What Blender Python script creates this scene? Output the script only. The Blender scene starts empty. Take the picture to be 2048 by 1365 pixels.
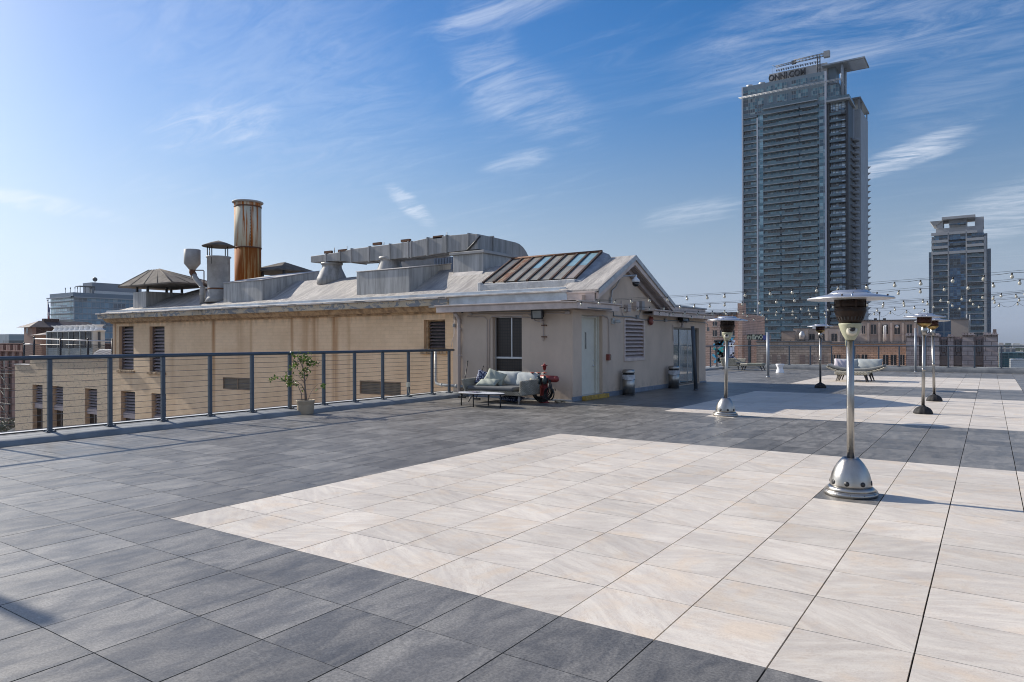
import bpy, bmesh, math, random
from mathutils import Vector, Matrix
R = math.radians
random.seed(7)
scene = bpy.context.scene
COL = scene.collection

# ---------------------------------------------------------------- camera
FPX, YAW, PIT, ROL = 1410.26, 0.5957, 0.0002, -0.0028
CAM = Vector((6.333, -3.647, 1.645))
FW = Vector((-math.sin(YAW)*math.cos(PIT), math.cos(YAW)*math.cos(PIT), math.sin(PIT)))
RT = Vector((math.cos(YAW), math.sin(YAW), 0)); UP = RT.cross(FW)
R2 = RT*math.cos(ROL)+UP*math.sin(ROL); U2 = UP*math.cos(ROL)-RT*math.sin(ROL)
cd = bpy.data.cameras.new('camera'); cam = bpy.data.objects.new('camera', cd); COL.objects.link(cam)
cam.matrix_world = Matrix(((R2.x, U2.x, -FW.x, CAM.x), (R2.y, U2.y, -FW.y, CAM.y), (R2.z, U2.z, -FW.z, CAM.z), (0, 0, 0, 1)))
cd.sensor_width = 36; cd.lens = FPX/2048*36; cd.clip_start = 0.05; cd.clip_end = 20000
scene.camera = cam

def at(px, py, X=None, Y=None, Z=None, D=None):
    """a point of the place seen at this spot of the photograph, on a given plane of the place"""
    d = FW+R2*((px-1024)/FPX)-U2*((py-682.5)/FPX)
    if X is not None: t = (X-CAM.x)/d.x
    elif Y is not None: t = (Y-CAM.y)/d.y
    elif Z is not None: t = (Z-CAM.z)/d.z
    else: t = D
    return CAM+d*t

# ---------------------------------------------------------------- world, sun, exposure
SUN_AZ, SUN_EL = 2.8, 29.2          # heading the light travels in (deg from +X), height of the sun
SKY_SAT, SKY_STR, MILK = 1.42, 0.090, (.79, .965, 1.30)
w = bpy.data.worlds.new('World'); scene.world = w; w.use_nodes = True
nt = w.node_tree; N = nt.nodes; L = nt.links; N.clear()
def wn(t, **k):
    n = N.new(t)
    for a, b in k.items(): setattr(n, a, b)
    return n
def wm(op, a, b=None, c=None):
    n = N.new('ShaderNodeMath'); n.operation = op
    for i, v in enumerate((a, b, c)):
        if v is None: continue
        if isinstance(v, (int, float)): n.inputs[i].default_value = v
        else: L.new(v, n.inputs[i])
    return n.outputs[0]
def wramp(v, lo, hi):
    n = N.new('ShaderNodeMapRange'); n.clamp = True; n.interpolation_type = 'SMOOTHSTEP'
    L.new(v, n.inputs[0]); n.inputs[1].default_value = lo; n.inputs[2].default_value = hi
    return n.outputs[0]
sky = wn('ShaderNodeTexSky'); sky.sky_type = 'NISHITA'; sky.sun_disc = False
sky.sun_elevation = R(SUN_EL); sky.sun_rotation = R(-90-SUN_AZ)
sky.altitude = 50; sky.air_density = 1.15; sky.dust_density = 0.8; sky.ozone_density = 3.0
geo = wn('ShaderNodeTexCoord')
sep = wn('ShaderNodeSeparateXYZ'); L.new(geo.outputs['Generated'], sep.inputs[0])
hz = wm('MAXIMUM', sep.outputs[2], 0.04)
cxy = wn('ShaderNodeCombineXYZ')
L.new(wm('DIVIDE', sep.outputs[0], wm('ADD', hz, 0.12)), cxy.inputs[0])
L.new(wm('DIVIDE', sep.outputs[1], wm('ADD', hz, 0.12)), cxy.inputs[1])
def cloud_noise(rotz, sx, sy, scale, detail, rough, dist, seed):
    m = wn('ShaderNodeMapping'); L.new(cxy.outputs[0], m.inputs[0])
    m.inputs['Rotation'].default_value = (0, 0, R(rotz)); m.inputs['Scale'].default_value = (sx, sy, 1)
    m.inputs['Location'].default_value = (seed, seed*.7, seed*.3)
    n = wn('ShaderNodeTexNoise'); L.new(m.outputs[0], n.inputs['Vector'])
    n.inputs['Scale'].default_value = scale; n.inputs['Detail'].default_value = detail
    n.inputs['Roughness'].default_value = rough; n.inputs['Distortion'].default_value = dist
    return n.outputs['Fac']
fib1 = cloud_noise(38, 0.9, 4.2, 2.0, 7, 0.66, 0.9, 8.4)
fib2 = cloud_noise(-20, 1.0, 3.0, 3.2, 10, 0.70, 1.0, 2.7)
broad = cloud_noise(10, 1, 1.6, 0.55, 2, 0.5, 0.2, 5.2)
cloud = wm('MULTIPLY', wm('MULTIPLY', wramp(fib1, 0.46, 0.80), wramp(broad, 0.40, 0.66)), 0.12)
def dot(vec):
    n = wn('ShaderNodeVectorMath', operation='DOT_PRODUCT'); L.new(geo.outputs['Generated'], n.inputs[0]); n.inputs[1].default_value = vec
    return n.outputs['Value']
def patch(px, py, a, b, rot, s, fib=None):
    """one bank of cirrus hanging in a given direction of the sky"""
    d0 = (at(px, py, D=1)-CAM).normalized()
    u = d0.cross(Vector((0, 0, 1))).normalized(); v = u.cross(d0)
    c, q = math.cos(R(rot)), math.sin(R(rot))
    uu = u*c+v*q; vv = v*c-u*q
    e = wm('ADD', wm('POWER', wm('MULTIPLY', dot(uu), 1/a), 2), wm('POWER', wm('MULTIPLY', dot(vv), 1/b), 2))
    g = wm('SUBTRACT', 1.0, wramp(e, 0.0, 1.0))
    f = wramp(wm('MULTIPLY', fib or fib2, wm('MULTIPLY_ADD', g, 0.6, 0.55)), 0.33, 0.78)
    return wm('MULTIPLY', wm('MULTIPLY', f, g), s*.85)
for P in [(1050, 190, .18, .07, -28, .30), (960, 90, .07, .18, 12, .18), (430, 255, .12, .05, 14, .45), (1000, 25, .15, .028, 14, .5), (822, 412, .06, .02, -40, .8),
          (1385, 425, .10, .028, 10, .4), (1800, 308, .12, .016, 17, .85), (1790, 330, .12, .014, 14, .8), (1680, 55, .28, .09, 8, .42), (2010, 425, .16, .045, 18, .55),
          (1040, 320, .08, .02, 14, .5), (70, 405, .13, .018, -7, .8), (560, 120, .34, .2, -30, .22), (1950, 140, .16, .08, 35, .2)]:
    cloud = wm('ADD', cloud, patch(*P))
cloud = wm('MULTIPLY', cloud, wm('MULTIPLY_ADD', fib1, .9, .25))
# bright thin cloud added behind the camera, out of view, to lift the walls
fill_cloud = wm('MULTIPLY', wramp(dot((-FW.x, -FW.y, 0)), -.45, .55), wm('MULTIPLY_ADD', fib1, .40, .08))
cloud = wm('MAXIMUM', cloud, fill_cloud)
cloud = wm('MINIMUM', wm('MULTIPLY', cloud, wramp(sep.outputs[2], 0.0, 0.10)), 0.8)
hsv = wn('ShaderNodeHueSaturation'); L.new(sky.outputs[0], hsv.inputs['Color']); hsv.inputs['Saturation'].default_value = SKY_SAT; hsv.inputs['Hue'].default_value = 0.509
# the low sky is milky with moist air: as bright as it was, but pale blue instead of yellow
bwn = wn('ShaderNodeRGBToBW'); L.new(sky.outputs[0], bwn.inputs[0])
milk = wn('ShaderNodeVectorMath', operation='SCALE'); milk.inputs[0].default_value = MILK; L.new(wm('DIVIDE', bwn.outputs[0], wm('ADD', 1.0, wm('MULTIPLY', bwn.outputs[0], .055))), milk.inputs[3])
low = wm('POWER', wm('SUBTRACT', 1.0, wramp(wm('ABSOLUTE', sep.outputs[2]), 0.0, 0.42)), 1.25)
base = wn('ShaderNodeMix', data_type='RGBA'); L.new(wm('MULTIPLY', low, .96), base.inputs[0]); L.new(hsv.outputs[0], base.inputs[6]); L.new(milk.outputs[0], base.inputs[7])
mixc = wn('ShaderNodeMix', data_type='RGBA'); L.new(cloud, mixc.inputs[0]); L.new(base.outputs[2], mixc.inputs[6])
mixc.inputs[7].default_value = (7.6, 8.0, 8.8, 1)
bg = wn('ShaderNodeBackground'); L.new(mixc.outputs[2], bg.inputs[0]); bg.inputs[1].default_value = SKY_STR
out = wn('ShaderNodeOutputWorld'); L.new(bg.outputs[0], out.inputs[0])

sl = bpy.data.lights.new('sun', 'SUN'); sun = bpy.data.objects.new('sun', sl); COL.objects.link(sun)
sl.energy = 5.0; sl.angle = R(0.53); sl.color = (1.0, 0.93, 0.83)
ldir = Vector((math.cos(R(SUN_AZ))*math.cos(R(SUN_EL)), math.sin(R(SUN_AZ))*math.cos(R(SUN_EL)), -math.sin(R(SUN_EL))))
sun.rotation_euler = ldir.to_track_quat('-Z', 'Y').to_euler(); sun.location = (-20, 0, 30)
scene.cycles.filter_width = 1.05
vs = scene.view_settings; vs.view_transform = 'Standard'; vs.look = 'None'; vs.exposure = 0.45; vs.gamma = 1; vs.use_curve_mapping = False

# ---------------------------------------------------------------- mesh helpers
ORG = {}
class MB:
    def __init__(s): s.v = []; s.f = []; s.m = []; s.s = []; s.T = None
    def add(s, vs, fs, m=0, smooth=False):
        o = len(s.v)
        for p in vs:
            p = Vector(p)
            s.v.append(s.T @ p if s.T else p)
        for f in fs: s.f.append([o+i for i in f]); s.m.append(m); s.s.append(smooth)
        return s
    def hexa(s, p, m=0):   # 4 bottom, 4 top, same winding
        return s.add(p, [(3, 2, 1, 0), (4, 5, 6, 7), (0, 1, 5, 4), (1, 2, 6, 5), (2, 3, 7, 6), (3, 0, 4, 7)], m)
    def box(s, x0, y0, z0, x1, y1, z1, m=0):
        return s.hexa([(x0, y0, z0), (x1, y0, z0), (x1, y1, z0), (x0, y1, z0), (x0, y0, z1), (x1, y0, z1), (x1, y1, z1), (x0, y1, z1)], m)
    def prism(s, pts, axis, a, b, m=0, smooth=False):   # polygon in the plane across the axis, pushed from a to b
        def P(p, t): return {'x': (t, p[0], p[1]), 'y': (p[0], t, p[1]), 'z': (p[0], p[1], t)}[axis]
        n = len(pts); vs = [P(p, a) for p in pts]+[P(p, b) for p in pts]
        s.add(vs, [tuple(range(n))[::-1], tuple(range(n, 2*n))], m)
        o = len(s.v)-2*n
        for i in range(n):
            j = (i+1) % n; s.f.append([o+i, o+j, o+n+j, o+n+i]); s.m.append(m); s.s.append(smooth)
        return s
    def tube(s, path, r, n=8, m=0, smooth=True, caps=True):
        path = [Vector(p) for p in path]; k = len(path)
        rs = r if isinstance(r, (list, tuple)) else [r]*k
        rings = []; prev = None
        for i, p in enumerate(path):
            d = (path[min(i+1, k-1)]-path[max(i-1, 0)]).normalized()
            if prev is None:
                u = d.orthogonal().normalized()
                if abs(d.z) > .9: u = Vector((1, 0, 0)); u = (u-d*u.dot(d)).normalized()
            else: u = (prev-d*prev.dot(d)).normalized()
            prev = u; v = d.cross(u)
            rings.append([p+(u*math.cos(2*math.pi*j/n)+v*math.sin(2*math.pi*j/n))*rs[i] for j in range(n)])
        vs = [q for g in rings for q in g]; fs = []
        for i in range(k-1):
            for j in range(n): fs.append((i*n+j, i*n+(j+1) % n, (i+1)*n+(j+1) % n, (i+1)*n+j))
        s.add(vs, fs, m, smooth)
        if caps:
            o = len(s.v)-len(vs)
            s.f.append([o+j for j in range(n)][::-1]); s.m.append(m); s.s.append(False)
            s.f.append([o+(k-1)*n+j for j in range(n)]); s.m.append(m); s.s.append(False)
        return s
    def lathe(s, prof, c=(0, 0, 0), n=32, m=0, smooth=True, a0=0):
        vs = []; fs = []; c = Vector(c)
        for r, z in prof:
            for j in range(n):
                a = a0+2*math.pi*j/n; vs.append(c+Vector((r*math.cos(a), r*math.sin(a), z)))
        for i in range(len(prof)-1):
            for j in range(n): fs.append((i*n+j, i*n+(j+1) % n, (i+1)*n+(j+1) % n, (i+1)*n+j))
        s.add(vs, fs, m, smooth)
        o = len(s.v)-len(vs); k = len(prof)
        if prof[0][0] > 1e-5: s.f.append([o+j for j in range(n)][::-1]); s.m.append(m); s.s.append(False)
        if prof[-1][0] > 1e-5: s.f.append([o+(k-1)*n+j for j in range(n)]); s.m.append(m); s.s.append(False)
        return s
    def ball(s, c, r, n=12, m=0, sz=1, k=None):
        k = k or n//2+1
        return s.lathe([(max(r*math.sin(math.pi*i/k), 0), -r*sz*math.cos(math.pi*i/k)) for i in range(k+1)], c, n, m)
    def build(s, name, mats, parent=None, bevel=0, label=None, seg=2):
        org = ORG[parent.name] if parent else Vector((0, 0, 0))
        me = bpy.data.meshes.new(name)
        me.from_pydata([p-org for p in s.v], [], s.f)
        if not isinstance(mats, (list, tuple)): mats = [mats]
        for q in mats: me.materials.append(q)
        me.polygons.foreach_set('material_index', s.m); me.polygons.foreach_set('use_smooth', s.s)
        me.update()
        bm = bmesh.new(); bm.from_mesh(me); bmesh.ops.remove_doubles(bm, verts=bm.verts, dist=1e-6) if len(bm.verts) < 30000 else None
        bmesh.ops.recalc_face_normals(bm, faces=bm.faces); bm.to_mesh(me); bm.free()
        o = bpy.data.objects.new(name, me); COL.objects.link(o)
        if parent: o.parent = parent
        ORG[o.name] = org.copy()
        if bevel:
            b = o.modifiers.new('bevel', 'BEVEL'); b.width = bevel; b.segments = seg; b.limit_method = 'ANGLE'; b.angle_limit = R(40); b.harden_normals = False
        if label: o['label'] = label
        return o
def tag(o, label, cat, group=None, kind=None):
    if label: o['label'] = label
    if cat: o['category'] = cat
    if group: o['group'] = group
    if kind: o['kind'] = kind
    return o
def thing(name, loc, label, cat, group=None):
    o = bpy.data.objects.new(name, None); COL.objects.link(o); o.location = loc; o.empty_display_size = .2
    ORG[o.name] = Vector(loc); return tag(o, label, cat, group)
def copy_tree(o, parent=None):
    c = o.copy(); COL.objects.link(c); c.parent = parent; ORG[c.name] = ORG[o.name]
    for ch in list(o.children): copy_tree(ch, c)
    return c
def tf(loc, rz=0, rx=0, ry=0, s=1):
    return Matrix.Translation(loc) @ Matrix.Rotation(R(rz), 4, 'Z') @ Matrix.Rotation(R(ry), 4, 'Y') @ Matrix.Rotation(R(rx), 4, 'X') @ Matrix.Scale(s, 4)

# ---------------------------------------------------------------- materials
class NT:
    def __init__(s, name):
        s.mat = bpy.data.materials.new(name); s.mat.use_nodes = True; s.t = s.mat.node_tree; s.n = s.t.nodes; s.n.clear()
        s.out = s.n.new('ShaderNodeOutputMaterial'); s.b = s.n.new('ShaderNodeBsdfPrincipled'); s.t.links.new(s.b.outputs[0], s.out.inputs[0])
        s.tc = s.n.new('ShaderNodeTexCoord').outputs['Object']
    def link(s, a, b): s.t.links.new(a, b)
    def setin(s, n, i, v):
        if v is None: return
        if isinstance(v, bpy.types.NodeSocket): s.link(v, n.inputs[i])
        else: n.inputs[i].default_value = v
    def math(s, op, a, b=None, c=None):
        n = s.n.new('ShaderNodeMath'); n.operation = op
        for i, v in enumerate((a, b, c)): s.setin(n, i, v)
        return n.outputs[0]
    def map(s, scale=(1, 1, 1), rot=(0, 0, 0), loc=(0, 0, 0), vec=None):
        n = s.n.new('ShaderNodeMapping'); s.link(vec or s.tc, n.inputs[0])
        n.inputs['Scale'].default_value = scale; n.inputs['Rotation'].default_value = [R(a) for a in rot]
        s.setin(n, 'Location', loc); return n.outputs[0]
    def noise(s, vec, scale, detail=5, rough=.55, dist=0, col=False):
        n = s.n.new('ShaderNodeTexNoise'); s.link(vec, n.inputs['Vector']); n.inputs['Scale'].default_value = scale
        n.inputs['Detail'].default_value = detail; n.inputs['Roughness'].default_value = rough; n.inputs['Distortion'].default_value = dist
        return n.outputs['Color' if col else 'Fac']
    def ramp(s, v, lo, hi, a=0, b=1):
        n = s.n.new('ShaderNodeMapRange'); s.setin(n, 0, v); n.clamp = True; n.interpolation_type = 'SMOOTHSTEP'
        for i, x in zip((1, 2, 3, 4), (lo, hi, a, b)): s.setin(n, i, x)
        return n.outputs[0]
    def mix(s, f, a, b, mode='MIX'):
        n = s.n.new('ShaderNodeMix'); n.data_type = 'RGBA'; n.blend_type = mode
        s.setin(n, 0, f)
        for i, v in ((6, a), (7, b)):
            s.setin(n, i, (tuple(v)+(1,)) if isinstance(v, tuple) and len(v) == 3 else v)
        return n.outputs[2]
    def scalec(s, col, f):
        n = s.n.new('ShaderNodeVectorMath'); n.operation = 'SCALE'
        s.setin(n, 0, tuple(col)[:3] if isinstance(col, tuple) else col); s.setin(n, 3, f); return n.outputs[0]
    def sep(s, vec=None):
        n = s.n.new('ShaderNodeSeparateXYZ'); s.link(vec or s.tc, n.inputs[0]); return n.outputs
    def comb(s, x, y, z):
        n = s.n.new('ShaderNodeCombineXYZ')
        for i, v in enumerate((x, y, z)): s.setin(n, i, v)
        return n.outputs[0]
    def attr(s, name):
        n = s.n.new('ShaderNodeAttribute'); n.attribute_name = name; return n.outputs
    def white(s, vec):
        n = s.n.new('ShaderNodeTexWhiteNoise'); s.link(vec, n.inputs[0]); return n.outputs
    def bump(s, h, strength=.3, dist=.01, nrm=None):
        n = s.n.new('ShaderNodeBump'); n.inputs['Strength'].default_value = strength; n.inputs['Distance'].default_value = dist
        s.link(h, n.inputs['Height'])
        if nrm: s.link(nrm, n.inputs['Normal'])
        s.link(n.outputs[0], s.b.inputs['Normal']); return n.outputs[0]
    def brick(s, vec, bw, bh, mortar=.01, off=.5):
        n = s.n.new('ShaderNodeTexBrick'); s.link(vec, n.inputs['Vector']); n.offset = off
        n.inputs['Scale'].default_value = 1; n.inputs['Brick Width'].default_value = bw; n.inputs['Row Height'].default_value = bh
        n.inputs['Mortar Size'].default_value = mortar; n.inputs['Mortar Smooth'].default_value = .3
        n.inputs['Color1'].default_value = (0, 0, 0, 1); n.inputs['Color2'].default_value = (1, 1, 1, 1); n.inputs['Mortar'].default_value = (.5, .5, .5, 1)
        return n.outputs
    def done(s, col=None, rough=None, metal=None, spec=None):
        if col is not None: s.setin(s.b, 'Base Color', (tuple(col)+(1,)) if isinstance(col, tuple) and len(col) == 3 else col)
        s.setin(s.b, 'Roughness', rough); s.setin(s.b, 'Metallic', metal); s.setin(s.b, 'Specular IOR Level', spec)
        return s.mat
def M(name, col, rough=.6, metal=0, var=.12, scale=3, bump=0, bscale=60, col2=None, vs=(1, 1, 1), spec=None, blo=.35, bhi=.65):
    m = NT(name); v = m.map(vs)
    n = m.noise(v, scale, 6, .6)
    if col2: c = m.mix(m.ramp(n, blo, bhi), col, col2)
    else: c = m.scalec(col, m.ramp(n, .25, .75, 1-var, 1+var))
    if bump: m.bump(m.noise(m.tc, bscale, 4, .6), bump, .01)
    return m.done(c, m.ramp(m.noise(v, scale*1.7, 3), .3, .7, max(rough-.06, .02), min(rough+.06, 1)), metal, spec)
def glass(name, col, rough=.05, mod=None):
    m = NT(name); return m.done(col, rough, 0, .9)
# ---------------------------------------------------------------- paving materials
def tile_mat(name, dark):
    m = NT(name); a = m.attr('tint'); s = m.sep(a[1]); rnd = s[0]
    off = m.n.new('ShaderNodeVectorMath'); off.operation = 'MULTIPLY_ADD'
    m.link(a[1], off.inputs[0]); off.inputs[1].default_value = (37, 53, 29); m.link(m.tc, off.inputs[2])
    v = off.outputs[0]
    if dark:
        vm = m.map((2.6, .9, 1), (0, 0, 12), vec=v)
        cloud = m.noise(vm, 2.3, 7, .62, .6); fine = m.noise(v, 70, 4, .7); mid = m.noise(m.map((5, 1.2, 1), vec=v), 3.5, 6, .65, .5)
        c = m.mix(m.ramp(cloud, .32, .68), (.115, .108, .098), (.200, .190, .174))
        c = m.mix(m.ramp(mid, .55, .8, 0, .55), c, (.27, .26, .24))
        c = m.scalec(c, m.math('MULTIPLY', m.ramp(fine, .25, .75, .60, 1.36), m.ramp(rnd, 0, 1, .80, 1.18)))
        g = m.noise(m.tc, .9, 5, .6); c = m.scalec(c, m.ramp(g, .3, .7, .86, 1.12))
        st = m.noise(m.tc, 2.3, 7, .7, 1.5); c = m.mix(m.ramp(m.math('ABSOLUTE', m.math('SUBTRACT', st, .56)), 0, .012, .22, 0), c, (.30, .29, .27))
        sp = m.noise(m.tc, 31, 2, .5); c = m.mix(m.ramp(sp, .76, .80, 0, .7), c, (.03, .03, .03))
        m.bump(m.math('ADD', m.math('MULTIPLY', fine, .5), m.math('MULTIPLY', mid, .6)), .35, .004)
        return m.done(c, m.ramp(cloud, .3, .7, .37, .50), 0, .55)
    ang = m.math('MULTIPLY', m.math('SUBTRACT', s[1], .5), 1.6)
    rot = m.n.new('ShaderNodeVectorRotate'); rot.rotation_type = 'Z_AXIS'; m.link(v, rot.inputs[0]); m.link(ang, rot.inputs['Angle']); rv = rot.outputs[0]
    band = m.noise(m.map((1.0, 5.5, 1), vec=rv), 1.5, 8, .66, 1.1)
    warm = m.noise(rv, 2.4, 6, .62, .8); fine = m.noise(v, 85, 3, .7)
    vein = m.noise(m.map((1.0, 3.4, 1), vec=rv), 2.2, 8, .72, 1.6)
    vn = m.math('ABSOLUTE', m.math('SUBTRACT', vein, .5))
    c = m.mix(m.ramp(band, .34, .66), (.56, .505, .44), (.66, .605, .525))
    c = m.mix(m.ramp(warm, .48, .70, 0, .75), c, (.64, .53, .41))
    c = m.mix(m.ramp(vn, 0, .018, .45, 0), c, (.42, .33, .26))
    c = m.mix(m.ramp(m.noise(v, 9, 4, .6), .66, .80, 0, .45), c, (.46, .40, .35))
    c = m.scalec(c, m.math('MULTIPLY', m.ramp(fine, .2, .8, .93, 1.07), m.ramp(rnd, 0, 1, .91, 1.05)))
    g = m.noise(m.tc, .8, 6, .65); c = m.scalec(c, m.ramp(g, .3, .7, .90, 1.05))
    sp = m.noise(m.tc, 24, 2, .5); c = m.mix(m.ramp(sp, .755, .79, 0, .6), c, (.16, .13, .11))
    c = m.mix(m.ramp(m.noise(m.tc, 3.1, 8, .75, 1.2), .62, .75, 0, .35), c, (.42, .37, .32))
    m.bump(m.math('ADD', m.math('MULTIPLY', fine, .35), band), .25, .004)
    return m.done(c, m.ramp(band, .3, .7, .42, .58), 0, .4)
PALE = tile_mat('pale_stone_tile', False); DARK = tile_mat('dark_grey_tile', True)
MEMB = M('grey_roof_membrane', (.20, .215, .225), .75, 0, .22, 2.2, .35, 22)
BLACKGAP = M('black_underlay', (.012, .012, .013), .9)
WHITEFLASH = M('white_flashing', (.60, .61, .60), .55, 0, .15, 3, .1)
RAILM = M('blue_grey_painted_metal', (.075, .096, .122), .42, .25, .12, 5, .05, 90)
CABLE = M('steel_cable', (.10, .10, .105), .45, .5)
STEEL = M('brushed_stainless', (.37, .362, .345), .34, 1.0, .16, 9, .10, 60, vs=(1, 1, .06))
GREYSTUC = M('grey_stucco', (.33, .32, .31), .8, 0, .1, 2, .2, 30)
BLACKM = M('black_paint', (.015, .015, .017), .45)
BRICKBODY = M('brown_brick_side', (.22, .15, .12), .85, 0, .15, 1)

# ---------------------------------------------------------------- deck of separate tiles
T = .6
def pale_at(i, j):
    if (i, j) == (8, 7): return False
    if (i, j) in ((2, 19), (9, 38)): return True
    return 0 <= i < 12 and (0 <= j < 12 or 20 <= j < 33 or 41 <= j < 54)
vs_, fs_, mi_, ti_ = [], [], [], []
rr = random.Random(3)
for i in range(-11, 24):
    for j in range(-12, 64):
        x0, y0 = i*T, j*T
        if y0+T > 13.3 and y0 < 23.6 and x0+T <= -3.0: continue
        gx, gy = .0038+rr.random()*.0012, .0020+rr.random()*.0012
        near = j < 22
        x0, x1, y0, y1 = x0+gx, x0+T-gx, y0+gy, y0+T-gy
        if x0 < -6.55: x0 = -6.55
        z = [rr.uniform(-.0007, .0007) for _ in range(4)]
        o = len(vs_)
        vs_ += [(x0, y0, z[0]), (x1, y0, z[1]), (x1, y1, z[2]), (x0, y1, z[3]), (x0, y0, -.02), (x1, y0, -.02), (x1, y1, -.02), (x0, y1, -.02)]
        q = [(0, 1, 2, 3), (1, 0, 4, 5), (2, 1, 5, 6), (3, 2, 6, 7), (0, 3, 7, 4)]
        fs_ += [[o+k for k in f] for f in q]
        mi_ += [0 if pale_at(i, j) else 1]*5
        t = (rr.random(), rr.random(), rr.random()); ti_ += [t]*5
me = bpy.data.meshes.new('deck_tiles'); me.from_pydata(vs_, [], fs_); me.materials.append(PALE); me.materials.append(DARK)
me.polygons.foreach_set('material_index', mi_)
at_ = me.attributes.new('tint', 'FLOAT_VECTOR', 'FACE'); at_.data.foreach_set('vector', [c for t in ti_ for c in t]); me.update()
deck = bpy.data.objects.new('deck_floor', me); COL.objects.link(deck); deck['kind'] = 'structure'
mb = MB(); mb.box(-7.3, -9, -1.2, 14.6, 39.4, -.021)
o = mb.build('roof_slab', [BLACKGAP]); o['kind'] = 'structure'
mb = MB(); mb.box(-7.2, -9, -42, 14.5, 39.3, -1.2)
o = mb.build('lower_storeys', [BRICKBODY]); o['kind'] = 'structure'

# street level, out to the horizon
def groundmat():
    m = NT('city_ground'); n = m.noise(m.tc, .004, 8, .7); n2 = m.noise(m.tc, .05, 5, .7)
    c = m.mix(m.ramp(n, .42, .58), (.10, .10, .095), (.17, .16, .145)); c = m.mix(m.ramp(n2, .5, .62, 0, .7), c, (.05, .065, .035))
    return m.done(c, .9)
mb = MB(); mb.add([(-9000, -9000, -42), (9000, -9000, -42), (9000, 9000, -42), (-9000, 9000, -42)], [(0, 1, 2, 3)])
o = mb.build('ground', groundmat()); o['kind'] = 'structure'

# ---------------------------------------------------------------- curbs
def curb_left(name, y0, y1, label, seed):
    r = random.Random(seed); n = int((y1-y0)/.22)+1
    prof = [(-6.545, -.015), (-6.56, .045), (-6.62, .085), (-6.74, .10), (-7.02, .115), (-7.19, .122), (-7.24, .122), (-7.24, -.015)]
    mb = MB(); vs = []
    for i in range(n+1):
        y = y0+(y1-y0)*i/n
        for k, (x, z) in enumerate(prof):
            j = r.uniform(-1, 1)*(.010 if k in (1, 2, 3) else .004 if k in (4,) else 0)
            vs.append((x+j*.8, y, z+j*.7 if 0 < k < 7 else z))
    m = len(prof); fs = []
    for i in range(n):
        for k in range(m-1): fs.append((i*m+k, i*m+k+1, (i+1)*m+k+1, (i+1)*m+k))
    mb.add(vs, fs, 0, True); mb.add([vs[k] for k in range(m)], [tuple(range(m))]); mb.add([vs[n*m+k] for k in range(m)], [tuple(range(m))])
    rt = thing(name, (-7, y0, 0), label, 'curb'); mb.build('membrane_curb', MEMB, rt)
    f = MB(); f.box(-7.38, y0, -.05, -7.235, y1, .133); f.box(-7.385, y0, -.3, -7.375, y1, .137); f.build('coping', WHITEFLASH, rt, .004)
    f = MB(); f.box(-7.374, y0, -1.2, -7.2, y1, -.05); f.build('outer_face', GREYSTUC, rt)
curb_left('parapet_curb', -8.5, 13.18, 'low grey membrane covered curb with white coping under the left cable railing', 5)
curb_left('parapet_curb', 24.22, 38.5, 'low grey curb running behind the far end of the pink penthouse', 6)
rt = thing('parapet_curb', (0, 38.6, 0), 'low dark grey curb with ragged pale edge along the far end of the terrace', 'curb')
r = random.Random(9); mb = MB(); n = 110; vs = []
prof = [(38.38, -.015), (38.40, .12), (38.47, .21), (38.62, .235), (38.86, .24), (38.86, -.015)]
for i in range(n+1):
    x = -7.3+21.8*i/n
    for k, (y, z) in enumerate(prof):
        j = r.uniform(-1, 1)*(.012 if k in (1, 2, 3) else 0); vs.append((x, y+j, z+j*.8 if 0 < k < 5 else z))
m_ = len(prof)
mb.add(vs, [(i*m_+k, i*m_+k+1, (i+1)*m_+k+1, (i+1)*m_+k) for i in range(n) for k in range(m_-1)], 0, True)
mb.build('membrane_curb', M('dark_roof_membrane', (.085, .095, .11), .7, 0, .3, 1.5, .3, 15, col2=(.15, .16, .17)), rt)
f = MB(); f.box(-7.38, 38.855, -.3, 14.6, 39.3, .262)
r = random.Random(4); x = -7.2
while x < 14:
    wd = r.uniform(.15, .7)
    if r.random() < .6: f.box(x, 38.66, .236, x+wd, 38.86, .249+r.random()*.006)
    x += wd+r.uniform(.1, .9)
f.build('coping', M('weathered_coping', (.34, .35, .33), .7, 0, .25, 2), rt, .004)

# ---------------------------------------------------------------- cable railings
def railing(rt, posts, axis, fixed, zb, zt, a, b, ncab, rr_=.036, half=.034):
    """posts along an axis; every post, cable and the top rail is a part"""
    def P(t, z): return (fixed, t, z) if axis == 'y' else (t, fixed, z)
    for t in posts:
        p = MB(); x, y, _ = P(t, 0)
        p.box(x-half, y-half, zb, x+half, y+half, zt-rr_*.9)
        o = p.build('post', RAILM, rt, .006)
        q = MB(); q.box(x-.08, y-.075, zb-.002, x+.08, y+.075, zb+.012)
        for sx in (-1, 1):
            for sy in (-1, 1): q.lathe([(.012, .012), (.012, .03), (0, .032)], (x+sx*.062, y+sy*.058, zb), 8)
        q.build('base_plate', RAILM, o)
    m = MB(); n = 14
    m.tube([P(a+(b-a)*i/n, zt) for i in range(n+1)], rr_, 16); m.build('top_rail', RAILM, rt)
    for k in range(ncab):
        z = zb+.075+(zt-zb-.16)*k/(ncab-1); m = MB(); r = random.Random(k)
        path = []
        for i in range(len(posts)-1):
            for q in range(4):
                t = posts[i]+(posts[i+1]-posts[i])*q/4
                path.append(P(t, z-(.0035 if q == 2 else .0025 if q % 2 else 0)*(1+r.random())))
        path.append(P(posts[-1], z)); m.tube(path, .0042 if axis == 'y' else .005, 5); m.build('cable', CABLE, rt)
rt = thing('cable_railing', (-7, 2, .12), 'long blue grey cable railing on the left curb, with the potted tree in front', 'railing')
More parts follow.
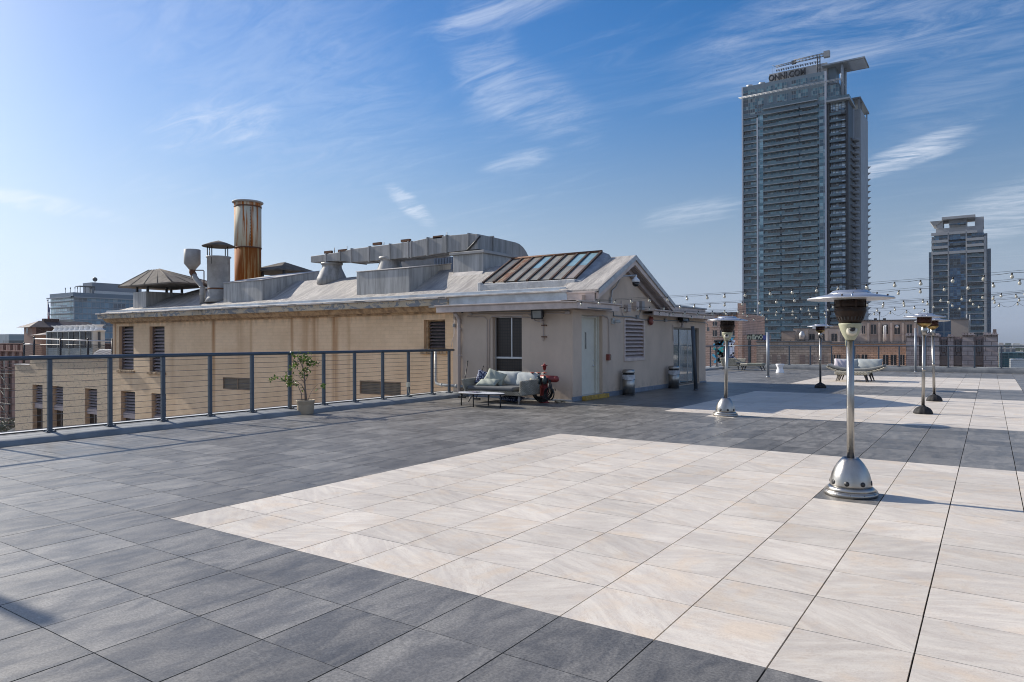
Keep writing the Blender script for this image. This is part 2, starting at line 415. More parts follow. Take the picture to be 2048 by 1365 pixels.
railing(rt, [1.905+k for k in range(-9, 11)]+[12.68], 'y', -7.0, .118, 1.385, -7.3, 12.9, 11)
rt = thing('cable_railing', (-7, 31, .12), 'short run of railing behind the far corner of the penthouse', 'railing')
railing(rt, [24.9+1.15*k for k in range(12)], 'y', -7.0, .118, 1.33, 24.3, 38.86, 10)
rt = thing('cable_railing', (2, 38.72, .25), 'grey cable railing along the far end of the terrace before the brick buildings', 'railing')
fp = [-6.93, -5.45, -4.32, -3.19, -2.06, -.95, .22, 1.39, 2.36, 3.45, 4.57, 5.69, 6.8, 7.9, 9.0, 10.1, 11.2, 12.3, 13.4]
railing(rt, fp, 'x', 38.72, .242, 1.335, -7.03, 14.3, 10, .032)

# loose black cable lying on the left curb
def wobble(a, b, y, x0, z, amp, seed, n=60, r=.006):
    q = random.Random(seed); pts = []; w_ = 0
    for i in range(n+1):
        w_ = w_*.8+q.uniform(-1, 1)*amp*.4; pts.append((x0+w_, a+(b-a)*i/n, z+abs(w_)*.05+r))
    return pts
m = MB(); m.tube(wobble(-2, 12.2, 0, -7.10, .125, .035, 2, 90), .009, 6)
tag(m.build('loose_cable', BLACKM), 'thin black cable lying along the curb behind the railing posts', 'cable')
m = MB(); m.tube(wobble(-2, 12.5, 0, -7.17, .127, .025, 8, 70), .007, 6)
tag(m.build('loose_cable', M('green_hose', (.03, .05, .04), .5)), 'dark green thin hose lying along the outer edge of the curb', 'hose')
# ================================================================ materials of the two old buildings
def stucco(name, col, bump=.3, stain=.3):
    m = NT(name); n = m.noise(m.map((1, 1, .6)), 1.1, 6, .6); st = m.noise(m.map((5, 5, .35)), 1.0, 6, .65)
    c = m.scalec(col, m.ramp(n, .3, .7, .90, 1.08)); c = m.mix(m.ramp(st, .60, .80, 0, stain), c, tuple(k*.62 for k in col))
    z = m.sep()[2]; low = m.math('MULTIPLY', m.ramp(z, .0, .55, 1, 0), m.ramp(m.noise(m.tc, 5, 5, .7), .42, .66))
    c = m.mix(m.math('MULTIPLY', low, .55), c, tuple(k*.5 for k in col))
    m.bump(m.math('ADD', m.noise(m.tc, 34, 5, .65), m.math('MULTIPLY', m.noise(m.tc, 7, 3), .8)), bump, .012); return m.done(c, .82, 0, .3)
PINK = stucco('pink_stucco', (.56, .45, .355)); PINKTRIM = M('pink_painted_trim', (.56, .465, .41), .6, 0, .14, 4, .15, 30, vs=(1, 1, 1))
BLUEBASE = M('blue_grey_base_flashing', (.15, .185, .24), .5, 0, .2, 6, .2)
DOORM = M('pale_green_white_door', (.60, .585, .50), .5, 0, .06, 3, .05)
ALU = M('aluminium_frame', (.55, .56, .57), .35, .7, .08)
GALV = M('galvanised_metal', (.42, .43, .44), .48, .55, .15, 6)
PIPEGREY = M('grey_conduit', (.22, .235, .25), .45, .2, .1)
BLUEFLASH = M('pale_blue_flashing', (.46, .51, .55), .6, 0, .2, 2.5, .15, 20, vs=(1, 1, 1))
DARKGLASS = glass('dark_window_glass', (.010, .011, .012), .06)
def screenmat():
    m = NT('brown_screened_window'); b = m.brick(m.map((1, 1, 1), (90, 0, 0)), .085, .085, .010, 0)
    return m.done(m.mix(b[1], (.030, .020, .015), (.010, .008, .007)), .35, 0, .5)
SCREEN = screenmat()
SLAT = M('pinkish_louvre_slat', (.42, .35, .335), .6, 0, .15, 5); DSLAT = M('dark_weathered_slat', (.13, .10, .095), .75, 0, .4, 8)
PSLAT = M('mauve_weathered_slat', (.27, .225, .23), .7, 0, .3, 6)

def roofskin(name='cracked_roof_membrane', run=.8):
    m = NT(name); v = m.map((3.2, .45, .45)); a = m.noise(v, 1.6, 8, .68, .6); b = m.noise(m.tc, .55, 5, .6)
    cr = m.noise(m.map((5, .6, .6)), 3.0, 8, .7, 1.2); crk = m.math('ABSOLUTE', m.math('SUBTRACT', cr, .5))
    c = m.mix(m.ramp(a, .33, .66), (.30, .28, .26), (.52, .485, .44)); c = m.mix(m.ramp(b, .45, .7, 0, .5), c, (.235, .235, .25))
    c = m.mix(m.ramp(crk, 0, .02, .5, 0), c, (.10, .10, .11))
    s = m.sep(); p = at(432, 598, Y=14.6); lx = m.math('SUBTRACT', s[0], p.x+22)   # rust run beside the round vent
    rust = m.math('MULTIPLY', m.ramp(m.math('ABSOLUTE', m.math('SUBTRACT', lx, m.math('MULTIPLY', s[1], .5))), 0, .33, 1, 0), m.ramp(m.noise(m.map((6, .8, 1)), 1.5, 5), .38, .55))
    c = m.mix(m.math('MULTIPLY', rust, run), c, (.42, .20, .07))
    m.bump(m.math('ADD', a, m.math('MULTIPLY', m.ramp(crk, 0, .03), .6)), .5, .03); return m.done(c, .72, 0, .35)
ROOF = roofskin(); ROOFG = roofskin('gable_roof_membrane', 0.0)
def streakmetal(name, c1, c2, c3, sc=1.0, rough=.6):
    m = NT(name); v = m.map((3.2*sc, 3.2*sc, .30*sc)); a = m.noise(v, 1.5, 8, .68); b = m.noise(m.map((1, 1, .6)), 1.4, 6, .65); f = m.noise(m.map((14*sc, 14*sc, .4)), 1.3, 5, .7)
    c = m.mix(m.ramp(a, .34, .66), c1, c2); c = m.mix(m.ramp(b, .50, .72, 0, .55), c, c3); c = m.mix(m.ramp(f, .60, .76, 0, .4), c, (.52, .53, .54))
    m.bump(m.math('ADD', b, a), .12, .02); return m.done(c, rough, .1, .4)
BOXM = streakmetal('streaked_roof_box', (.26, .26, .25), (.47, .465, .45), (.36, .355, .34))
DUCTM = streakmetal('weathered_duct', (.21, .21, .205), (.36, .355, .35), (.28, .28, .275), 1.0, .5)
VENTM = M('grey_vent_paint', (.36, .355, .345), .6, 0, .2, 2, .2, 20, col2=(.27, .265, .255))
HOODM = M('brown_grey_hood', (.16, .145, .13), .88, 0, .2, 3, .2, 20, col2=(.11, .10, .09), spec=.08)
STEELD = M('dark_iron', (.035, .037, .04), .5, .3)
IRONRUST = M('rusty_iron', (.15, .065, .03), .75, .1, .3, 12, .2, 40, col2=(.10, .05, .03))

def tanwall():
    m = NT('tan_painted_brick'); s = m.sep(); v = m.comb(s[0], s[2], s[1])
    b = m.brick(v, .42, .135, .018); n = m.noise(m.tc, .7, 7, .65); rough = m.noise(m.map((1.4, 1, 3.5)), 2.4, 7, .72)
    c = m.mix(m.ramp(n, .34, .66), (.70, .51, .32), (.80, .60, .39))
    c = m.scalec(c, m.ramp(b[1], 0, 1, 1.0, .955))
    c = m.mix(m.math('MULTIPLY', m.ramp(b[0], 0, 1), m.ramp(s[0], -.2, 3, .35, .07)), c, (.36, .28, .19))
    # older, greyer paint towards the far low wing
    g = m.math('MULTIPLY', m.ramp(s[0], -.6, .5, 1, 0), m.ramp(n, .3, .6, .55, .9))
    c = m.mix(g, c, (.50, .40, .285))
    peel = m.math('MULTIPLY', m.ramp(rough, .52, .60), m.ramp(s[0], -.2, .8, .75, .08)); c = m.mix(peel, c, (.30, .255, .20))
    streak = m.noise(m.map((7, 1, .12)), 1.0, 7, .7); thinst = m.noise(m.map((16, 1, .2)), 1.0, 6, .7)
    top = m.ramp(s[2], .4, 2.9, .05, 1)
    tot = None
    for px, wd, k, ce in ((427, .16, 1.0, 0), (502, .10, .55, 1), (584, .10, .8, 0), (612, .35, .55, 0), (630, .22, .7, 0), (670, .20, 1.0, 0), (697, .12, .5, 0), (480, .3, .3, 0), (345, .25, .3, 1), (262, .18, .4, 1)):
        xc = at(px, 680, Y=14.2).x+30.0
        d = m.math('MULTIPLY', m.ramp(m.math('ABSOLUTE', m.math('SUBTRACT', s[0], xc)), 0, wd*1.35, 1, 0), m.math('MULTIPLY', m.ramp(streak, .30, .54), k*.9))
        tot = d if tot is None else m.math('ADD', tot, d)
    tot = m.math('MINIMUM', m.math('MULTIPLY', tot, m.ramp(s[2], -1.5, 2.9, .45, 1)), .85)
    c = m.mix(tot, c, (.33, .145, .04))
    c = m.mix(m.math('MULTIPLY', m.ramp(thinst, .62, .74), m.math('MULTIPLY', top, .35)), c, (.30, .22, .15))
    grime = m.math('MULTIPLY', m.ramp(s[2], 2.2, 2.75, 0, 1), m.ramp(m.noise(m.map((2, 1, .8)), 2.2, 6), .40, .62))
    c = m.mix(m.math('MULTIPLY', grime, .6), c, (.17, .14, .11))
    rel = m.math('ADD', m.math('MULTIPLY', m.math('SUBTRACT', 1, b[1]), .16), m.math('MULTIPLY', rough, m.ramp(s[0], -1, 7, 1.6, .35)))
    m.bump(rel, .55, .035); return m.done(c, .8, 0, .3)
TAN = tanwall(); TANREV = stucco('tan_reveal_plaster', (.50, .375, .255), .3, .2)
def cornicemat():
    m = NT('peeling_cornice_paint'); n = m.noise(m.map((1, 1, 2.2)), 2.1, 8, .72, .7); n2 = m.noise(m.tc, .6, 4)
    c = m.mix(m.ramp(n, .47, .50), (.20, .215, .23), (.47, .40, .29)); c = m.mix(m.ramp(m.noise(m.tc, 5, 6, .7), .58, .66), c, (.15, .11, .075))
    c = m.scalec(c, m.ramp(n2, .3, .7, .8, 1.15)); m.bump(n, .5, .02); return m.done(c, .75)
CORN = cornicemat(); WHITEDGE = M('worn_white_edge', (.50, .47, .44), .7, 0, .25, 4, .2, 20, col2=(.36, .34, .33)); TANLEDGE = M('tan_ledge', (.45, .32, .19), .8, 0, .3, 5, .3, 20, col2=(.22, .15, .09))

# ================================================================ old tan building
EY = 14.2
OB = thing('tan_building', (-30, EY, 0), 'long tan painted brick building with rust streaks, peeling cornice and cracked grey roof', 'building')
def wall_with_holes(mb, x0, x1, z0, z1, y, holes, depth, m_=0, mr=1, face=-1):
    """a wall facing -Y with real recesses"""
    xs = sorted({x0, x1}|{h[0] for h in holes}|{h[1] for h in holes}); zs = sorted({z0, z1}|{h[2] for h in holes}|{h[3] for h in holes})
    for i in range(len(xs)-1):
        for j in range(len(zs)-1):
            cx, cz = (xs[i]+xs[i+1])/2, (zs[j]+zs[j+1])/2
            if any(h[0] < cx < h[1] and h[2] < cz < h[3] for h in holes): continue
            if xs[i] < x0-1e-6 or xs[i+1] > x1+1e-6 or zs[j] < z0-1e-6 or zs[j+1] > z1+1e-6: continue
            mb.add([(xs[i], y, zs[j]), (xs[i+1], y, zs[j]), (xs[i+1], y, zs[j+1]), (xs[i], y, zs[j+1])], [(0, 1, 2, 3)], m_)
    for a, b, c, d in holes:
        e = y+depth
        mb.add([(a, y, c), (a, e, c), (a, e, d), (a, y, d)], [(0, 1, 2, 3)], mr); mb.add([(b, y, c), (b, e, c), (b, e, d), (b, y, d)], [(0, 1, 2, 3)], mr)
        mb.add([(a, y, c), (b, y, c), (b, e, c), (a, e, c)], [(0, 1, 2, 3)], mr); mb.add([(a, y, d), (b, y, d), (b, e, d), (a, e, d)], [(0, 1, 2, 3)], mr)
XL = at(228, 680, Y=EY).x; XLL = -40.95
tall = [at(238, 655, Y=EY).x, at(267, 655, Y=EY).x, at(299, 655, Y=EY).x, at(329, 655, Y=EY).x]
big = [(tall[0], tall[1], .30, 2.42), (tall[2], tall[3], .27, 2.38)]
sm = []
for l, r_ in ((65, 85), (104, 126), (170, 194), (242, 270), (303, 332)):
    sm.append((at(l, 780, Y=EY).x, at(r_, 780, Y=EY).x, -3.5, -.74))
vents = [(-9.32, -8.40, 1.40, 2.36)]
grilles = [(-20.55, -18.58, -.34, .16), (-12.35, -10.36, -.22, .25)]
mb = MB()
wall_with_holes(mb, XL, -7.3, -42, 2.80, EY, big+[h for h in sm if h[0] > XL]+vents+grilles, .34)
mb.box(XL, EY+.36, -42, -7.3, 18.5, 2.6, 0); mb.add([(XL, EY, -42), (XL, EY+.4, -42), (XL, EY+.4, 2.8), (XL, EY, 2.8)], [(0, 1, 2, 3)])
mb.build('wall', [TAN, TANREV], OB)
# slightly projecting corner pier
mb = MB(); mb.box(XL-.03, EY-.05, .88, XL+.16, EY+.30, 2.62); mb.build('corner_pier', TANREV, OB, .01)
def louvre(rt, name, x0, x1, z0, z1, y, n, mat, dep=.07, back=None, tilt=.42, lab=None, bl=True):
    f = MB(); h = (z1-z0)/n
    for k in range(n):
        z = z0+h*k
        f.hexa([(x0, y, z), (x1, y, z), (x1, y+dep, z+h*tilt), (x0, y+dep, z+h*tilt), (x0, y, z+.022), (x1, y, z+.022), (x1, y+dep, z+h*tilt+.022), (x0, y+dep, z+h*tilt+.022)])
    if bl: f.box(x0, y+dep+.03, z0, x1, y+dep+.05, z1, 1)
    return f.build(name, [mat, back or BLACKM], rt, 0, lab)
for a, b, c, d in big:
    s0 = a+(b-a)*.0; f = louvre(OB, 'louvred_window', a+.02, b-.02, c+.05, d-.03, EY+.17, 13, PSLAT)
    g = MB(); g.box(a, EY+.14, c, a+.07, EY+.20, d); g.box(b-.07, EY+.14, c, b, EY+.20, d); g.build('frame', DSLAT, f)
    g = MB(); r = random.Random(int(a*10)); n = 8
    for k in range(n): g.box(a-.12+(b-a+.24)*k/n, EY-.06-r.random()*.03, c-.13, a-.12+(b-a+.24)*(k+1)/n-.001, EY+.30, c-.001-r.random()*.015)
    g.build('sill', TANLEDGE, OB, .012)
for a, b, c, d in sm:
    f = louvre(OB, 'louvred_window', a+.02, b-.02, d-1.05, d-.03, EY+.16, 7, PSLAT)
    g = MB(); g.box(a, EY+.10, d-1.32, b, EY+.24, d-1.06); g.build('transom', SLAT, f, .006)
    g = MB(); g.box(a+.03, EY+.22, c, b-.03, EY+.25, d-1.33); g.box((a+b)/2-.02, EY+.19, c, (a+b)/2+.02, EY+.22, d-1.33, 1); g.build('pane', [DARKGLASS, DSLAT], f)
for a, b, c, d in vents:
    f = louvre(OB, 'louvred_window', a+.10, b-.05, c+.04, d-.05, EY+.16, 8, DSLAT)
    g = MB()
    for q in ((a, c, a+.10, d), (b-.05, c, b, d), (a+.10, d-.05, b-.05, d)): g.box(q[0], EY+.10, q[1], q[2], EY+.17, q[3])
    g.build('frame', TANLEDGE, f, .008)
    g = MB(); r = random.Random(5)
    for k in range(8): g.box(a-.10+(b-a+.2)*k/8, EY-.07-r.random()*.04, c-.16-r.random()*.03, a-.10+(b-a+.2)*(k+1)/8-.001, EY+.3, c-.001-r.random()*.02)
    g.build('sill', TANLEDGE, OB, .015)
def grillemat():
    m = NT('square_grille'); s = m.sep(); b = m.brick(m.comb(s[0], s[2], s[1]), .055, .055, .016, 0)
    return m.done(m.mix(b[1], (.030, .026, .022), (.17, .14, .10)), .7)
GR = grillemat()
for a, b, c, d in grilles:
    g = MB(); g.box(a+.03, EY+.03, c+.03, b-.03, EY+.05, d-.03); g.box((a+b)/2-.015, EY+.01, c, (a+b)/2+.015, EY+.045, d, 1)
    for q in ((a, c, a+.03, d), (b-.03, c, b, d), (a+.03, c, b-.03, c+.03), (a+.03, d-.03, b-.03, d)): g.box(q[0], EY-.01, q[1], q[2], EY+.06, q[3], 1)
    g.build('wall_grille', [GR, M('grille_frame', (.24, .17, .11), .7)], OB)
# far low wing
mb = MB(); wx = at(60, 720, Y=EY).x
wall_with_holes(mb, XLL, XL, -42, .34, EY, [h for h in sm if h[0] < XL], .34)
mb.add([(wx, EY, .34), (XL, EY, .34), (XL, EY, .86), (wx, EY, .80)], [(0, 1, 2, 3)])
mb.box(XLL, EY+.36, -42, XL, 26, .10); mb.add([(XLL, EY, -42), (XLL, EY+.4, -42), (XLL, EY+.4, .34), (XLL, EY, .34)], [(0, 1, 2, 3)])
mb.hexa([(wx, EY+.001, .34), (XL, EY+.001, .34), (XL, EY+.34, .34), (wx, EY+.34, .34), (wx, EY+.001, .80), (XL, EY+.001, .86), (XL, EY+.34, .86), (wx, EY+.34, .80)])
mb.build('low_wing', [TAN, TANREV], OB)
mb = MB(); mb.box(wx-.04, EY-.05, .80, XL, EY+.38, .90); mb.box(XLL-.03, EY-.04, .342, wx-.04, EY+.38, .40); mb.build('coping', WHITEDGE, OB, .012)
# cornice: white lip, peeling board, tan ledge
mb = MB(); mb.box(XL-.62, EY-.50, 2.79, -7.9, EY+.1, 3.0); mb.build('cornice_board', CORN, OB, .01)
mb = MB(); mb.hexa([(XL-.30, EY-.22, 2.62), (-7.9, EY-.22, 2.62), (-7.9, EY-.001, 2.62), (XL-.30, EY-.001, 2.62), (XL-.45, EY-.34, 2.79), (-7.9, EY-.34, 2.79), (-7.9, EY, 2.79), (XL-.45, EY, 2.79)])
mb.box(XL-.15, EY-.10, 2.56, -7.5, EY-.001, 2.64); mb.build('cornice_ledge', TANLEDGE, OB, .01)
r = random.Random(8); mb = MB(); x = XL-.66
while x < -7.9:
    wd = min(r.uniform(.25, 1.1), -7.9-x); j = r.uniform(-.015, .02)
    mb.box(x, EY-.56-j, 3.0+r.uniform(0, .006), x+wd-.004, EY-.2, 3.045+j); x += wd
mb.build('eave_edge', WHITEDGE, OB, .008)
mb = MB(); mb.box(XL-.3, EY-.22, 3.0, -3.75, EY-.18, 3.20); mb.box(-20, EY-.26, 3.045, -3.75, EY-.19, 3.11); mb.build('gutter_flashing', BLUEFLASH, OB, .006)
# roof skin: flared at the eave, ridge along X, hipped at the far end
RY, RZ = 16.40, 4.26
prof = [(EY-.55, 3.05), (EY-.18, 3.12), (EY+.25, 3.26), (EY+.8, 3.48), (15.5, 3.77), (16.0, 4.04), (RY, RZ)]
back = [(17.3, 3.85), (18.9, 3.1)]
mb = MB(); xe = -3.74; XR = -25.7
xs = [xe, -3.9]+[-4.2-.6*k for k in range(36)]; xs = [x for x in xs if x > XR+.3]+[XR]
vs = []; r = random.Random(2)
allp = prof+back
for x in xs:
    for k, (y, z) in enumerate(allp): vs.append((x, y, z+(r.uniform(-1, 1)*.013 if 0 < k < 8 and x not in (xe, XR) else 0)))
n = len(allp); mb.add(vs, [(i*n+k, i*n+k+1, (i+1)*n+k+1, (i+1)*n+k) for i in range(len(xs)-1) for k in range(n-1)], 0, True)
hx = XL-.60
hp = [(XR+(hx-XR)*(RZ-z)/(RZ-3.05), y, z) for y, z in prof]; top = (XR, RY, RZ)
front = [(XR, y, z) for y, z in prof]
k = len(prof); mb.add(front+hp, [(i, i+1, k+i+1, k+i) for i in range(k-1)], 0, True)
hb = (hx, 18.9, 3.05); mb.add(hp+[hb, (XR, 18.9, 3.1)], [tuple(range(k))+(k,), (k-1, k+1, k)], 0)
mb.build('roof', ROOF, OB)
# ================================================================ equipment standing on the old roof
def roofbox(name, x0, x1, y0, y1, zb, zf, zk, label, cat='roof curb'):
    rt = thing(name, ((x0+x1)/2, y0, zb), label, cat); mb = MB(); n = 6; vs = []
    mb.hexa([(x0, y0, zb-.3), (x1, y0, zb-.3), (x1, y1, zb-.3), (x0, y1, zb-.3), (x0, y0, zf), (x1, y0, zf), (x1, y1, zk), (x0, y1, zk)])
    mb.build('casing', BOXM, rt, .02)
    c = MB(); e = .025
    c.hexa([(x0-e, y0-e, zf+.001), (x1+e, y0-e, zf+.001), (x1+e, y1+e, zk+.001), (x0-e, y1+e, zk+.001), (x0-e, y0-e, zf+.035), (x1+e, y0-e, zf+.035), (x1+e, y1+e, zk+.035), (x0-e, y1+e, zk+.035)])
    c.build('top_edge', WHITEDGE, rt, .012)
    f = MB(); f.hexa([(x0-.12, y0-.16, zb-.02), (x1+.1, y0-.16, zb-.02), (x1+.06, y0+.03, zb-.02), (x0-.06, y0+.03, zb-.02), (x0-.05, y0-.05, zb+.05), (x1+.04, y0-.05, zb+.05), (x1+.03, y0, zb+.07), (x0-.03, y0, zb+.07)])
    f.build('base_flashing', WHITEDGE, rt, .015); return rt
roofbox('roof_casing', -21.26, -18.56, 14.70, 17.7, 3.20, 4.19, 4.80, 'streaked grey sloping roof box in front of the rusty stack', 'roof box')
roofbox('roof_casing', -13.04, -10.42, 14.70, 17.0, 3.12, 4.20, 4.55, 'streaked grey sloping roof box under the long duct, right of the cone supports', 'roof box')

# rusty stack
def rustmat(name, paint, rust, lo, hi):
    m = NT(name); s = m.sep(); v = m.map((5.5, 5.5, .20)); a = m.noise(v, 1.5, 8, .66); b = m.noise(m.map((13, 13, .5)), 1.3, 6, .7)
    f = m.math('ADD', m.math('MULTIPLY', a, .72), m.math('MULTIPLY', b, .28)); c = m.mix(m.ramp(f, lo, hi), paint, rust)
    c = m.mix(m.ramp(b, .56, .75, 0, .55), c, (.085, .022, .008)); m.bump(f, .35, .012); return m.done(c, .78, 0, .15)
P0 = at(496, 560, Y=17.2); D0 = (P0-CAM).dot(FW); RS = 27/FPX*D0*.95
def zat(py, px=496, Y=17.2): return at(px, py, Y=Y).z
z0, z1, z2, z3 = 3.6, zat(497), zat(415), zat(407)
rt = thing('rusty_stack', (P0.x, 17.2, 3.6), 'tall round metal chimney, cream above and dark rust below', 'chimney')
c = (P0.x, 17.2, 0)
m = MB(); m.lathe([(RS*.985, z0), (RS*.985, z1)], c, 48); m.build('lower_section', rustmat('heavy_rust', (.50, .33, .14), (.27, .075, .012), .36, .50), rt)
m = MB(); m.lathe([(RS, z1), (RS, z2)], c, 48); m.build('upper_section', rustmat('streaked_cream_paint', (.58, .54, .42), (.36, .11, .018), .485, .56), rt)
m = MB(); m.lathe([(RS*1.012, z2), (RS*1.012, z3)], c, 48); m.build('top_band', rustmat('top_band_paint', (.52, .47, .36), (.36, .11, .018), .44, .52), rt)
m = MB(); m.lathe([(RS*1.01, z3-.02), (RS*1.15, z3), (RS*1.16, z3+.05), (RS*1.1, z3+.07), (RS*.93, z3+.06), (RS*.90, z3-.05)], c, 48); m.build('rim', VENTM, rt)
for zz in (z1, z2):
    m = MB(); m.lathe([(RS*1.0, zz-.03), (RS*1.035, zz-.02), (RS*1.035, zz+.02), (RS*1.0, zz+.03)], c, 48); m.build('seam_ring', IRONRUST, rt)
m = MB(); ang = R(-25)
ax, ay = P0.x+math.cos(ang)*RS*1.01, 17.2+math.sin(ang)*RS*1.01
for q in range(26): m.ball((ax, ay, z1+.1+q*(z2-z1-.15)/26), .022, 6)
m.tube([(ax-.03, ay, z1+.03), (ax-.03, ay, z2-.03)], .02, 6); m.build('riveted_seam', IRONRUST, rt)

# hooded round vent
P1 = at(437.5, 590, Y=15.15); D1 = (P1-CAM).dot(FW); r1 = 21.5/FPX*D1; Yv = 15.15
def zv(py, px=437, Y=Yv): return at(px, py, Y=Y).z
rt = thing('roof_vent', (P1.x, Yv, 3.4), 'stout grey round roof vent under a flat cone hood, left of the rusty stack', 'roof vent'); c = (P1.x, Yv, 0)
m = MB(); m.lathe([(r1*1.25, 3.42), (r1*1.05, 3.62), (r1, 3.7), (r1, zv(517)), (r1*1.1, zv(516)), (r1*1.1, zv(514)), (r1*.92, zv(514)), (r1*.9, zv(520))], c, 36); m.build('cylinder', VENTM, rt)
m = MB(); m.lathe([(r1*1.45, zv(494)), (r1*1.45, zv(493)+.01), (r1*.7, zv(486)), (.01, zv(481.5)), (.01, zv(483)), (r1*1.4, zv(494.5))], c, 36); m.build('cone_hood', HOODM, rt)
m = MB(); m.lathe([(r1*1.012, 3.98), (r1*1.03, 4.0), (r1*1.03, 4.03), (r1*1.012, 4.05)], c, 36); m.build('band', IRONRUST, rt)
for a in (20, 110, 200, 290, 245):
    m = MB(); x, y = P1.x+math.cos(R(a))*r1*.97, Yv+math.sin(R(a))*r1*.97; m.tube([(x, y, zv(530)), (x, y, zv(493))], .022, 6); m.build('bracket', STEELD, rt)
# gooseneck hopper vent
Yg = 14.75; G = at(384.5, 540, Y=Yg); Dg = (G-CAM).dot(FW); u = Dg/FPX
def gp(px, py): return at(px, py, Y=Yg)
rt = thing('roof_vent', (gp(405, 606).x, Yg, 3.3), 'pale hopper topped vent on a crooked pipe at the left of the roof', 'roof vent')
m = MB(); top_, sh, bt = gp(384.5, 500).z, gp(384.5, 528).z, gp(384.5, 541).z; cx = gp(384.5, 520).x
m.lathe([(5*u, bt), (15.5*u, sh), (15.5*u, top_), (14.9*u, top_+.01), (14.5*u, top_-.04), (14.5*u, sh)], (cx, Yg, 0), 24); m.build('hopper', VENTM, rt)
m = MB(); m.tube([gp(384.5, 539), gp(384.5, 545), gp(388, 551)], 6*u, 16); m.build('collar', IRONRUST, rt)
m = MB(); m.tube([gp(387, 549), gp(391, 557), gp(402, 570), gp(405, 577), gp(405, 608)], 5.2*u, 16)
for q in (575, 590): m.lathe([(5.9*u, gp(405, q).z-.02), (5.9*u, gp(405, q).z+.03)], (gp(405, q).x, Yg, 0), 16)
m.build('pipe', VENTM, rt)
m = MB(); m.tube([gp(391, 541), gp(406, 541), gp(408, 543), gp(408, 572)], .025, 6); m.build('stay_pipe', IRONRUST, rt)

# pyramid hoods
def hood(name, corners, ridge, zed, legs, label, mat=HOODM, ribs=True, base=None):
    xs, ys = corners; rt = thing(name, ((xs[0]+xs[1])/2, (ys[0]+ys[1])/2, legs[0][2] if legs else zed), label, 'roof vent')
    (ra, rb, ry, rz) = ridge
    A = [(xs[0], ys[0], zed), (xs[1], ys[0], zed), (xs[1], ys[1], zed), (xs[0], ys[1], zed)]; U, V = (ra, ry, rz), (rb, ry, rz)
    m = MB(); m.add(A+[U, V], [(0, 1, 5, 4), (1, 2, 5), (2, 3, 4, 5), (3, 0, 4), (3, 2, 1, 0)])
    m.box(xs[0], ys[0], zed-.07, xs[1], ys[1], zed-.001); m.build('hood', mat, rt, .008)
    if ribs:
        m = MB()
        for p, q in ((A[0], U), (A[1], V), (A[2], V), (A[3], U)): m.tube([p, q], .03, 6)
        for t in (.25, .5, .75): m.tube([Vector(A[0]).lerp(Vector(A[1]), t), Vector(U).lerp(Vector(V), t)], .022, 6)
        for t in (.33, .67): m.tube([Vector(A[1]).lerp(Vector(A[2]), t), V], .022, 6)
        m.build('standing_seams', mat, rt)
    for x, y, z in legs:
        m = MB(); m.box(x-.045, y-.045, z-.3, x+.045, y+.045, zed-.07); m.build('leg', STEELD, rt)
    return rt
# the left one stands on a grey casing that follows the slope
lx0, lx1 = at(266, 600, Y=14.6).x, at(291.5, 600, Y=14.6).x
rt = hood('roof_vent', ((at(236, 573, Y=14.35).x, at(344, 577, Y=14.35).x), (14.35, 16.9)), (at(298, 541, Y=15.6).x, at(318, 541, Y=15.6).x, 15.6, at(304, 540, Y=15.6).z), 4.42,
     [(lx0+.1, 14.75, 4.1), (lx1-.1, 14.75, 4.1), (lx1-.1, 15.7, 4.1), (lx1-.1, 16.5, 4.1), (lx0+.1, 16.5, 4.1)], 'wide pyramid hooded vent on a grey casing at the left end of the roof')
m = MB(); m.hexa([(lx0, 14.6, 3.0), (lx1, 14.6, 3.0), (lx1, 16.8, 3.0), (lx0, 16.8, 3.0), (lx0, 14.6, 4.10), (lx1, 14.6, 4.10), (lx1, 16.8, 4.12), (lx0, 16.8, 4.12)])
m.build('casing', BOXM, rt, .02)
a, b = at(524, 541, Y=18.6).x, at(598, 545, Y=18.6).x
hood('roof_vent', ((a, b), (17.5, 19.6)), (at(562, 526, Y=18.4).x, at(570, 526, Y=18.4).x, 18.4, at(566, 525, Y=18.4).z), at(560, 540, Y=18).z,
     [(a+.15, 17.7, 4.0), (b-.1, 17.8, 4.0), ((a+b)/2, 17.6, 4.0), (b-.1, 19.3, 4.0)], 'small low pyramid hooded vent half hidden behind the sloping roof box', ribs=False)
a, b = at(420, 553, Y=19.5).x, at(466, 553, Y=19.5).x

# the long duct with its cones, plinth and elbow
rt = thing('roof_duct', (-12, 16.3, 4.3), 'long grey sheet metal duct raised over the ridge and bending back at its right end', 'air duct')
st = [(-17.24, 4.97, 5.23), (-16.3, 4.95, 5.25), (-15.45, 4.92, 5.28), (-14.8, 4.82, 5.35), (-13.8, 4.80, 5.36), (-12.7, 4.80, 5.37), (-11.75, 4.80, 5.38), (-11.6, 4.80, 5.38), (-10.8, 4.82, 5.43), (-9.9, 4.85, 5.44), (-8.9, 4.87, 5.42), (-8.5, 4.87, 5.40)]
st = [(x, a_, b_+(.02 if -10.9 < x < -8.8 else 0)) for x, a_, b_ in st]
y0, y1 = 16.1, 16.9
m = MB(); vs = []
for x, a_, b_ in st: vs += [(x, y0, a_), (x, y0, b_), (x, y1, b_), (x, y1, a_)]
fs = [(4*i+k, 4*i+(k+1) % 4, 4*i+4+(k+1) % 4, 4*i+4+k) for i in range(len(st)-1) for k in range(4)]; fs += [(0, 1, 2, 3), tuple(len(vs)-1-k for k in range(4))]
m.add(vs, fs); m.build('straight_run', DUCTM, rt, .01)
for x, a_, b_ in st[1:-1]: m = MB(); m.box(x-.025, y0-.03, a_-.03, x+.025, y1+.03, b_+.03); m.build('flange', DUCTM, rt)
seg = [(16.902, 4.87, 5.40), (17.2, 4.86, 5.40), (18.5, 4.80, 5.38)]
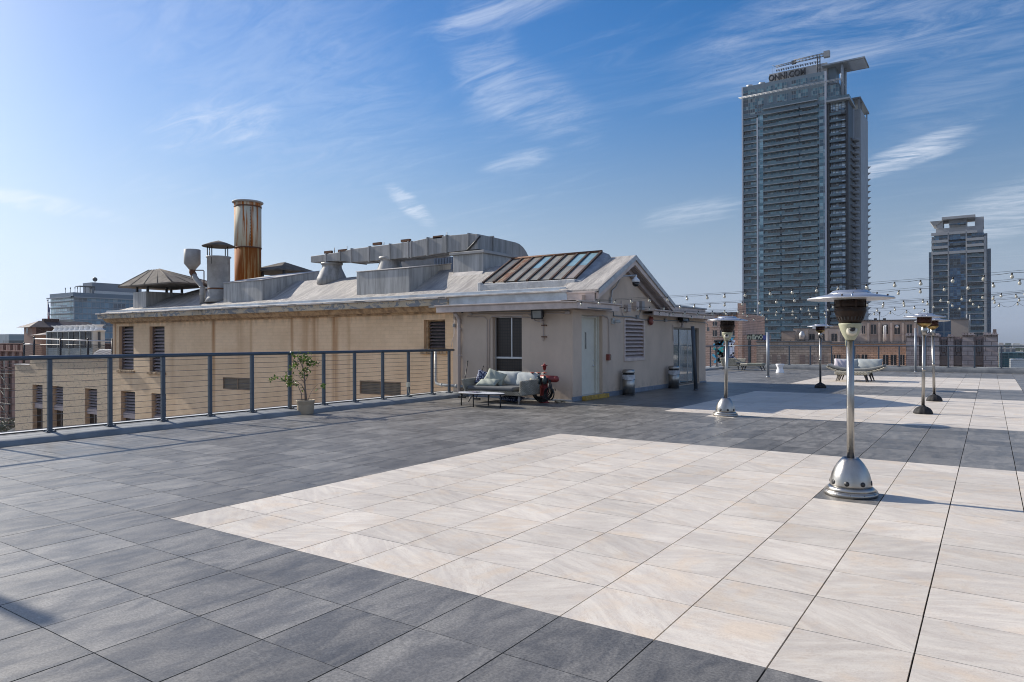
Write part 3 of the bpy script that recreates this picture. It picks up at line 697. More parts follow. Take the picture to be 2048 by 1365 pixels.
for k in range(1, 8):
    t = k/7*math.pi/2; seg.append((18.5+math.sin(t)*1.15, 4.80-(1-math.cos(t))*1.0-.0, 5.38-(1-math.cos(t))*1.15))
m = MB(); vs = []
for y, a_, b_ in seg: vs += [(-9.3, y, a_), (-9.3, y, b_), (-8.5, y, b_), (-8.5, y, a_)]
fs = [(4*i+k, 4*i+(k+1) % 4, 4*i+4+(k+1) % 4, 4*i+4+k) for i in range(len(seg)-1) for k in range(4)]; fs += [(0, 1, 2, 3), tuple(len(vs)-1-k for k in range(4))]
m.add(vs, fs); m.build('elbow', DUCTM, rt, .01)
m = MB(); m.box(-9.34, 17.0, 4.82, -8.46, 17.05, 5.44); m.build('flange', DUCTM, rt)
m = MB(); m.tube([(-8.92, 16.07, 4.86), (-8.36, 16.07, 5.30)], .035, 6); m.build('diagonal_brace', STEELD, rt)
for px, w_, wb in ((664, 19, 30), (780.5, 21, 29)):
    p = at(px, 540, Y=16.5); d = (p-CAM).dot(FW)/FPX
    m = MB(); m.lathe([(wb*d, 4.0), (wb*.98*d, 4.28), (w_*1.02*d, 4.72), (w_*d, 4.84), (w_*1.12*d, 4.85), (w_*1.12*d, 4.93)], (p.x, 16.5, 0), 28); m.build('cone_support', DUCTM, rt)
r = random.Random(1)
for px in (657, 685, 755, 812, 877):
    p = at(px, 500, Y=16.12); zt = 5.28 if px < 700 else 5.40
    m = MB(); m.box(p.x-.25, 16.1, zt, p.x+.18, 16.2, zt+.10); m.build('angle_iron', IRONRUST, rt)
for px, h in ((669, 14), (694, 14), (768, 8), (822, 8), (894, 14)):
    p = at(px, 500, Y=16.3); zt = 5.3 if px < 700 else 5.4
    m = MB(); m.tube([(p.x, 16.3, zt-.05), (p.x, 16.3, zt+h*.0155)], .014, 5); m.build('threaded_rod', STEELD, rt)
rt = thing('duct_plinth', (-8.8, 16, 4), 'square grey plinth box under the bend of the long duct', 'plinth')
m = MB(); m.box(-9.5, 15.98, 3.6, -8.17, 17.9, 4.70); m.build('casing', BOXM, rt, .015)
m = MB(); m.box(-9.6, 15.9, 4.70, -8.08, 18.0, 4.80); m.build('cap_slab', VENTM, rt, .015)
m = MB(); m.hexa([(-9.45, 15.80, 3.92), (-8.05, 15.80, 3.92), (-8.1, 16.0, 3.92), (-9.5, 16.0, 3.92), (-9.45, 15.85, 3.99), (-8.1, 15.85, 3.99), (-8.15, 15.99, 4.10), (-9.45, 15.99, 4.10)]); m.build('base_flashing', WHITEDGE, rt, .02)
# things seen behind the duct
rt = thing('mechanical_box', (-13, 20.5, 4), 'plain grey roof enclosure seen between the duct and the sloping box', 'roof enclosure')
a, b = at(800, 520, Y=20.5).x, at(871, 520, Y=20.5).x
m = MB(); m.box(a, 20.5, 3, b, 23, at(850, 514, Y=20.5).z); m.build('casing', M('taupe_panel', (.24, .235, .23), .7), rt, .02)
m = MB(); m.box(a-.05, 20.44, at(850, 514, Y=20.5).z, b+.05, 23.05, at(850, 511, Y=20.5).z); m.build('lid', VENTM, rt, .01)
a2 = at(906, 520, Y=20.3).x
m = MB()
for k in range(12): x = b+.08+(a2-b-.1)*k/12; m.box(x, 20.3, 3.2, x+(a2-b)/20, 20.42, at(880, 516.5, Y=20.3).z)
m.box(b+.02, 20.42, 3.2, a2, 20.5, at(880, 517, Y=20.3).z-.05)
tag(m.build('louvre_screen', M('blue_grey_louvre', (.10, .13, .18), .5, .3)), 'dark blue slatted screen just left of the duct plinth', 'screen')

# cooling tower on the low wing
CT0, CT1 = at(95, 663, Y=20.0), at(185, 661, Y=20.0); cxr = CT1.x; ctl = CT0.x
rt = thing('cooling_tower', ((ctl+cxr)/2, 20.8, .1), 'cream cooling tower with white flared fan cowls on the low wing roof', 'cooling tower')
CRM = M('cream_panel', (.47, .45, .40), .6, 0, .1, 3); PGR = M('pale_green_panel', (.36, .40, .40), .6, 0, .1, 3); WHT = M('white_fan_cowl', (.74, .74, .74), .45, 0, .04)
zt = at(185, 661, Y=20.0).z; zm = at(185, 697, Y=20).z; yb = 20+1.0+.35
yb = at(210, 662, X=cxr).y
m = MB(); m.box(ctl, 20.02, .1, cxr-.02, yb, zt-.04); m.build('casing', CRM, rt, .01)
m = MB(); m.box(ctl, 19.98, .1, cxr, 20.02, zm); m.build('lower_panels', PGR, rt)
nb = 4; wv = (cxr-ctl)/nb
LM = NT('dark_fill_louvre'); LM.setin(LM.b, 'Roughness', .6); s_ = LM.sep(); bb = LM.brick(LM.comb(s_[0], s_[2], s_[1]), .12, .1, .02, 0); LM = LM.done(LM.mix(bb[1], (.018, .02, .024), (.06, .065, .07)))
for k in range(nb):
    x0 = ctl+wv*k
    for h in range(2):
        q = MB(); q.box(x0+.10+h*wv*.46, 19.96, zm+.02, x0+.10+h*wv*.46+wv*.36, 20.0, zt-.10); q.build('louvre_bay', LM, rt)
    q = MB(); q.box(x0-.05, 19.93, .1, x0+.05, 20.01, zt-.02); q.build('mullion', PGR, rt)
q = MB(); q.box(cxr-.01, 20.35, zm, cxr+.02, yb-.3, zt-.1); q.build('louvre_bay', LM, rt)
m = MB(); m.box(ctl-.05, 19.93, zt-.06, cxr+.05, yb+.05, zt+.0); m.build('deck', WHT, rt, .01)
hh = at(100, 652, Y=20.0).z-zt
for k in range(9):
    x = ctl+.35+(cxr-ctl-.5)*k/8.0
    q = MB(); rr0 = (cxr-ctl)/22
    q.lathe([(rr0*1.15, zt), (rr0*.8, zt+hh*.25), (rr0*.66, zt+hh*.5), (rr0*.8, zt+hh*.8), (rr0*1.3, zt+hh*.97), (rr0*1.3, zt+hh), (rr0*1.2, zt+hh)], (x, 20.5, 0), 24); q.build('fan_cowl', WHT, rt)
# chain link fence on the low wing
rt = thing('chain_link_fence', (-40, 16, .1), 'black chain link fence with light top rail on the low wing roof', 'fence')
tops = [(48, 688), (68, 676), (121, 679), (176, 680), (225, 681)]
pts = [at(px, py, Y=16.0) for px, py in tops]
for p in pts:
    q = MB(); q.tube([(p.x, 16, .1), (p.x, 16, p.z)], .06, 8); q.ball((p.x, 16, p.z+.02), .07, 8); q.build('post', BLACKM, rt)
q = MB(); q.tube([pts[1]-Vector((0, 0, .06)), pts[-1]+Vector((0, 0, -.06))], .035, 8); q.build('top_rail', M('bare_rail', (.5, .5, .52), .5, .3), rt)
q = MB(); q.tube([pts[0]-Vector((0, 0, .03)), Vector((pts[1].x, 16, pts[0].z-.03))], .035, 8); q.build('top_rail', M('bare_rail_short', (.5, .5, .52), .5, .3), rt)
q = MB(); q.tube([(pts[1].x, 16, pts[1].z-.42), (pts[-1].x, 16, pts[1].z-.45)], .02, 6); q.build('middle_rail', BLACKM, rt)
q = MB(); r = random.Random(3); x = pts[0].x
zt_ = pts[0].z-.1
def mesh_wires(q, xa, xb, za, zb, st):
    n = int((xb-xa)/st)
    for i in range(-int((zb-za)/st), n+1):
        for sgn in (1, -1):
            xs0 = xa+i*st if sgn == 1 else xa+i*st+(zb-za)
            a0 = (xs0, za); b0 = (xs0+sgn*(zb-za), zb)
            (x0_, z0_), (x1_, z1_) = (a0, b0) if a0[0] < b0[0] else (b0, a0)
            if x1_ < xa or x0_ > xb: continue
            if x0_ < xa: z0_ += (z1_-z0_)*(xa-x0_)/(x1_-x0_); x0_ = xa
            if x1_ > xb: z1_ -= (z1_-z0_)*(x1_-xb)/(x1_-x0_); x1_ = xb
            if x1_-x0_ > .03: q.tube([(x0_, 16.0, z0_), (x1_, 16.0, z1_)], .006, 3, caps=False)
mesh_wires(q, pts[0].x, pts[-1].x, .15, pts[1].z-.45, .13); q.build('wire_mesh', BLACKM, rt)
q = MB(); q.box(-44, 17.2, .1, -38, 19.3, .35); tag(q.build('roof_curb_block', VENTM, None, .03), 'pale low block on the low wing roof below the cooling tower', 'roof block')
q = MB(); p = at(206, 704, Y=17.5)
q.prism([(p.x-1.2, .10), (p.x+1.3, .10), (p.x+1.3, 1.0), (p.x+.9, 1.22), (p.x-.5, 1.22), (p.x-1.2, .98)], 'y', 17.5, 18.6); tag(q.build('vent_cowl', WHT, None, .05), 'white rounded vent cowl just right of the cooling tower base', 'vent cowl')
# ================================================================ pink penthouse
WX, WY = -3.02, 13.05
def sx(px, py): return at(px, py, X=WX)
def fy(px, py): return at(px, py, Y=WY)
PH = thing('rooftop_penthouse', (-5, WY, 0), 'pink stucco penthouse with gable end, white door, louvre and glass sliding door', 'rooftop building')
XB = fy(893, 640).x+.12
XB = -7.14; YE = 23.85
win = (fy(985, 640).x, fy(1043.5, 640).x, .45, fy(1015, 633).z)
dy0, dy1, dz1 = 13.56, sx(1205, 700).y, sx(1180, 631).z
ly0, ly1, lz0, lz1 = sx(1247.5, 700).y, sx(1288, 700).y, sx(1268, 722).z, sx(1268, 638).z
gy0, gy1, gz1 = sx(1347, 700).y, sx(1398, 700).y, sx(1370, 656).z
mb = MB(); HT = 2.52
wall_with_holes(mb, XB, WX, -.05, HT, WY, [(win[0], win[1], win[2], win[3])], .22, 0, 1)
def swall(mb, y0, y1, z0, z1, x, holes, depth):
    ys = sorted({y0, y1}|{h[0] for h in holes}|{h[1] for h in holes}); zs = sorted({z0, z1}|{h[2] for h in holes}|{h[3] for h in holes})
    for i in range(len(ys)-1):
        for j in range(len(zs)-1):
            cy, cz = (ys[i]+ys[i+1])/2, (zs[j]+zs[j+1])/2
            if any(h[0] < cy < h[1] and h[2] < cz < h[3] for h in holes): continue
            mb.add([(x, ys[i], zs[j]), (x, ys[i+1], zs[j]), (x, ys[i+1], zs[j+1]), (x, ys[i], zs[j+1])], [(0, 1, 2, 3)], 0)
    for a, b, c, d in holes:
        e = x-depth
        for q in ([(x, a, c), (e, a, c), (e, a, d), (x, a, d)], [(x, b, c), (e, b, c), (e, b, d), (x, b, d)], [(x, a, c), (x, b, c), (e, b, c), (e, a, c)], [(x, a, d), (x, b, d), (e, b, d), (e, a, d)]):
            mb.add(q, [(0, 1, 2, 3)], 1)
swall(mb, WY, YE, -.05, HT, WX, [(dy0, dy1, .11, dz1), (ly0+.06, ly1-.06, lz0+.06, lz1-.05), (gy0, gy1, .02, gz1)], .30)
mb.box(XB+.0, WY+.40, -.05, WX-.34, YE, HT-.02, 0)
mb.add([(XB, WY, -.05), (XB, WY+.45, -.05), (XB, WY+.45, HT), (XB, WY, HT)], [(0, 1, 2, 3)]); mb.add([(WX, YE, -.05), (WX-.4, YE, -.05), (WX-.4, YE, HT), (WX, YE, HT)], [(0, 1, 2, 3)])
# gable triangle
GA = (16.36, 4.12); gl, gr = (13.95, 2.93), (19.45, 2.80)
mb.add([(WX, 13.6, HT), (WX, 19.6, HT), (WX, gr[0]+.1, gr[1]-.05), (WX, GA[0], GA[1]-.02), (WX, 14.0, 2.93), (WX, 13.6, 2.93)], [(0, 1, 2, 3, 4, 5)])
mb.build('wall', [PINK, PINK], PH)
# corner pier a touch proud of both walls
mb = MB(); mb.box(WX-.02, WY-.02, .10, WX+.03, dy0-.02, 2.50); mb.build('corner_pier', PINK, PH, .012)
# base flashing
mb = MB(); mb.box(WX, WY-.045, 0, WX+.05, dy0+.02, .13); mb.box(WX, dy1+.04, 0, WX+.035, gy0-.02, .14); mb.box(WX, gy1+.05, 0, WX+.035, YE, .06); mb.box(XB, WY-.03, -.02, WX, WY, .05)
mb.build('base_flashing', BLUEBASE, PH, .008)
# fascias with soffits
FX, FY_ = -2.62, 12.60; xl = at(872, 612, Y=FY_).x
def fascia(mb, pts, zb, zt):   # path of outer line, profile boxes
    pass
mb = MB()
mb.box(xl, FY_, 2.505, FX, FY_+.05, 2.665); mb.box(FX-.05, FY_+.05, 2.505, FX, 15.15, 2.665)
mb.box(xl, FY_+.05, 2.505, xl+.05, 13.9, 2.665)
mb.build('fascia', PINKTRIM, PH, .004)
mb = MB()
mb.prism([(FY_-.05, 2.69), (FY_-.05, 2.72), (FY_+.3, 2.735), (FY_+.3, 2.667), (FY_+.0, 2.667)], 'y' if False else 'x', xl-.04, FX+.0)
mb.prism([(FX+.05, 2.69), (FX+.05, 2.72), (FX-.45, 2.735), (FX-.45, 2.667), (FX, 2.667)], 'y', FY_-.05, 15.2)
mb.build('cornice', PINKTRIM, PH, .004)
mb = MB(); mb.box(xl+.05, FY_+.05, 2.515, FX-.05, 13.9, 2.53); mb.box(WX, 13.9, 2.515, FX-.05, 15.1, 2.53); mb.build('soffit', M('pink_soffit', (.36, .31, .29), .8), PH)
mb = MB(); mb.box(xl+.05, FY_+.25, 2.70, WX+.02, 14.0, 2.742); mb.build('flat_roof', WHITEDGE, PH, .01)
# right-hand flat roof
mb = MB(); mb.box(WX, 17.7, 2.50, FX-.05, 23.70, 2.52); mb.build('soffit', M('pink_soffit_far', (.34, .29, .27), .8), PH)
mb = MB(); mb.box(FX-.05, 17.72, 2.47, FX, 23.75, 2.60); mb.prism([(FX+.05, 2.63), (FX+.05, 2.66), (FX-.45, 2.67), (FX-.45, 2.602), (FX, 2.602)], 'y', 17.66, 23.8)
mb.box(WX-6, 23.70, 2.47, FX-.0, 23.75, 2.60); mb.build('fascia', PINKTRIM, PH, .004)
mb = MB(); mb.box(WX-4, 19.2, 2.52, WX-.0, 23.86, 2.87); mb.build('parapet', PINKTRIM, PH, .01)
mb = MB(); mb.box(WX-4.05, 19.1, 2.87, WX+.05, 23.9, 2.925); mb.build('coping', M('grey_coping', (.27, .29, .31), .5, .2, .15), PH, .01)
# gable roof with rake boards
mb = MB(); x0, x1 = -3.95, -2.64
def rprof(o=0): return [(13.86, 3.02+o), (GA[0], 4.20+o), (19.62, 2.82+o)]
p = rprof(0); q = rprof(.07)
mb.prism([p[0], p[1], p[2], q[2], q[1], q[0]], 'x', x0, x1); mb.build('gable_roof', ROOFG, PH, .01)
mb = MB()
def rake(mb, xa, xb, o0, o1, y0s=0):
    p = [(13.9+y0s, 3.0+y0s*.48), GA and (GA[0], 4.18), (19.6-y0s, 2.82+y0s*.42)]
    mb.prism([(p[0][0], p[0][1]-o0), (p[1][0], p[1][1]-o0*1.1), (p[2][0], p[2][1]-o0), (p[2][0], p[2][1]-o1), (p[1][0], p[1][1]-o1*1.1), (p[0][0], p[0][1]-o1)][::-1], 'x', xa, xb)
rake(mb, -2.74, -2.66, .19, -.0); mb.build('rake_board', PINKTRIM, PH, .006)
mb = MB(); rake(mb, -2.655, -2.62, .055, -.085); mb.build('rake_edge', GALV, PH, .004)
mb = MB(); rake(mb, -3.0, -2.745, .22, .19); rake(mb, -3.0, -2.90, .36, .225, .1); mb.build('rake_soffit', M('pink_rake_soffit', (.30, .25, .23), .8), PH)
# eave strip between the roofs
mb = MB(); mb.box(-8.75, 13.78, 2.742, -3.6, 13.86, 3.03); mb.build('upstand_flashing', BLUEFLASH, PH, .006)
mb = MB(); mb.box(-8.8, 13.72, 3.03, -3.55, 14.0, 3.09); mb.build('eave_edge', WHITEDGE, PH, .008)
mb = MB(); mb.box(-3.6, 13.80, 2.742, -2.75, 13.9, 2.98); mb.box(-3.62, 13.78, 2.98, -2.70, 13.9, 3.03); mb.build('eave_return', PINKTRIM, PH, .006)
# window
W = MB(); x0, x1, z0, z1 = win; y = WY+.14; zm = fy(1015, 716).z; xm = fy(1018, 660).x
for a in ((x0, z0, x0+.03, z1), (x1-.03, z0, x1, z1), (x0+.03, z1-.035, x1-.03, z1), (xm-.018, zm+.02, xm+.018, z1-.035), (x0+.03, zm-.02, x1-.03, zm+.02), (x0+.03, z0, x1-.03, z0+.03)): W.box(a[0], y, a[1], a[2], y+.05, a[3])
W.box(x0, y-.03, zm-.03, x1, y-.001, zm+.025); wf = W.build('window', ALU, PH, .003)
q = MB(); q.box(x0+.02, y+.02, z0+.02, x1-.02, y+.03, z1-.02); q.build('pane', SCREEN, wf)
q = MB(); q.box(x0-.05, WY-.02, z1, x1+.04, WY+.0, z1+.03); q.build('head_trim', PINKTRIM, wf, .003)
# door
D = MB(); xd = WX-.20
D.box(xd-.04, dy0+.05, .12, xd, dy1-.13, dz1-.07); dr = D.build('door', DOORM, PH, .004)
q = MB(); q.box(xd-.05, dy0, .12, xd+.05, dy0+.05, dz1); q.box(xd-.05, dy1-.13, .12, xd+.06, dy1-.05, dz1); q.box(xd-.05, dy1-.05, .12, xd+.10, dy1-.003, dz1); q.box(xd-.05, dy0+.05, dz1-.07, xd+.06, dy1-.13, dz1); q.build('frame', DOORM, dr, .005)
yv = dy0+.05+(dy1-.13-dy0-.05)*.52
q = MB(); q.box(xd+.0, yv-.06, 1.38, xd+.006, yv+.06, 1.93); q.build('vision_frame', DOORM, dr, .002)
q = MB(); q.box(xd+.004, yv-.03, 1.42, xd+.009, yv+.03, 1.89); q.build('vision_pane', DARKGLASS, dr)
hy = dy1-.20
q = MB(); q.lathe([(.028, 0), (.028, .012), (0, .012)], (0, 0, 0), 14)
q = MB(); q.T = tf((xd, hy, .93), 0, 0, 90); q.lathe([(.03, 0), (.03, .012), (.012, .014), (.012, .055), (0, .056)], (0, 0, 0), 14); q.T = None
q.tube([(xd+.05, hy, .93), (xd+.052, hy-.12, .925)], .010, 8); q.build('handle', ALU, dr)
q = MB(); q.T = tf((xd, hy+.0, 1.08), 0, 0, 90); q.lathe([(.02, 0), (.02, .012), (0, .012)], (0, 0, 0), 12); q.T = None; q.build('lock', ALU, dr)
q = MB(); q.box(xd-.05, dy0, .105, WX+.02, dy1, .118); q.build('threshold', ALU, dr)
mb = MB(); mb.box(WX+.0, dy0-.05, .0, WX+.16, dy1+.12, .115)
ym = M('worn_yellow_paint', (.52, .33, .05), .7, 0, .2, 9, .2, 40, col2=(.26, .17, .05)); mb.build('step', ym, PH, .008, 'worn yellow painted step')
# louvre
L_ = MB(); n = 10; fr = .07
for a in ((ly0, lz0, ly0+fr, lz1), (ly1-fr, lz0, ly1, lz1), (ly0+fr, lz0, ly1-fr, lz0+.09), (ly0+fr, lz1-.06, ly1-fr, lz1)): L_.box(WX-.02, a[0], a[1], WX+.03, a[2], a[3])
lf = L_.build('louvre', PINKTRIM, PH, .005)
q = MB(); h = (lz1-lz0-.15)/n
for k in range(n):
    z = lz0+.09+h*k; q.hexa([(WX+.015, ly0+fr, z), (WX-.15, ly0+fr, z+h*1.0), (WX-.15, ly1-fr, z+h*1.0), (WX+.015, ly1-fr, z), (WX+.015, ly0+fr, z+.02), (WX-.15, ly0+fr, z+h*1.0+.02), (WX-.15, ly1-fr, z+h*1.0+.02), (WX+.015, ly1-fr, z+.02)])
    q.box(WX+.0, ly0+fr, z-.012, WX+.018, ly1-fr, z+.03)
q.box(WX-.24, ly0, lz0, WX-.22, ly1, lz1, 1); q.build('slats', [SLAT, BLACKM], lf)
# glass sliding door
G_ = MB(); gx = WX-.13
for a in ((gy0, .03, gy0+.05, gz1), (gy1-.06, .03, gy1, gz1), (gy0+.05, gz1-.06, gy1-.06, gz1), (gy0+.05, .03, gy1-.06, .08)): G_.box(gx-.06, a[0], a[1], gx+.04, a[2], a[3])
gf = G_.build('sliding_door', M('bronze_grey_frame', (.17, .155, .14), .45, .5, .1), PH, .004)
pw = (gy1-.06-gy0-.05)/3
GLS = NT('blue_reflecting_glass'); nn = GLS.noise(GLS.map((1, 1, .25)), 1.2, 4, .6, .6)
GLS.bump(nn, .06, .02); GLS = GLS.done(GLS.mix(GLS.ramp(nn, .35, .65), (.05, .085, .105), (.10, .16, .19)), .04, 0, 1.0); GLS.node_tree.nodes['Principled BSDF'].inputs['IOR'].default_value = 1.9
for k in range(3):
    a = gy0+.05+pw*k; q = MB(); q.box(gx-.02+.012*(k % 2), a+.03, .10, gx-.012+.012*(k % 2), a+pw-.03, gz1-.07); pn = q.build('glass_panel', GLS, gf)
    q = MB()
    for b in ((a, .08, a+.035, gz1-.06), (a+pw-.035, .08, a+pw, gz1-.06)): q.box(gx-.03, b[0], b[1], gx+.01, b[2], b[3])
    q.build('stile', M('stile_metal', (.30, .33, .34), .4, .6), pn)
# skylight
SK = [(-7.10, 14.55, 3.50), (-3.74, 14.55, 3.46), (-3.74, 16.22, 4.40), (-7.10, 16.22, 4.40)]
def skp(u, v, o=0):
    a = Vector(SK[0]).lerp(Vector(SK[1]), u); b = Vector(SK[3]).lerp(Vector(SK[2]), u); p = a.lerp(b, v)
    nrm = Vector((0, -.49, .87)); return p+nrm*o
mb = MB(); mb.add([skp(0, 0), skp(1, 0), skp(1, 0)-Vector((0, -.02, .4)), skp(0, 0)-Vector((0, -.02, .4))], [(0, 1, 2, 3)])
mb.box(-7.2, 14.42, 3.2, -3.70, 14.54, 3.46); mb.box(-7.24, 14.40, 3.22, -7.10, 14.58, 3.52); cu = mb.build('skylight_curb', M('lumpy_white_coating', (.50, .50, .49), .7, 0, .2, 3, .7, 9), PH, .02)
mb = MB(); mb.hexa([(-3.74, 14.45, 3.2), (-3.40, 14.45, 3.2), (-3.36, 16.3, 4.15), (-3.74, 16.3, 4.15), (-3.74, 14.45, 3.42), (-3.50, 14.45, 3.38), (-3.50, 16.3, 4.36), (-3.74, 16.3, 4.46)])
mb.build('skylight_side_curb', M('blue_grey_coating', (.24, .26, .285), .65, 0, .3, 3, .8, 8), PH, .03)
TG = lambda nm, c, r_=.35, sp=.5: M(nm, c, r_, 0, .18, 2.5, .05, 30, spec=sp)
pm = {'d': TG('dusty_pane', (.255, .24, .195)), 'd2': TG('dusty_pane_pink', (.285, .245, .21)), 'g': TG('grey_pane', (.165, .155, .125)), 'r': M('rust_stained_pane', (.17, .07, .03), .6, 0, .2, 5, .1, 20, col2=(.24, .20, .14), vs=(3, .6, .6), blo=.44, bhi=.58), 'b': TG('clear_blue_pane', (.22, .335, .365), .12, .8)}
lay = [('g', 'g'), ('r', 'r'), ('d', 'd'), ('d', 'b'), ('d', 'd'), ('d', 'd'), ('d', 'b'), ('d2', 'b')]
n = 8
for k, (lo, hi) in enumerate(lay):
    for (va, vb, c) in ((.01, .50, lo), (.505, .985, hi)):
        q = MB(); a, b = k/n+.012, (k+1)/n-.012
        q.hexa([skp(a, va, .02), skp(b, va, .02), skp(b, vb, .02), skp(a, vb, .02), skp(a, va, .03), skp(b, va, .03), skp(b, vb, .03), skp(a, vb, .03)]); q.build('skylight_pane', pm[c], PH)
for k in range(n+1):
    q = MB(); a, b = k/n-.011, k/n+.011; q.hexa([skp(a, -.01, 0), skp(b, -.01, 0), skp(b, 1.01, 0), skp(a, 1.01, 0), skp(a, -.01, .065), skp(b, -.01, .065), skp(b, 1.01, .065), skp(a, 1.01, .065)])
    q.build('skylight_bar', M('rusty_dark_bar', (.035, .025, .022), .7, .1, .3, 8, .2, 30, col2=(.075, .035, .02)) if k == 0 else bpy.data.materials['rusty_dark_bar'], PH)
q = MB(); q.tube([skp(-.01, 1.01, .05), skp(1.01, 1.01, .05)], .04, 6); q.build('skylight_ridge_bar', IRONRUST, PH)
# downpipe and conduits
q = MB(); p = fy(919.5, 700)
q.tube([(p.x, FY_+.2, 2.50), (p.x, WY-.10, 2.38), (p.x+.02, WY-.06, 2.28), (p.x+.02, WY-.055, 0.02)], .052, 14)
for z in (1.2, 2.0): q.box(p.x-.05, WY-.1, z, p.x+.09, WY-.0, z+.03)
q.build('downpipe', M('pink_pipe', (.48, .415, .39), .5), PH)
def conduit(pts, r, mat, name='conduit'):
    q = MB(); q.tube(pts, r, 8); return q.build(name, mat, PH)
PP = M('pink_conduit', (.44, .38, .355), .55)
y = WY-.025
def fz(px, py): p = fy(px, py); return (p.x, y, p.z)
conduit([fz(940, 629), fz(1070, 628), fz(1139, 627)], .012, PP); conduit([fz(958, 625), fz(1139, 622)], .009, PIPEGREY)
conduit([fz(935, 634), fz(970, 635), fz(975, 640), fz(975, 750)], .012, PP); conduit([fz(1078, 636), fz(985, 634), fz(980, 640), fz(979, 748)], .012, PP)
conduit([fz(1056, 628), fz(1062, 632), fz(1070, 642), fz(1078, 644), fz(1087, 643)], .013, PP)
conduit([fz(1087, 636), fz(1088, 682)], .013, PP); conduit([fz(912, 628), fz(910.5, 650), fz(910.5, 668), fz(905, 684), fz(903.5, 695)], .010, PP)
q = MB()
for py in (651, 674): p = fy(1088, py); q.box(p.x-.06, y-.03, p.z-.014, p.x+.10, y+.02, p.z+.014)
q.build('pipe_clamp', IRONRUST, PH)
q = MB(); p = fy(909.5, 651); q.box(p.x-.035, WY-.06, p.z-.05, p.x+.035, WY, p.z+.05); q.build('junction_box', PIPEGREY, PH, .005)
q = MB(); p = fy(942, 629); q.box(p.x-.06, WY-.05, p.z-.03, p.x+.06, WY, p.z+.03); q.build('junction_box', PP, PH, .005)
q = MB(); p = fy(1137, 626); q.box(p.x-.08, WY-.06, p.z-.04, p.x+.06, WY, p.z+.04); q.build('junction_box', PP, PH, .005)
def sz(px, py, o=.03): p = sx(px, py); return (WX+o, p.y, p.z)
conduit([sz(1212, 634), sz(1216, 640), sz(1216.5, 712)], .011, PP); conduit([sz(1172, 634), sz(1205, 632), sz(1212, 635)], .011, PP)
conduit([(FX+.02, at(1175, 615, X=FX).y, at(1175, 616, X=FX).z), (FX+.02, at(1222, 620, X=FX).y, at(1222, 619, X=FX).z), sz(1225, 624), sz(1225, 632), sz(1262, 634.5), sz(1285, 640), sz(1330, 642), sz(1372, 641.5)], .017, PIPEGREY)
conduit([sz(1376, 643), sz(1409, 646), sz(1414, 650), sz(1414.5, 660)], .014, PIPEGREY)
conduit([sz(1344, 650), sz(1345, 683)], .013, PP); conduit([sz(1241, 603), sz(1242, 625), sz(1247, 636)], .01, PP)
conduit([sz(1276, 632), sz(1280, 622), sz(1285, 615)], .008, PIPEGREY)
for px, py in ((1273, 635), (1329, 641), (1372, 643)):
    q = MB(); p = sx(px, py); q.box(WX, p.y-.08, p.z-.05, WX+.07, p.y+.08, p.z+.06); q.build('junction_box', PIPEGREY, PH, .006)
for px, py, h, mt in ((1251, 617, .11, PP), (1279, 612, .14, GREYSTUC), (1268, 612, .13, PINKTRIM)):
    q = MB(); p = sx(px, py); q.box(WX, p.y-.12, p.z-h, WX+.14, p.y+.1, p.z+h); q.build('junction_box', mt, PH, .008)
q = MB(); p = sx(1414.5, 658); q.box(WX, p.y-.05, p.z-.10, WX+.07, p.y+.05, p.z+.06); q.build('junction_box', PIPEGREY, PH, .006)
# horizontal drain pipe by the railing end and stand pipe
WP = M('grey_white_drain_pipe', (.26, .27, .27), .45, 0, .12)
q = MB(); px0 = at(878, 700, Y=13.3).x
q.tube([(px0, 13.15, at(878, 699, Y=13.15).z), (px0, 13.15, .42), (px0+.05, 13.12, .34), (px0+.25, 13.08, .31), (-6.3, 12.98, .28)], .045, 12)
for c in ((px0+.3, 13.075, .307), (-7.0, 13.03, .295)): q.ball(c, .06, 10)
tag(q.build('drain_pipe', WP), 'pale drain pipe dropping beside the railing end and turning right behind the wicker sofa', 'pipe')

# ---- fixtures on the penthouse walls, each a thing of its own
FL = M('floodlight_lens', (.20, .205, .19), .15, 0, .1, 6, spec=.8)
def floodlight(loc, rz, label, tilt=0):
    rt = thing('floodlight', loc, label, 'floodlight', 'black floodlights on the penthouse walls'); T_ = tf(loc, rz, tilt)
    q = MB(); q.T = T_; q.hexa([(-.13, -.20, -.10), (.13, -.20, -.10), (.10, 0, -.08), (-.10, 0, -.08), (-.17, -.22, .12), (.17, -.22, .12), (.12, 0, .10), (-.12, 0, .10)]); q.box(-.18, -.235, -.12, .18, -.20, -.10); q.box(-.18, -.235, .12, .18, -.20, .14); q.box(-.18, -.235, -.10, -.15, -.20, .12); q.box(.15, -.235, -.10, .18, -.20, .12)
    q.build('housing', BLACKM, rt, .006)
    q = MB(); q.T = T_; q.box(-.14, -.226, -.09, .14, -.222, .11); q.build('lens', FL, rt)
    q = MB(); q.T = T_; q.box(-.02, -.06, -.20, .02, .02, -.09); q.box(-.04, -.02, -.24, .04, .06, -.18); q.build('bracket', PP, rt, .004)
p = fy(1086, 629); floodlight((p.x, WY-.10, p.z-.0), 0, 'black floodlight with pale lens mounted high on the wall above the wicker sofa', 6)
p = sx(1357, 642); floodlight((WX+.08, p.y, p.z), 72, 'black tilted floodlight above the glass sliding door', -22)
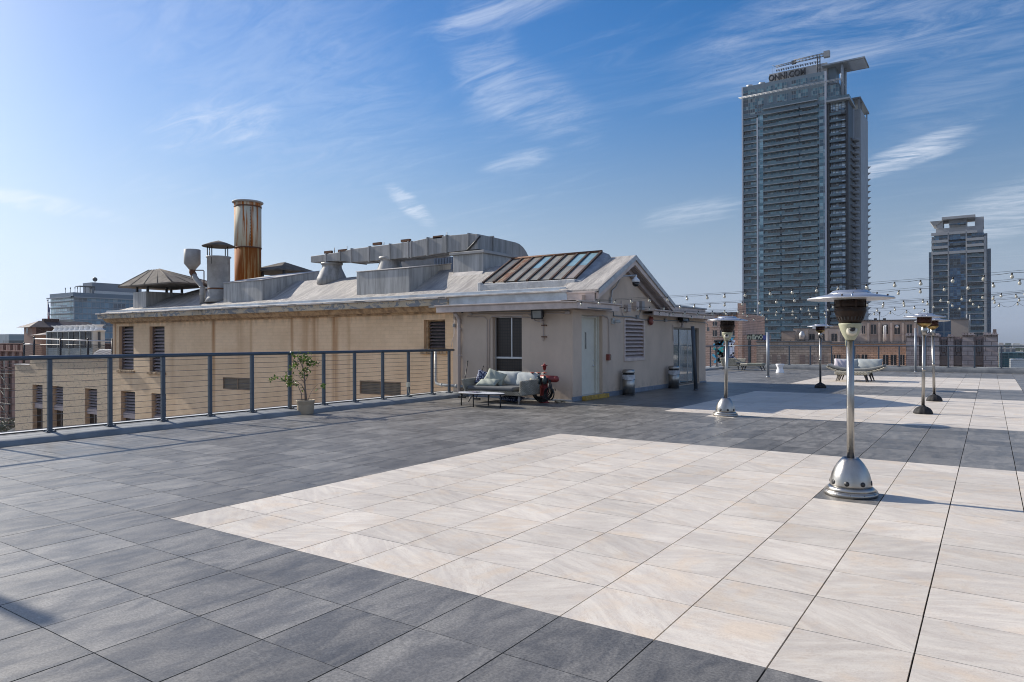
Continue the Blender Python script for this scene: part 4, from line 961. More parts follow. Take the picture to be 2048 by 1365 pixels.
# dome camera on arm
p = sx(1219, 602); rt = thing('security_camera', (WX, p.y, p.z), 'white dome security camera hanging from a curved arm on the gable', 'camera')
a = sx(1219, 604); b = sx(1222, 582); c = at(1246, 553, X=WX+.35); e = at(1273, 551, X=WX+.62)
q = MB(); q.tube([(WX+.05, a.y, a.z), (WX+.05, b.y-.03, b.z), (WX+.12, b.y+.1, b.z+.12), (c.x-.04, c.y-.08, c.z-.04), c, e], .024, 10); q.box(WX, a.y-.05, a.z-.08, WX+.07, a.y+.05, a.z+.12); q.build('arm', GALV, rt)
d = at(1271.5, 565, X=WX+.62)
q = MB(); q.lathe([(.035, .16), (.06, .12), (.115, .07), (.12, 0)], (e.x, d.y, d.z+.0), 20); q.tube([(e.x, e.y, e.z), (e.x, d.y, d.z+.15)], .02, 8); q.build('housing', M('white_plastic', (.74, .75, .76), .35), rt)
q = MB(); q.lathe([(.105, 0), (.10, -.07), (.06, -.12), (0, -.135)], (e.x, d.y, d.z), 20); q.build('dome', glass('black_dome', (.008, .008, .01), .06), rt)
p = fy(928.5, 623); rt = thing('security_camera', (p.x, WY, p.z), 'tiny white camera tucked under the soffit next to the downpipe', 'camera')
q = MB(); q.lathe([(.05, .06), (.055, 0), (.05, -.03)], (p.x, WY-.1, p.z), 16); q.build('housing', bpy.data.materials['white_plastic'], rt); q = MB(); q.lathe([(.04, -.03), (.03, -.055), (0, -.06)], (p.x, WY-.1, p.z), 12); q.build('lens', BLACKM, rt)
# security light
p = sx(1224, 644); rt = thing('security_light', (WX, p.y, p.z), 'pale twin headed security light on the wall between the door and the louvre', 'wall light')
LP = M('pale_grey_lamp', (.42, .44, .43), .4)
q = MB(); q.box(WX, p.y-.07, p.z-.07, WX+.06, p.y+.07, p.z+.10); q.build('back_box', LP, rt, .01)
for dy in (-.02, .11):
    q = MB(); q.T = tf((WX+.09, p.y+dy, p.z-.02), 40, 0, 70); q.lathe([(.02, 0), (.04, .03), (.055, .12), (.05, .12), (.03, .04)], (0, 0, 0), 14); q.T = None; q.build('lamp_head', LP, rt)
# bell, pull station
RED = M('faded_red_paint', (.22, .055, .04), .45, 0, .15, 8)
p = sx(1298, 642); rt = thing('alarm_bell', (WX, p.y, p.z), 'round dark red alarm bell on the wall right of the louvre', 'alarm bell')
q = MB(); q.T = tf((WX+.05, p.y, p.z), 0, 0, 90); q.lathe([(.06, -.05), (.07, 0), (.15, .0), (.15, .02), (.13, .065), (.06, .09), (0, .095)], (0, 0, 0), 28); q.T = None; q.build('gong', RED, rt)
q = MB(); q.T = tf((WX+.14, p.y, p.z), 0, 0, 90); q.lathe([(.02, 0), (.02, .02), (0, .022)], (0, 0, 0), 10); q.T = None; q.build('centre_nut', ALU, rt)
p = sx(1215, 715); rt = thing('fire_alarm_box', (WX, p.y, p.z), 'small red fire alarm box on the wall just right of the white door', 'alarm box')
q = MB(); q.box(WX, p.y-.09, p.z-.09, WX+.09, p.y+.05, p.z+.09); q.build('box', RED, rt, .008)
q = MB(); q.box(WX+.09, p.y-.0, p.z-.07, WX+.11, p.y+.045, p.z+.07); q.build('clear_cover', M('dirty_clear_cover', (.40, .34, .27), .3), rt, .004)
p = at(898, 771, X=-6.98); q = MB(); p = at(816.5, 770, X=-6.92)
q.box(-6.95, p.y-.05, p.z-.06, -6.89, p.y+.05, p.z+.06); q.tube([(-6.93, p.y, p.z-.05), (-6.93, p.y+.01, .3), (-6.88, p.y+.03, .14)], .010, 6)
tag(q.build('outlet_box', M('cream_plastic', (.60, .57, .45), .5), None, .004), 'small cream outlet box on a railing post left of the sofa', 'outlet box')
# ================================================================ patio heaters
SIL = M('silver_reflector', (.58, .585, .60), .36, .75, .05, 4)
DRUST = M('burnt_brown_metal', (.010, .006, .005), .55, .4, .35, 8, .2, 50, col2=(.022, .010, .006))
SAGE = M('yellowed_green_enamel', (.34, .345, .245), .45, 0, .12, 5, .05, 30)
BRASS = M('tarnished_brass', (.45, .33, .14), .35, .9, .3, 8, col2=(.25, .16, .06))
BLKRUB = M('black_rubber_cover', (.010, .010, .011), .75, 0, .3, 10, .3, 25)
def screen_mat():
    m = NT('burner_mesh'); s = m.sep(); b = m.brick(m.comb(m.math('MULTIPLY', m.math('ARCTAN2', s[1], s[0]), .15), s[2], s[2]), .012, .012, .005, 0)
    return m.done(m.mix(b[1], (.006, .004, .004), (.014, .007, .005)), .5, .5)
MESHM = screen_mat()
def dish(rt, R_, z, h=.05, tilt=0, screws=True):
    q = MB(); q.T = Matrix.Translation((0, 0, z)) @ Matrix.Rotation(R(tilt), 4, 'Y')
    q.lathe([(R_*.3, -.012), (R_*.97, -.006), (R_, -.008), (R_*1.004, .0), (R_*.985, .010), (R_*.62, h*.78), (R_*.50, h)], (0, 0, 0), 56)
    o = q.build('reflector', SIL, rt)
    q = MB(); q.T = Matrix.Translation((0, 0, z)) @ Matrix.Rotation(R(tilt), 4, 'Y')
    q.lathe([(R_*.50, h*.95), (R_*.505, h*1.02), (R_*.47, h*1.18), (R_*.40, h*1.62), (R_*.38, h*1.68), (0, h*1.8)], (0, 0, 0), 48); q.build('top_cap', SIL, o)
    if screws:
        q = MB(); q.T = Matrix.Translation((0, 0, z)) @ Matrix.Rotation(R(tilt), 4, 'Y')
        for k in range(8): a = k*math.pi/4+.3; q.ball((R_*.485*math.cos(a), R_*.485*math.sin(a), h*1.06), .0075, 6)
        for k in range(4): a = k*math.pi/2+.6; q.ball((R_*.30*math.cos(a), R_*.30*math.sin(a), h*1.78), .012, 8)
        for k in range(5): a = k*math.pi/2.5+.9; q.ball((R_*.93*math.cos(a), R_*.93*math.sin(a), .022), .010, 6)
        q.build('screws', DRUST, o)
        q = MB(); q.T = Matrix.Translation((0, 0, z+.004)) @ Matrix.Rotation(R(tilt), 4, 'Y')
        for k in range(3): a = k*math.pi*2/3+4.9; q.tube([(R_*.52*math.cos(a), R_*.52*math.sin(a), h*.93), (R_*.98*math.cos(a), R_*.98*math.sin(a), .010)], .0035, 5)
        q.build('panel_seams', SIL, o)
def big_heater(label, tilt=0):
    rt = thing('patio_heater', (0, 0, 0), label, 'patio heater', 'patio heaters on the terrace')
    q = MB(); q.lathe([(.262, .0), (.262, .047)], (0, 0, 0), 72); q.lathe([(.262, .047), (.256, .056)], (0, 0, .0002), 72); q.lathe([(.256, .056), (.207, .098)], (0, 0, .0004), 72); q.lathe([(.207, .098), (.19, .098)], (0, 0, .0006), 72); q.build('foot_ring', STEEL, rt)
    q = MB(); q.lathe([(.205, .088), (.2045, .12), (.199, .17), (.185, .225), (.162, .28), (.131, .333), (.098, .374), (.079, .394), (.070, .394), (.06, .37)], (0, 0, 0), 56)
    o = q.build('base_bell', STEEL, rt)
    q = MB()
    for k in range(8):
        a = math.radians(-92+45*k); q.T = Matrix.Translation((.2045*math.cos(a), .2045*math.sin(a), .142)) @ Matrix.Rotation(a, 4, 'Z') @ Matrix.Rotation(R(83), 4, 'Y')
        q.lathe([(.0255, -.03), (.0255, .0015), (0, .0015)], (0, 0, 0), 18)
    q.T = None; q.build('vent_holes', BLACKM, o)
    q = MB()
    for k in range(12): a = math.radians(30*k+8); q.ball((.261*math.cos(a), .261*math.sin(a), .036), .005, 6)
    q.build('rivets', STEELD, o)
    q = MB(); q.lathe([(.0375, .36), (.0375, 1.66)], (0, 0, 0), 28); q.lathe([(.0382, .93), (.0382, .934)], (0, 0, 0), 28); q.lathe([(.0382, 1.22), (.0382, 1.224)], (0, 0, 0), 28); q.build('pole', STEEL, rt)
    q = MB(); q.tube([(-.055, -.02, 1.74), (-.042, -.025, 1.66), (-.039, -.022, 1.62), (-.039, -.022, 1.58)], .006, 6); q.build('gas_hose', SAGE, rt)
    q = MB(); q.lathe([(.042, 1.645), (.050, 1.655), (.076, 1.70), (.098, 1.755), (.114, 1.81), (.115, 1.822), (.10, 1.825)], (0, 0, 0), 36); o = q.build('valve_housing', SAGE, rt)
    q = MB(); a = R(-70); q.T = Matrix.Translation((.081*math.cos(a), .081*math.sin(a), 1.750)) @ Matrix.Rotation(a, 4, 'Z') @ Matrix.Rotation(R(66), 4, 'Y')
    q.lathe([(.056, -.03), (.052, .012), (.046, .020), (.0, .020)], (0, 0, 0), 28); q.build('control_panel', M('worn_cream_panel', (.50, .48, .40), .5, 0, .15, 20), o)
    q = MB(); q.T = Matrix.Translation((.088*math.cos(a), .088*math.sin(a), 1.757)) @ Matrix.Rotation(a, 4, 'Z') @ Matrix.Rotation(R(66), 4, 'Y')
    q.lathe([(.030, .0), (.028, .022), (0, .026)], (0, 0, 0), 20); q.build('knob', BLACKM, o)
    q = MB()
    for k in range(5): b = R(-125); q.T = Matrix.Translation((.098*math.cos(b), .098*math.sin(b), 1.78-.018*k)) @ Matrix.Rotation(b, 4, 'Z'); q.box(-.012-.006*k, -.022, -.003, .004-.007*k, .022, .003)
    q.T = None; q.build('vent_slots', BLACKM, o)
    q = MB(); q.lathe([(.104, 1.822), (.122, 1.86), (.142, 1.91), (.154, 1.945), (.157, 1.952), (.157, 1.975), (.150, 1.985)], (0, 0, 0), 40); o = q.build('burner_bowl', DRUST, rt)
    q = MB()
    for k in range(24): b = k*math.pi/12; q.T = Matrix.Rotation(b, 4, 'Z') @ Matrix.Translation((.128, 0, 1.875)) @ Matrix.Rotation(R(22), 4, 'Y'); q.box(-.004, -.007, -.016, .0035, .007, .020)
    q.T = None; q.build('slots', BLACKM, o)
    q = MB(); q.lathe([(.149, 1.985), (.149, 2.078)], (0, 0, 0), 40); o = q.build('burner_screen', MESHM, rt)
    q = MB(); q.lathe([(.154, 1.978), (.157, 1.984), (.154, 1.992)], (0, 0, 0), 40)
    for k in range(6): b = k*math.pi/3; q.box(.148*math.cos(b)-.008, .148*math.sin(b)-.008, 1.985, .148*math.cos(b)+.008, .148*math.sin(b)+.008, 2.08)
    q.build('cage', DRUST, o)
    dish(rt, .425, 2.085, .052, tilt); return rt
def slim_heater(label, R_=.42, tilt=0):
    rt = thing('patio_heater', (0, 0, 0), label, 'patio heater', 'patio heaters on the terrace')
    q = MB(); vs = []; n = 40; prof = [(.185, 0), (.19, .02), (.175, .07), (.14, .12), (.085, .155), (.05, .17), (.04, .19)]
    for r_, z in prof:
        for j in range(n): a = 2*math.pi*j/n; k_ = 1+.035*math.cos(a*10)*(r_ > .05); vs.append((r_*k_*math.cos(a), r_*k_*math.sin(a), z))
    q.add(vs, [(i*n+j, i*n+(j+1) % n, (i+1)*n+(j+1) % n, (i+1)*n+j) for i in range(len(prof)-1) for j in range(n)], 0, True); q.build('base_cover', BLKRUB, rt)
    q = MB(); q.lathe([(.035, .15), (.035, 1.78)], (0, 0, 0), 24); q.lathe([(.0365, .95), (.0365, 1.02)], (0, 0, 0), 24); q.build('pole', STEEL, rt)
    q = MB(); q.lathe([(.04, 1.76), (.062, 1.765), (.062, 1.92), (.05, 1.93)], (0, 0, 0), 24); q.build('sleeve', STEEL, rt)
    q = MB(); q.tube([(.06, 0, 1.86), (.11, -.01, 1.88), (.10, -.02, 1.83), (.07, -.03, 1.79)], .008, 6); q.build('igniter_lead', STEELD, rt)
    q = MB(); q.lathe([(.05, 1.93), (.09, 1.955), (.13, 1.985), (.155, 2.015), (.15, 2.02)], (0, 0, 0), 32); q.build('brass_cup', BRASS, rt)
    q = MB(); q.lathe([(.146, 2.015), (.146, 2.155)], (0, 0, 0), 36); q.build('burner_screen', M('dark_red_mesh', (.045, .010, .006), .5, .3, .3, 20), rt)
    dish(rt, R_, 2.16, .045, tilt, True); return rt
h = big_heater('large steel patio heater with flared base standing on a dark tile in the pale paving'); h.location = (5.10, 4.60, .001); h.rotation_euler.z = 0
h2 = copy_tree(h); h2.location = (1.53, 11.76, .001); h2.rotation_euler = (R(0), R(1.6), R(-12)); h2['label'] = 'steel patio heater with flared base in front of the penthouse shadow, nearest the glass door'
h4 = slim_heater('slim patio heater with black ribbed base, nearer of two with overlapping dishes'); h4.location = (5.09, 14.55, .001); h4.rotation_euler.y = R(.8)
h5 = copy_tree(h4); h5.location = (5.09, 18.45, .001); h5.rotation_euler = (0, R(2.6), R(120)); h5['label'] = 'slim patio heater just behind another, its tilted dish showing darker underneath'
h3 = copy_tree(h4); h3.location = (1.46, 22.6, .001); h3.scale = (1, 1, .985); h3.rotation_euler = (0, 0, R(60)); h3['label'] = 'smallest and farthest patio heater with black base, left of the curved lounge sofa'

# ================================================================ bins
BAG = M('clear_plastic_bag', (.45, .47, .50), .25, 0, .2, 10, .5, 40, spec=.7)
def bin_(loc, label, bag=True):
    rt = thing('trash_bin', (0, 0, 0), label, 'trash bin', 'steel bins along the penthouse wall')
    q = MB(); q.lathe([(.185, 0), (.19, .02), (.19, .035)], (0, 0, 0), 32); q.build('foot_band', BLACKM, rt)
    q = MB(); q.lathe([(.185, .03), (.185, .60)], (0, 0, 0), 36); q.build('body', STEEL, rt)
    q = MB(); q.lathe([(.17, .60), (.17, .675)], (0, 0, 0), 32); q.lathe([(.188, .595), (.192, .60), (.188, .61)], (0, 0, 0), 32); q.build('opening_band', BLACKM, rt)
    q = MB(); q.lathe([(.19, .672), (.192, .69), (.188, .735), (.17, .765), (.14, .775), (0, .78)], (0, 0, 0), 36); q.build('lid', STEEL, rt)
    q = MB(); r = random.Random(4); vs = []; n = 36
    for i, z in enumerate((.62, .56, .52, .50)):
        for j in range(n): a = 2*math.pi*j/n; k_ = .196+r.uniform(-.004, .010); vs.append((k_*math.cos(a), k_*math.sin(a), z-(.05*abs(math.sin(a*1.5)) if i == 3 else 0)))
    q.add(vs, [(i*n+j, i*n+(j+1) % n, (i+1)*n+(j+1) % n, (i+1)*n+j) for i in range(3) for j in range(n)], 0, True); q.build('bag_rim', BAG, rt)
    rt.location = loc; return rt
b1 = bin_((WX+.27, 16.05, .001), 'steel trash bin with bag below the slatted louvre')
b2 = copy_tree(b1); b2.location = (WX+.27, 19.75, .001); b2.rotation_euler.z = 2; b2['label'] = 'steel trash bin at the left edge of the glass sliding door'

# ================================================================ poles
def pole(loc, top, r_, mat, label, cap=True):
    rt = thing('metal_pole', loc, label, 'pole'); q = MB(); q.tube([loc, top], r_, 20); q.build('shaft', mat, rt)
    q = MB(); L_ = Vector(loc); q.lathe([(r_*1.35, 0), (r_*1.35, .04), (r_, .05)], L_, 20); q.build('foot_collar', mat, rt); return rt
PM = M('slate_painted_pole', (.055, .068, .085), .5, .1, .12); PM2 = M('grey_painted_pole', (.26, .29, .33), .4, .2, .12)
b = at(1392, 781, Z=0); t = at(1385, 653, Y=b.y); pole((b.x, b.y, 0), tuple(t), .058, PM, 'dark leaning post in front of the glass sliding door')
b = at(1536, 755, Z=0); t = at(1536.5, 665, Y=b.y); pole((b.x, b.y, 0), (b.x, b.y, t.z), .062, PM2, 'lone upright grey post on the far dark paving left of the white stool')
b = at(1831, 743, Y=38.1); pole((b.x, 38.1, 0), (b.x, 38.1, at(1831, 657, Y=38.1).z), .05, PM2, 'thin grey post by the far railing just left of the two overlapping heaters')
rt = pole((-6.78, -2.17, 0), (-6.78, -2.17, 4.76), .075, PM2, 'tall grey post at the left curb casting the short thick shadow')

# ================================================================ soft furniture
def wicker(name, c1, c2, s=1.0):
    m = NT(name); s_ = m.sep(); v = m.comb(m.math('ADD', s_[0], s_[1]), s_[2], 0); b = m.brick(v, .075*s, .028*s, .006*s)
    n = m.noise(m.tc, 3, 4); c = m.mix(b[1], m.mix(m.ramp(b[0], 0, 1), c1, c2), tuple(k*.25 for k in c1)); c = m.scalec(c, m.ramp(n, .3, .7, .88, 1.12))
    m.bump(m.math('SUBTRACT', 1, b[1]), .6, .008); return m.done(c, .6)
WK = wicker('grey_wicker', (.38, .36, .30), (.52, .49, .41)); WKB = wicker('beige_wicker', (.48, .44, .33), (.62, .57, .46), 1.4)
FAB = lambda nm, c: M(nm, c, .9, 0, .08, 6, .25, 160)
FG, FD, FS, FLI = FAB('light_grey_fabric', (.34, .37, .375)), FAB('charcoal_fabric', (.10, .105, .11)), FAB('sage_fabric', (.30, .325, .28)), FAB('lilac_fabric', (.50, .46, .50))
LEGM = M('weathered_wood_leg', (.22, .20, .18), .7, 0, .2, 8); LEGD = M('dark_wood_leg', (.05, .04, .035), .6)
def navymat():
    m = NT('navy_patterned_fabric'); v = m.map((1, 1, 1)); n = m.n.new('ShaderNodeTexVoronoi'); m.link(v, n.inputs['Vector']); n.inputs['Scale'].default_value = 17; n.inputs['Randomness'].default_value = .25
    d = n.outputs['Distance']; ring = m.ramp(m.math('ABSOLUTE', m.math('SUBTRACT', d, .33)), .05, .10, 1, 0)
    return m.done(m.mix(ring, (.012, .020, .07), (.42, .46, .56)), .85)
NAVY = navymat()
def pillow(mb, w, h, t, T_, n=14, plump=.75):
    vs = []; mb.T = T_
    for s_ in (1, -1):
        for i in range(n+1):
            for j in range(n+1):
                u, v = -1+2*i/n, -1+2*j/n
                e = (max(0, 1-abs(u)**2.6)*max(0, 1-abs(v)**2.6))**.55
                pin = 1-.06*(abs(v)**2)*(1-abs(u)**2) ; pin2 = 1-.06*(abs(u)**2)*(1-abs(v)**2)
                wr = .012*math.sin(9*u+5*v)*e*(1 if t > .05 else 0)
                vs.append((u*w/2*pin2, s_*(t/2*e+wr), v*h/2*pin))
    m = (n+1)**2; fs = []
    for s_ in (0, 1):
        for i in range(n):
            for j in range(n): a = s_*m+i*(n+1)+j; fs.append((a, a+1, a+n+2, a+n+1) if s_ == 0 else (a, a+n+1, a+n+2, a+1))
    mb.add(vs, fs, 0, True); mb.T = None
def pil(name, w, h, t, T_, mat, parent=None, label=None, cat=None, group=None):
    q = MB(); pillow(q, w, h, t, T_); o = q.build(name, mat, parent)
    if label: tag(o, label, cat, group)
    return o
# ---- wicker sofa by the penthouse window
SC = (-4.62, 12.05, 0)
rt = thing('wicker_sofa', SC, 'grey wicker two seat sofa against the pink wall below the window', 'sofa'); X0, X1 = -5.42, -3.72
q = MB(); q.hexa([(X0, 11.55, .22), (X1, 11.55, .22), (X1, 12.45, .22), (X0, 12.45, .22), (X0-.02, 11.50, .335), (X1+.02, 11.50, .335), (X1+.03, 12.5, .335), (X0-.03, 12.5, .335)]); q.build('seat_frame', WK, rt, .02)
q = MB(); q.hexa([(X0-.03, 12.42, .335), (X1+.03, 12.42, .335), (X1+.03, 12.50, .335), (X0-.03, 12.50, .335), (X0-.10, 12.60, .80), (X1+.10, 12.60, .80), (X1+.10, 12.68, .80), (X0-.10, 12.68, .80)]); q.build('backrest', WK, rt, .02)
for s_, xa in ((1, X1), (-1, X0)):
    q = MB(); q.hexa([(xa, 11.50, .225), (xa+s_*.08, 11.50, .225), (xa+s_*.08, 12.5, .225), (xa, 12.5, .225), (xa+s_*.06, 11.42, .62), (xa+s_*.15, 11.42, .62), (xa+s_*.17, 12.66, .66), (xa+s_*.08, 12.66, .66)] if s_ == 1 else
                     [(xa-.08, 11.50, .225), (xa, 11.50, .225), (xa, 12.5, .225), (xa-.08, 12.5, .225), (xa-.15, 11.42, .62), (xa-.06, 11.42, .62), (xa-.08, 12.66, .66), (xa-.17, 12.66, .66)]); q.build('armrest', WK, rt, .03)
for x, y, dx, dy in ((X0+.12, 11.60, -.10, -.06), (X1-.06, 11.60, .06, -.12), (X0+.12, 12.36, -.08, .08), (X1-.06, 12.36, .10, .08)):
    q = MB(); q.tube([(x, y, .23), (x+dx, y+dy, 0)], [.035, .018], 10); q.build('leg', LEGM, rt)
q = MB(); q.box(X0+.03, 11.46, .337, X1-.16, 12.40, .445); q.build('seat_cushion', FD, rt, .045, seg=4)
pil('back_cushion', .80, .42, .20, tf((-4.62, 12.34, .62), 0, -14), FG, rt); pil('back_cushion', .86, .42, .20, tf((-3.98, 12.30, .61), -6, -16), FG, rt)
pil('throw_pillow', .46, .42, .14, tf((-5.22, 12.02, .62), 18, -14, 14), NAVY, None, 'navy patterned throw pillow at the left end of the wicker sofa', 'pillow')
pil('throw_pillow', .56, .40, .15, tf((-4.83, 12.00, .66), 14, -30, 18), FS, None, 'sage green throw pillow standing tilted on the wicker sofa', 'pillow')
pil('throw_pillow', .62, .36, .14, tf((-4.90, 11.76, .53), 8, -66, 0), FS, None, 'sage green throw pillow lying flat at the front of the wicker sofa', 'pillow')
pil('throw_pillow', .62, .40, .15, tf((-4.45, 12.25, .09), 4, -80, 4), NAVY, None, 'navy patterned pillow lying on the floor under the wicker sofa', 'pillow')
# ---- oval coffee table
tc = (-4.33, 10.68, 0); rt = thing('coffee_table', tc, 'low oval coffee table with white top and thin black legs before the wicker sofa', 'coffee table')
def oval(q, rx, ry, z0, z1, m=0, n=48):
    q.prism([(tc[0]+rx*math.cos(2*math.pi*k/n), tc[1]+ry*math.sin(2*math.pi*k/n)) for k in range(n)], 'z', z0, z1, m, False)
q = MB(); oval(q, .70, .36, .315, .338); q.build('rim', BLACKM, rt, .003); q = MB(); oval(q, .685, .345, .3385, .345); q.build('tabletop', M('white_tabletop', (.62, .63, .66), .3, 0, .05), rt)
for x, y in ((-4.90, 10.60), (-4.34, 10.37), (-4.32, 10.98), (-3.72, 10.66)):
    q = MB(); q.tube([(x, y, 0), (x, y, .32)], .016, 10); q.build('leg', BLACKM, rt)
q = MB(); q.T = tf((-4.62, 10.72, .346), 22); q.box(-.16, -.11, 0, .16, .11, .008); q.T = tf((-4.52, 10.68, .354), -14); q.box(-.15, -.11, 0, .15, .11, .007); q.T = None
mg = NT('magazine_cover'); nz = mg.noise(mg.tc, 22, 3, .6, col=True); tag(q.build('magazine', mg.done(mg.mix(mg.ramp(mg.noise(mg.tc, 9, 3), .45, .55), (.10, .06, .16), nz), .3), None, .001), 'dark colourful magazines lying on the oval white table', 'magazine')
# ---- brooms
for (xa, ya, xb, yb, lab) in ((930, 757, 935.5, 723, 'black broom handle leaning on the wall behind the left sofa arm'), (962, 754, 966.5, 733, 'shorter black handle leaning on the wall behind the navy pillow')):
    a, b = at(xa, ya, Y=12.72), at(xb, yb, Y=12.98); d = (a-b); e = a+d*(a.z/max(-d.z, .01))*.9; q = MB(); q.tube([e, b], .014, 8); q.ball(b, .02, 8)
    q.box(e.x-.12, e.y-.03, .0, e.x+.12, e.y+.03, .05); tag(q.build('broom', BLACKM), lab, 'broom')
# ---- standpipe
RD = M('standpipe_red', (.20, .028, .026), .4, 0, .15, 8, .1, 30); RDW = M('handwheel_red', (.36, .08, .055), .45, 0, .15, 8); VB = M('dark_green_bronze', (.035, .05, .052), .4, .4, .2, 10)
sp = (-3.50, 12.42); rt = thing('fire_standpipe', (sp[0], sp[1], 0), 'red fire standpipe with valves and coiled black hose at the corner of the penthouse', 'standpipe')
q = MB(); q.lathe([(.12, 0), (.12, .02), (.085, .025), (.085, .58)], (sp[0], sp[1], 0), 24); q.build('column', RD, rt)
q = MB(); q.tube([(sp[0]-.10, sp[1]-.05, 0), (sp[0]-.10, sp[1]-.05, .42), (sp[0]-.07, sp[1]-.04, .47)], .028, 12); q.box(sp[0]-.16, sp[1]-.10, .40, sp[0]-.03, sp[1]-.04, .46); q.build('side_pipe', RDW, rt, .004)
q = MB(); q.tube([(sp[0]-.24, sp[1]+.06, .64), (sp[0]+.34, sp[1]+.0, .64)], .088, 24); q.ball((sp[0]+.34, sp[1], .64), .088, 16); q.build('manifold', RD, rt)
for dx in (-.30, -.10, .09):
    x, y = sp[0]+dx, sp[1]-.16; q = MB(); q.lathe([(.045, .50), (.062, .56), (.06, .64), (.045, .68), (.03, .71), (.012, .73), (.012, .80)], (x, y, 0), 18); q.tube([(x, y, .62), (x, y+.18, .64)], .045, 14)
    o = q.build('valve', VB, rt); q = MB(); q.lathe([(.054, .795), (.060, .805), (.054, .815), (.046, .805), (.054, .795)], (x, y, 0), 20); q.box(x-.05, y-.008, .799, x+.05, y+.008, .811); q.box(x-.008, y-.05, .799, x+.008, y+.05, .811); q.build('handwheel', RDW, o)
q = MB(); q.T = None; x, y = sp[0]-.30, sp[1]-.17; q.lathe([(.068, .50), (.075, .56), (.070, .64), (.05, .655)], (x, y, 0), 16); q.build('cloth_wrap', M('beige_cloth', (.50, .46, .34), .9, 0, .2, 12, .5, 40), rt)
q = MB(); q.tube([(sp[0], sp[1]-.02, .7), (sp[0], sp[1]-.02, .88)], .012, 8); q.build('riser', RD, rt)
q = MB(); q.lathe([(.02, .86), (.045, .90), (.05, .98), (.085, .985), (.085, 1.0), (.045, 1.005), (.03, 1.03), (.012, 1.04), (.01, 1.07), (0, 1.075)], (sp[0], sp[1]-.02, 0), 18); q.build('finial', RD, rt)
q = MB(); r = random.Random(6); cx, cy = sp[0]+.02, sp[1]-.20
for k in range(5):
    pts = []; rx, rz_ = .33-.018*k, .30-.02*k
    for t in range(33): a = math.pi*1.02+t/32*math.pi*.98+r.uniform(-.02, .02); pts.append((cx+rx*math.cos(a)*(1+.02*k)+.02*math.sin(k), cy-.02*k-.03*math.sin(a*3), .36+rz_*math.sin(a)*1.05+.012*k))
    pts = [(cx-.08*0-rx*.80, cy, .60)]+pts+[(cx+rx*.70, cy+.05, .62)]; q.tube(pts, .0155, 8)
for k in range(3):
    pts = [(cx+.26+.12*math.cos(a/24*6.28+k)*(1+k*.12), cy-.03*k, .26+.16*math.sin(a/24*6.28+k)) for a in range(25)]; q.tube(pts, .015, 8)
q.tube([(cx+.26, cy, .50), (cx+.34, cy-.02, .38), (cx+.44, cy-.05, .40), (cx+.46, cy-.06, .36)], .014, 8)
tag(q.build('fire_hose', M('black_hose', (.008, .008, .009), .45), None), 'thick black hose coiled around the red fire standpipe', 'hose')
r = random.Random(12); q = MB()
for k in range(14):
    q.ball((-3.10+r.uniform(-.12, .06), 12.55+r.uniform(-.10, .12), .03+r.random()*.05), .03+r.random()*.03, 6, 0, .6)
tag(q.build('rubble_heap', M('crumbled_plaster', (.36, .29, .20), .9, 0, .3, 8, .5, 20)), 'small heap of crumbled plaster on the floor right of the standpipe', 'rubble')

# ---- curved lounge sofa and its bench
o_ = at(1708, 763, Z=0); cx, cy = o_.x+.02, 27.95
rt = thing('lounge_sofa', (cx, cy, 0), 'boat shaped lounge sofa with curved base on the far pale paving', 'sofa')
def boat(q, z0, z1, w, y0, y1, curve, n=20):
    top_, bot = [], []
    for i in range(n+1):
        u = -1+2*i/n; bot.append((cx+u*w, z0+curve*abs(u)**2.1)); top_.append((cx+u*w*1.01, z1+curve*.80*abs(u)**2.1))
    q.prism(bot+top_[::-1], 'y', y0, y1, 0, False)
q = MB(); boat(q, .25, .36, 1.06, cy-.50, cy+.50, .29); q.build('wicker_shell', WKB, rt, .02)
q = MB(); boat(q, .362, .50, 1.03, cy-.47, cy+.44, .23); q.build('seat_cushion', FAB('mid_grey_fabric', (.20, .205, .20)), rt, .04, seg=3)
q = MB(); q.hexa([(cx-.80, cy+.40, .42), (cx+.80, cy+.40, .42), (cx+.80, cy+.48, .42), (cx-.80, cy+.48, .42), (cx-.86, cy+.52, .78), (cx+.86, cy+.52, .78), (cx+.86, cy+.57, .78), (cx-.86, cy+.57, .78)]); q.build('backrest', WKB, rt, .02)
for sx_ in (-1, 1):
    for sy in (-1, 1): q = MB(); q.tube([(cx+sx_*.50, cy+sy*.28, .30), (cx+sx_*.60, cy+sy*.34, 0)], [.04, .02], 10); q.build('leg', LEGD, rt)
pil('back_cushion', .98, .46, .20, tf((cx-.42, cy+.28, .66), 0, -14), FG, rt); pil('back_cushion', .98, .48, .22, tf((cx+.44, cy+.26, .66), -3, -16), FG, rt)
pil('throw_pillow', .50, .44, .15, tf((cx-.60, cy+.05, .66), 10, -22, 9), FLI, None, 'lilac throw pillow at the left end of the curved lounge sofa', 'pillow')
bx, by = at(1706, 763, Z=0).x, 27.15
rt = thing('wicker_bench', (bx, by, 0), 'beige wicker bench standing in front of the curved lounge sofa', 'bench')
q = MB(); q.box(bx-.60, by-.24, .27, bx+.60, by+.24, .40); q.build('top', WKB, rt, .03, seg=3)
for sx_ in (-1, 1):
    for sy in (-1, 1): q = MB(); q.tube([(bx+sx_*.48, by+sy*.16, .28), (bx+sx_*.56, by+sy*.2, 0)], [.04, .02], 10); q.build('leg', LEGM if sx_ < 0 else LEGD, rt)
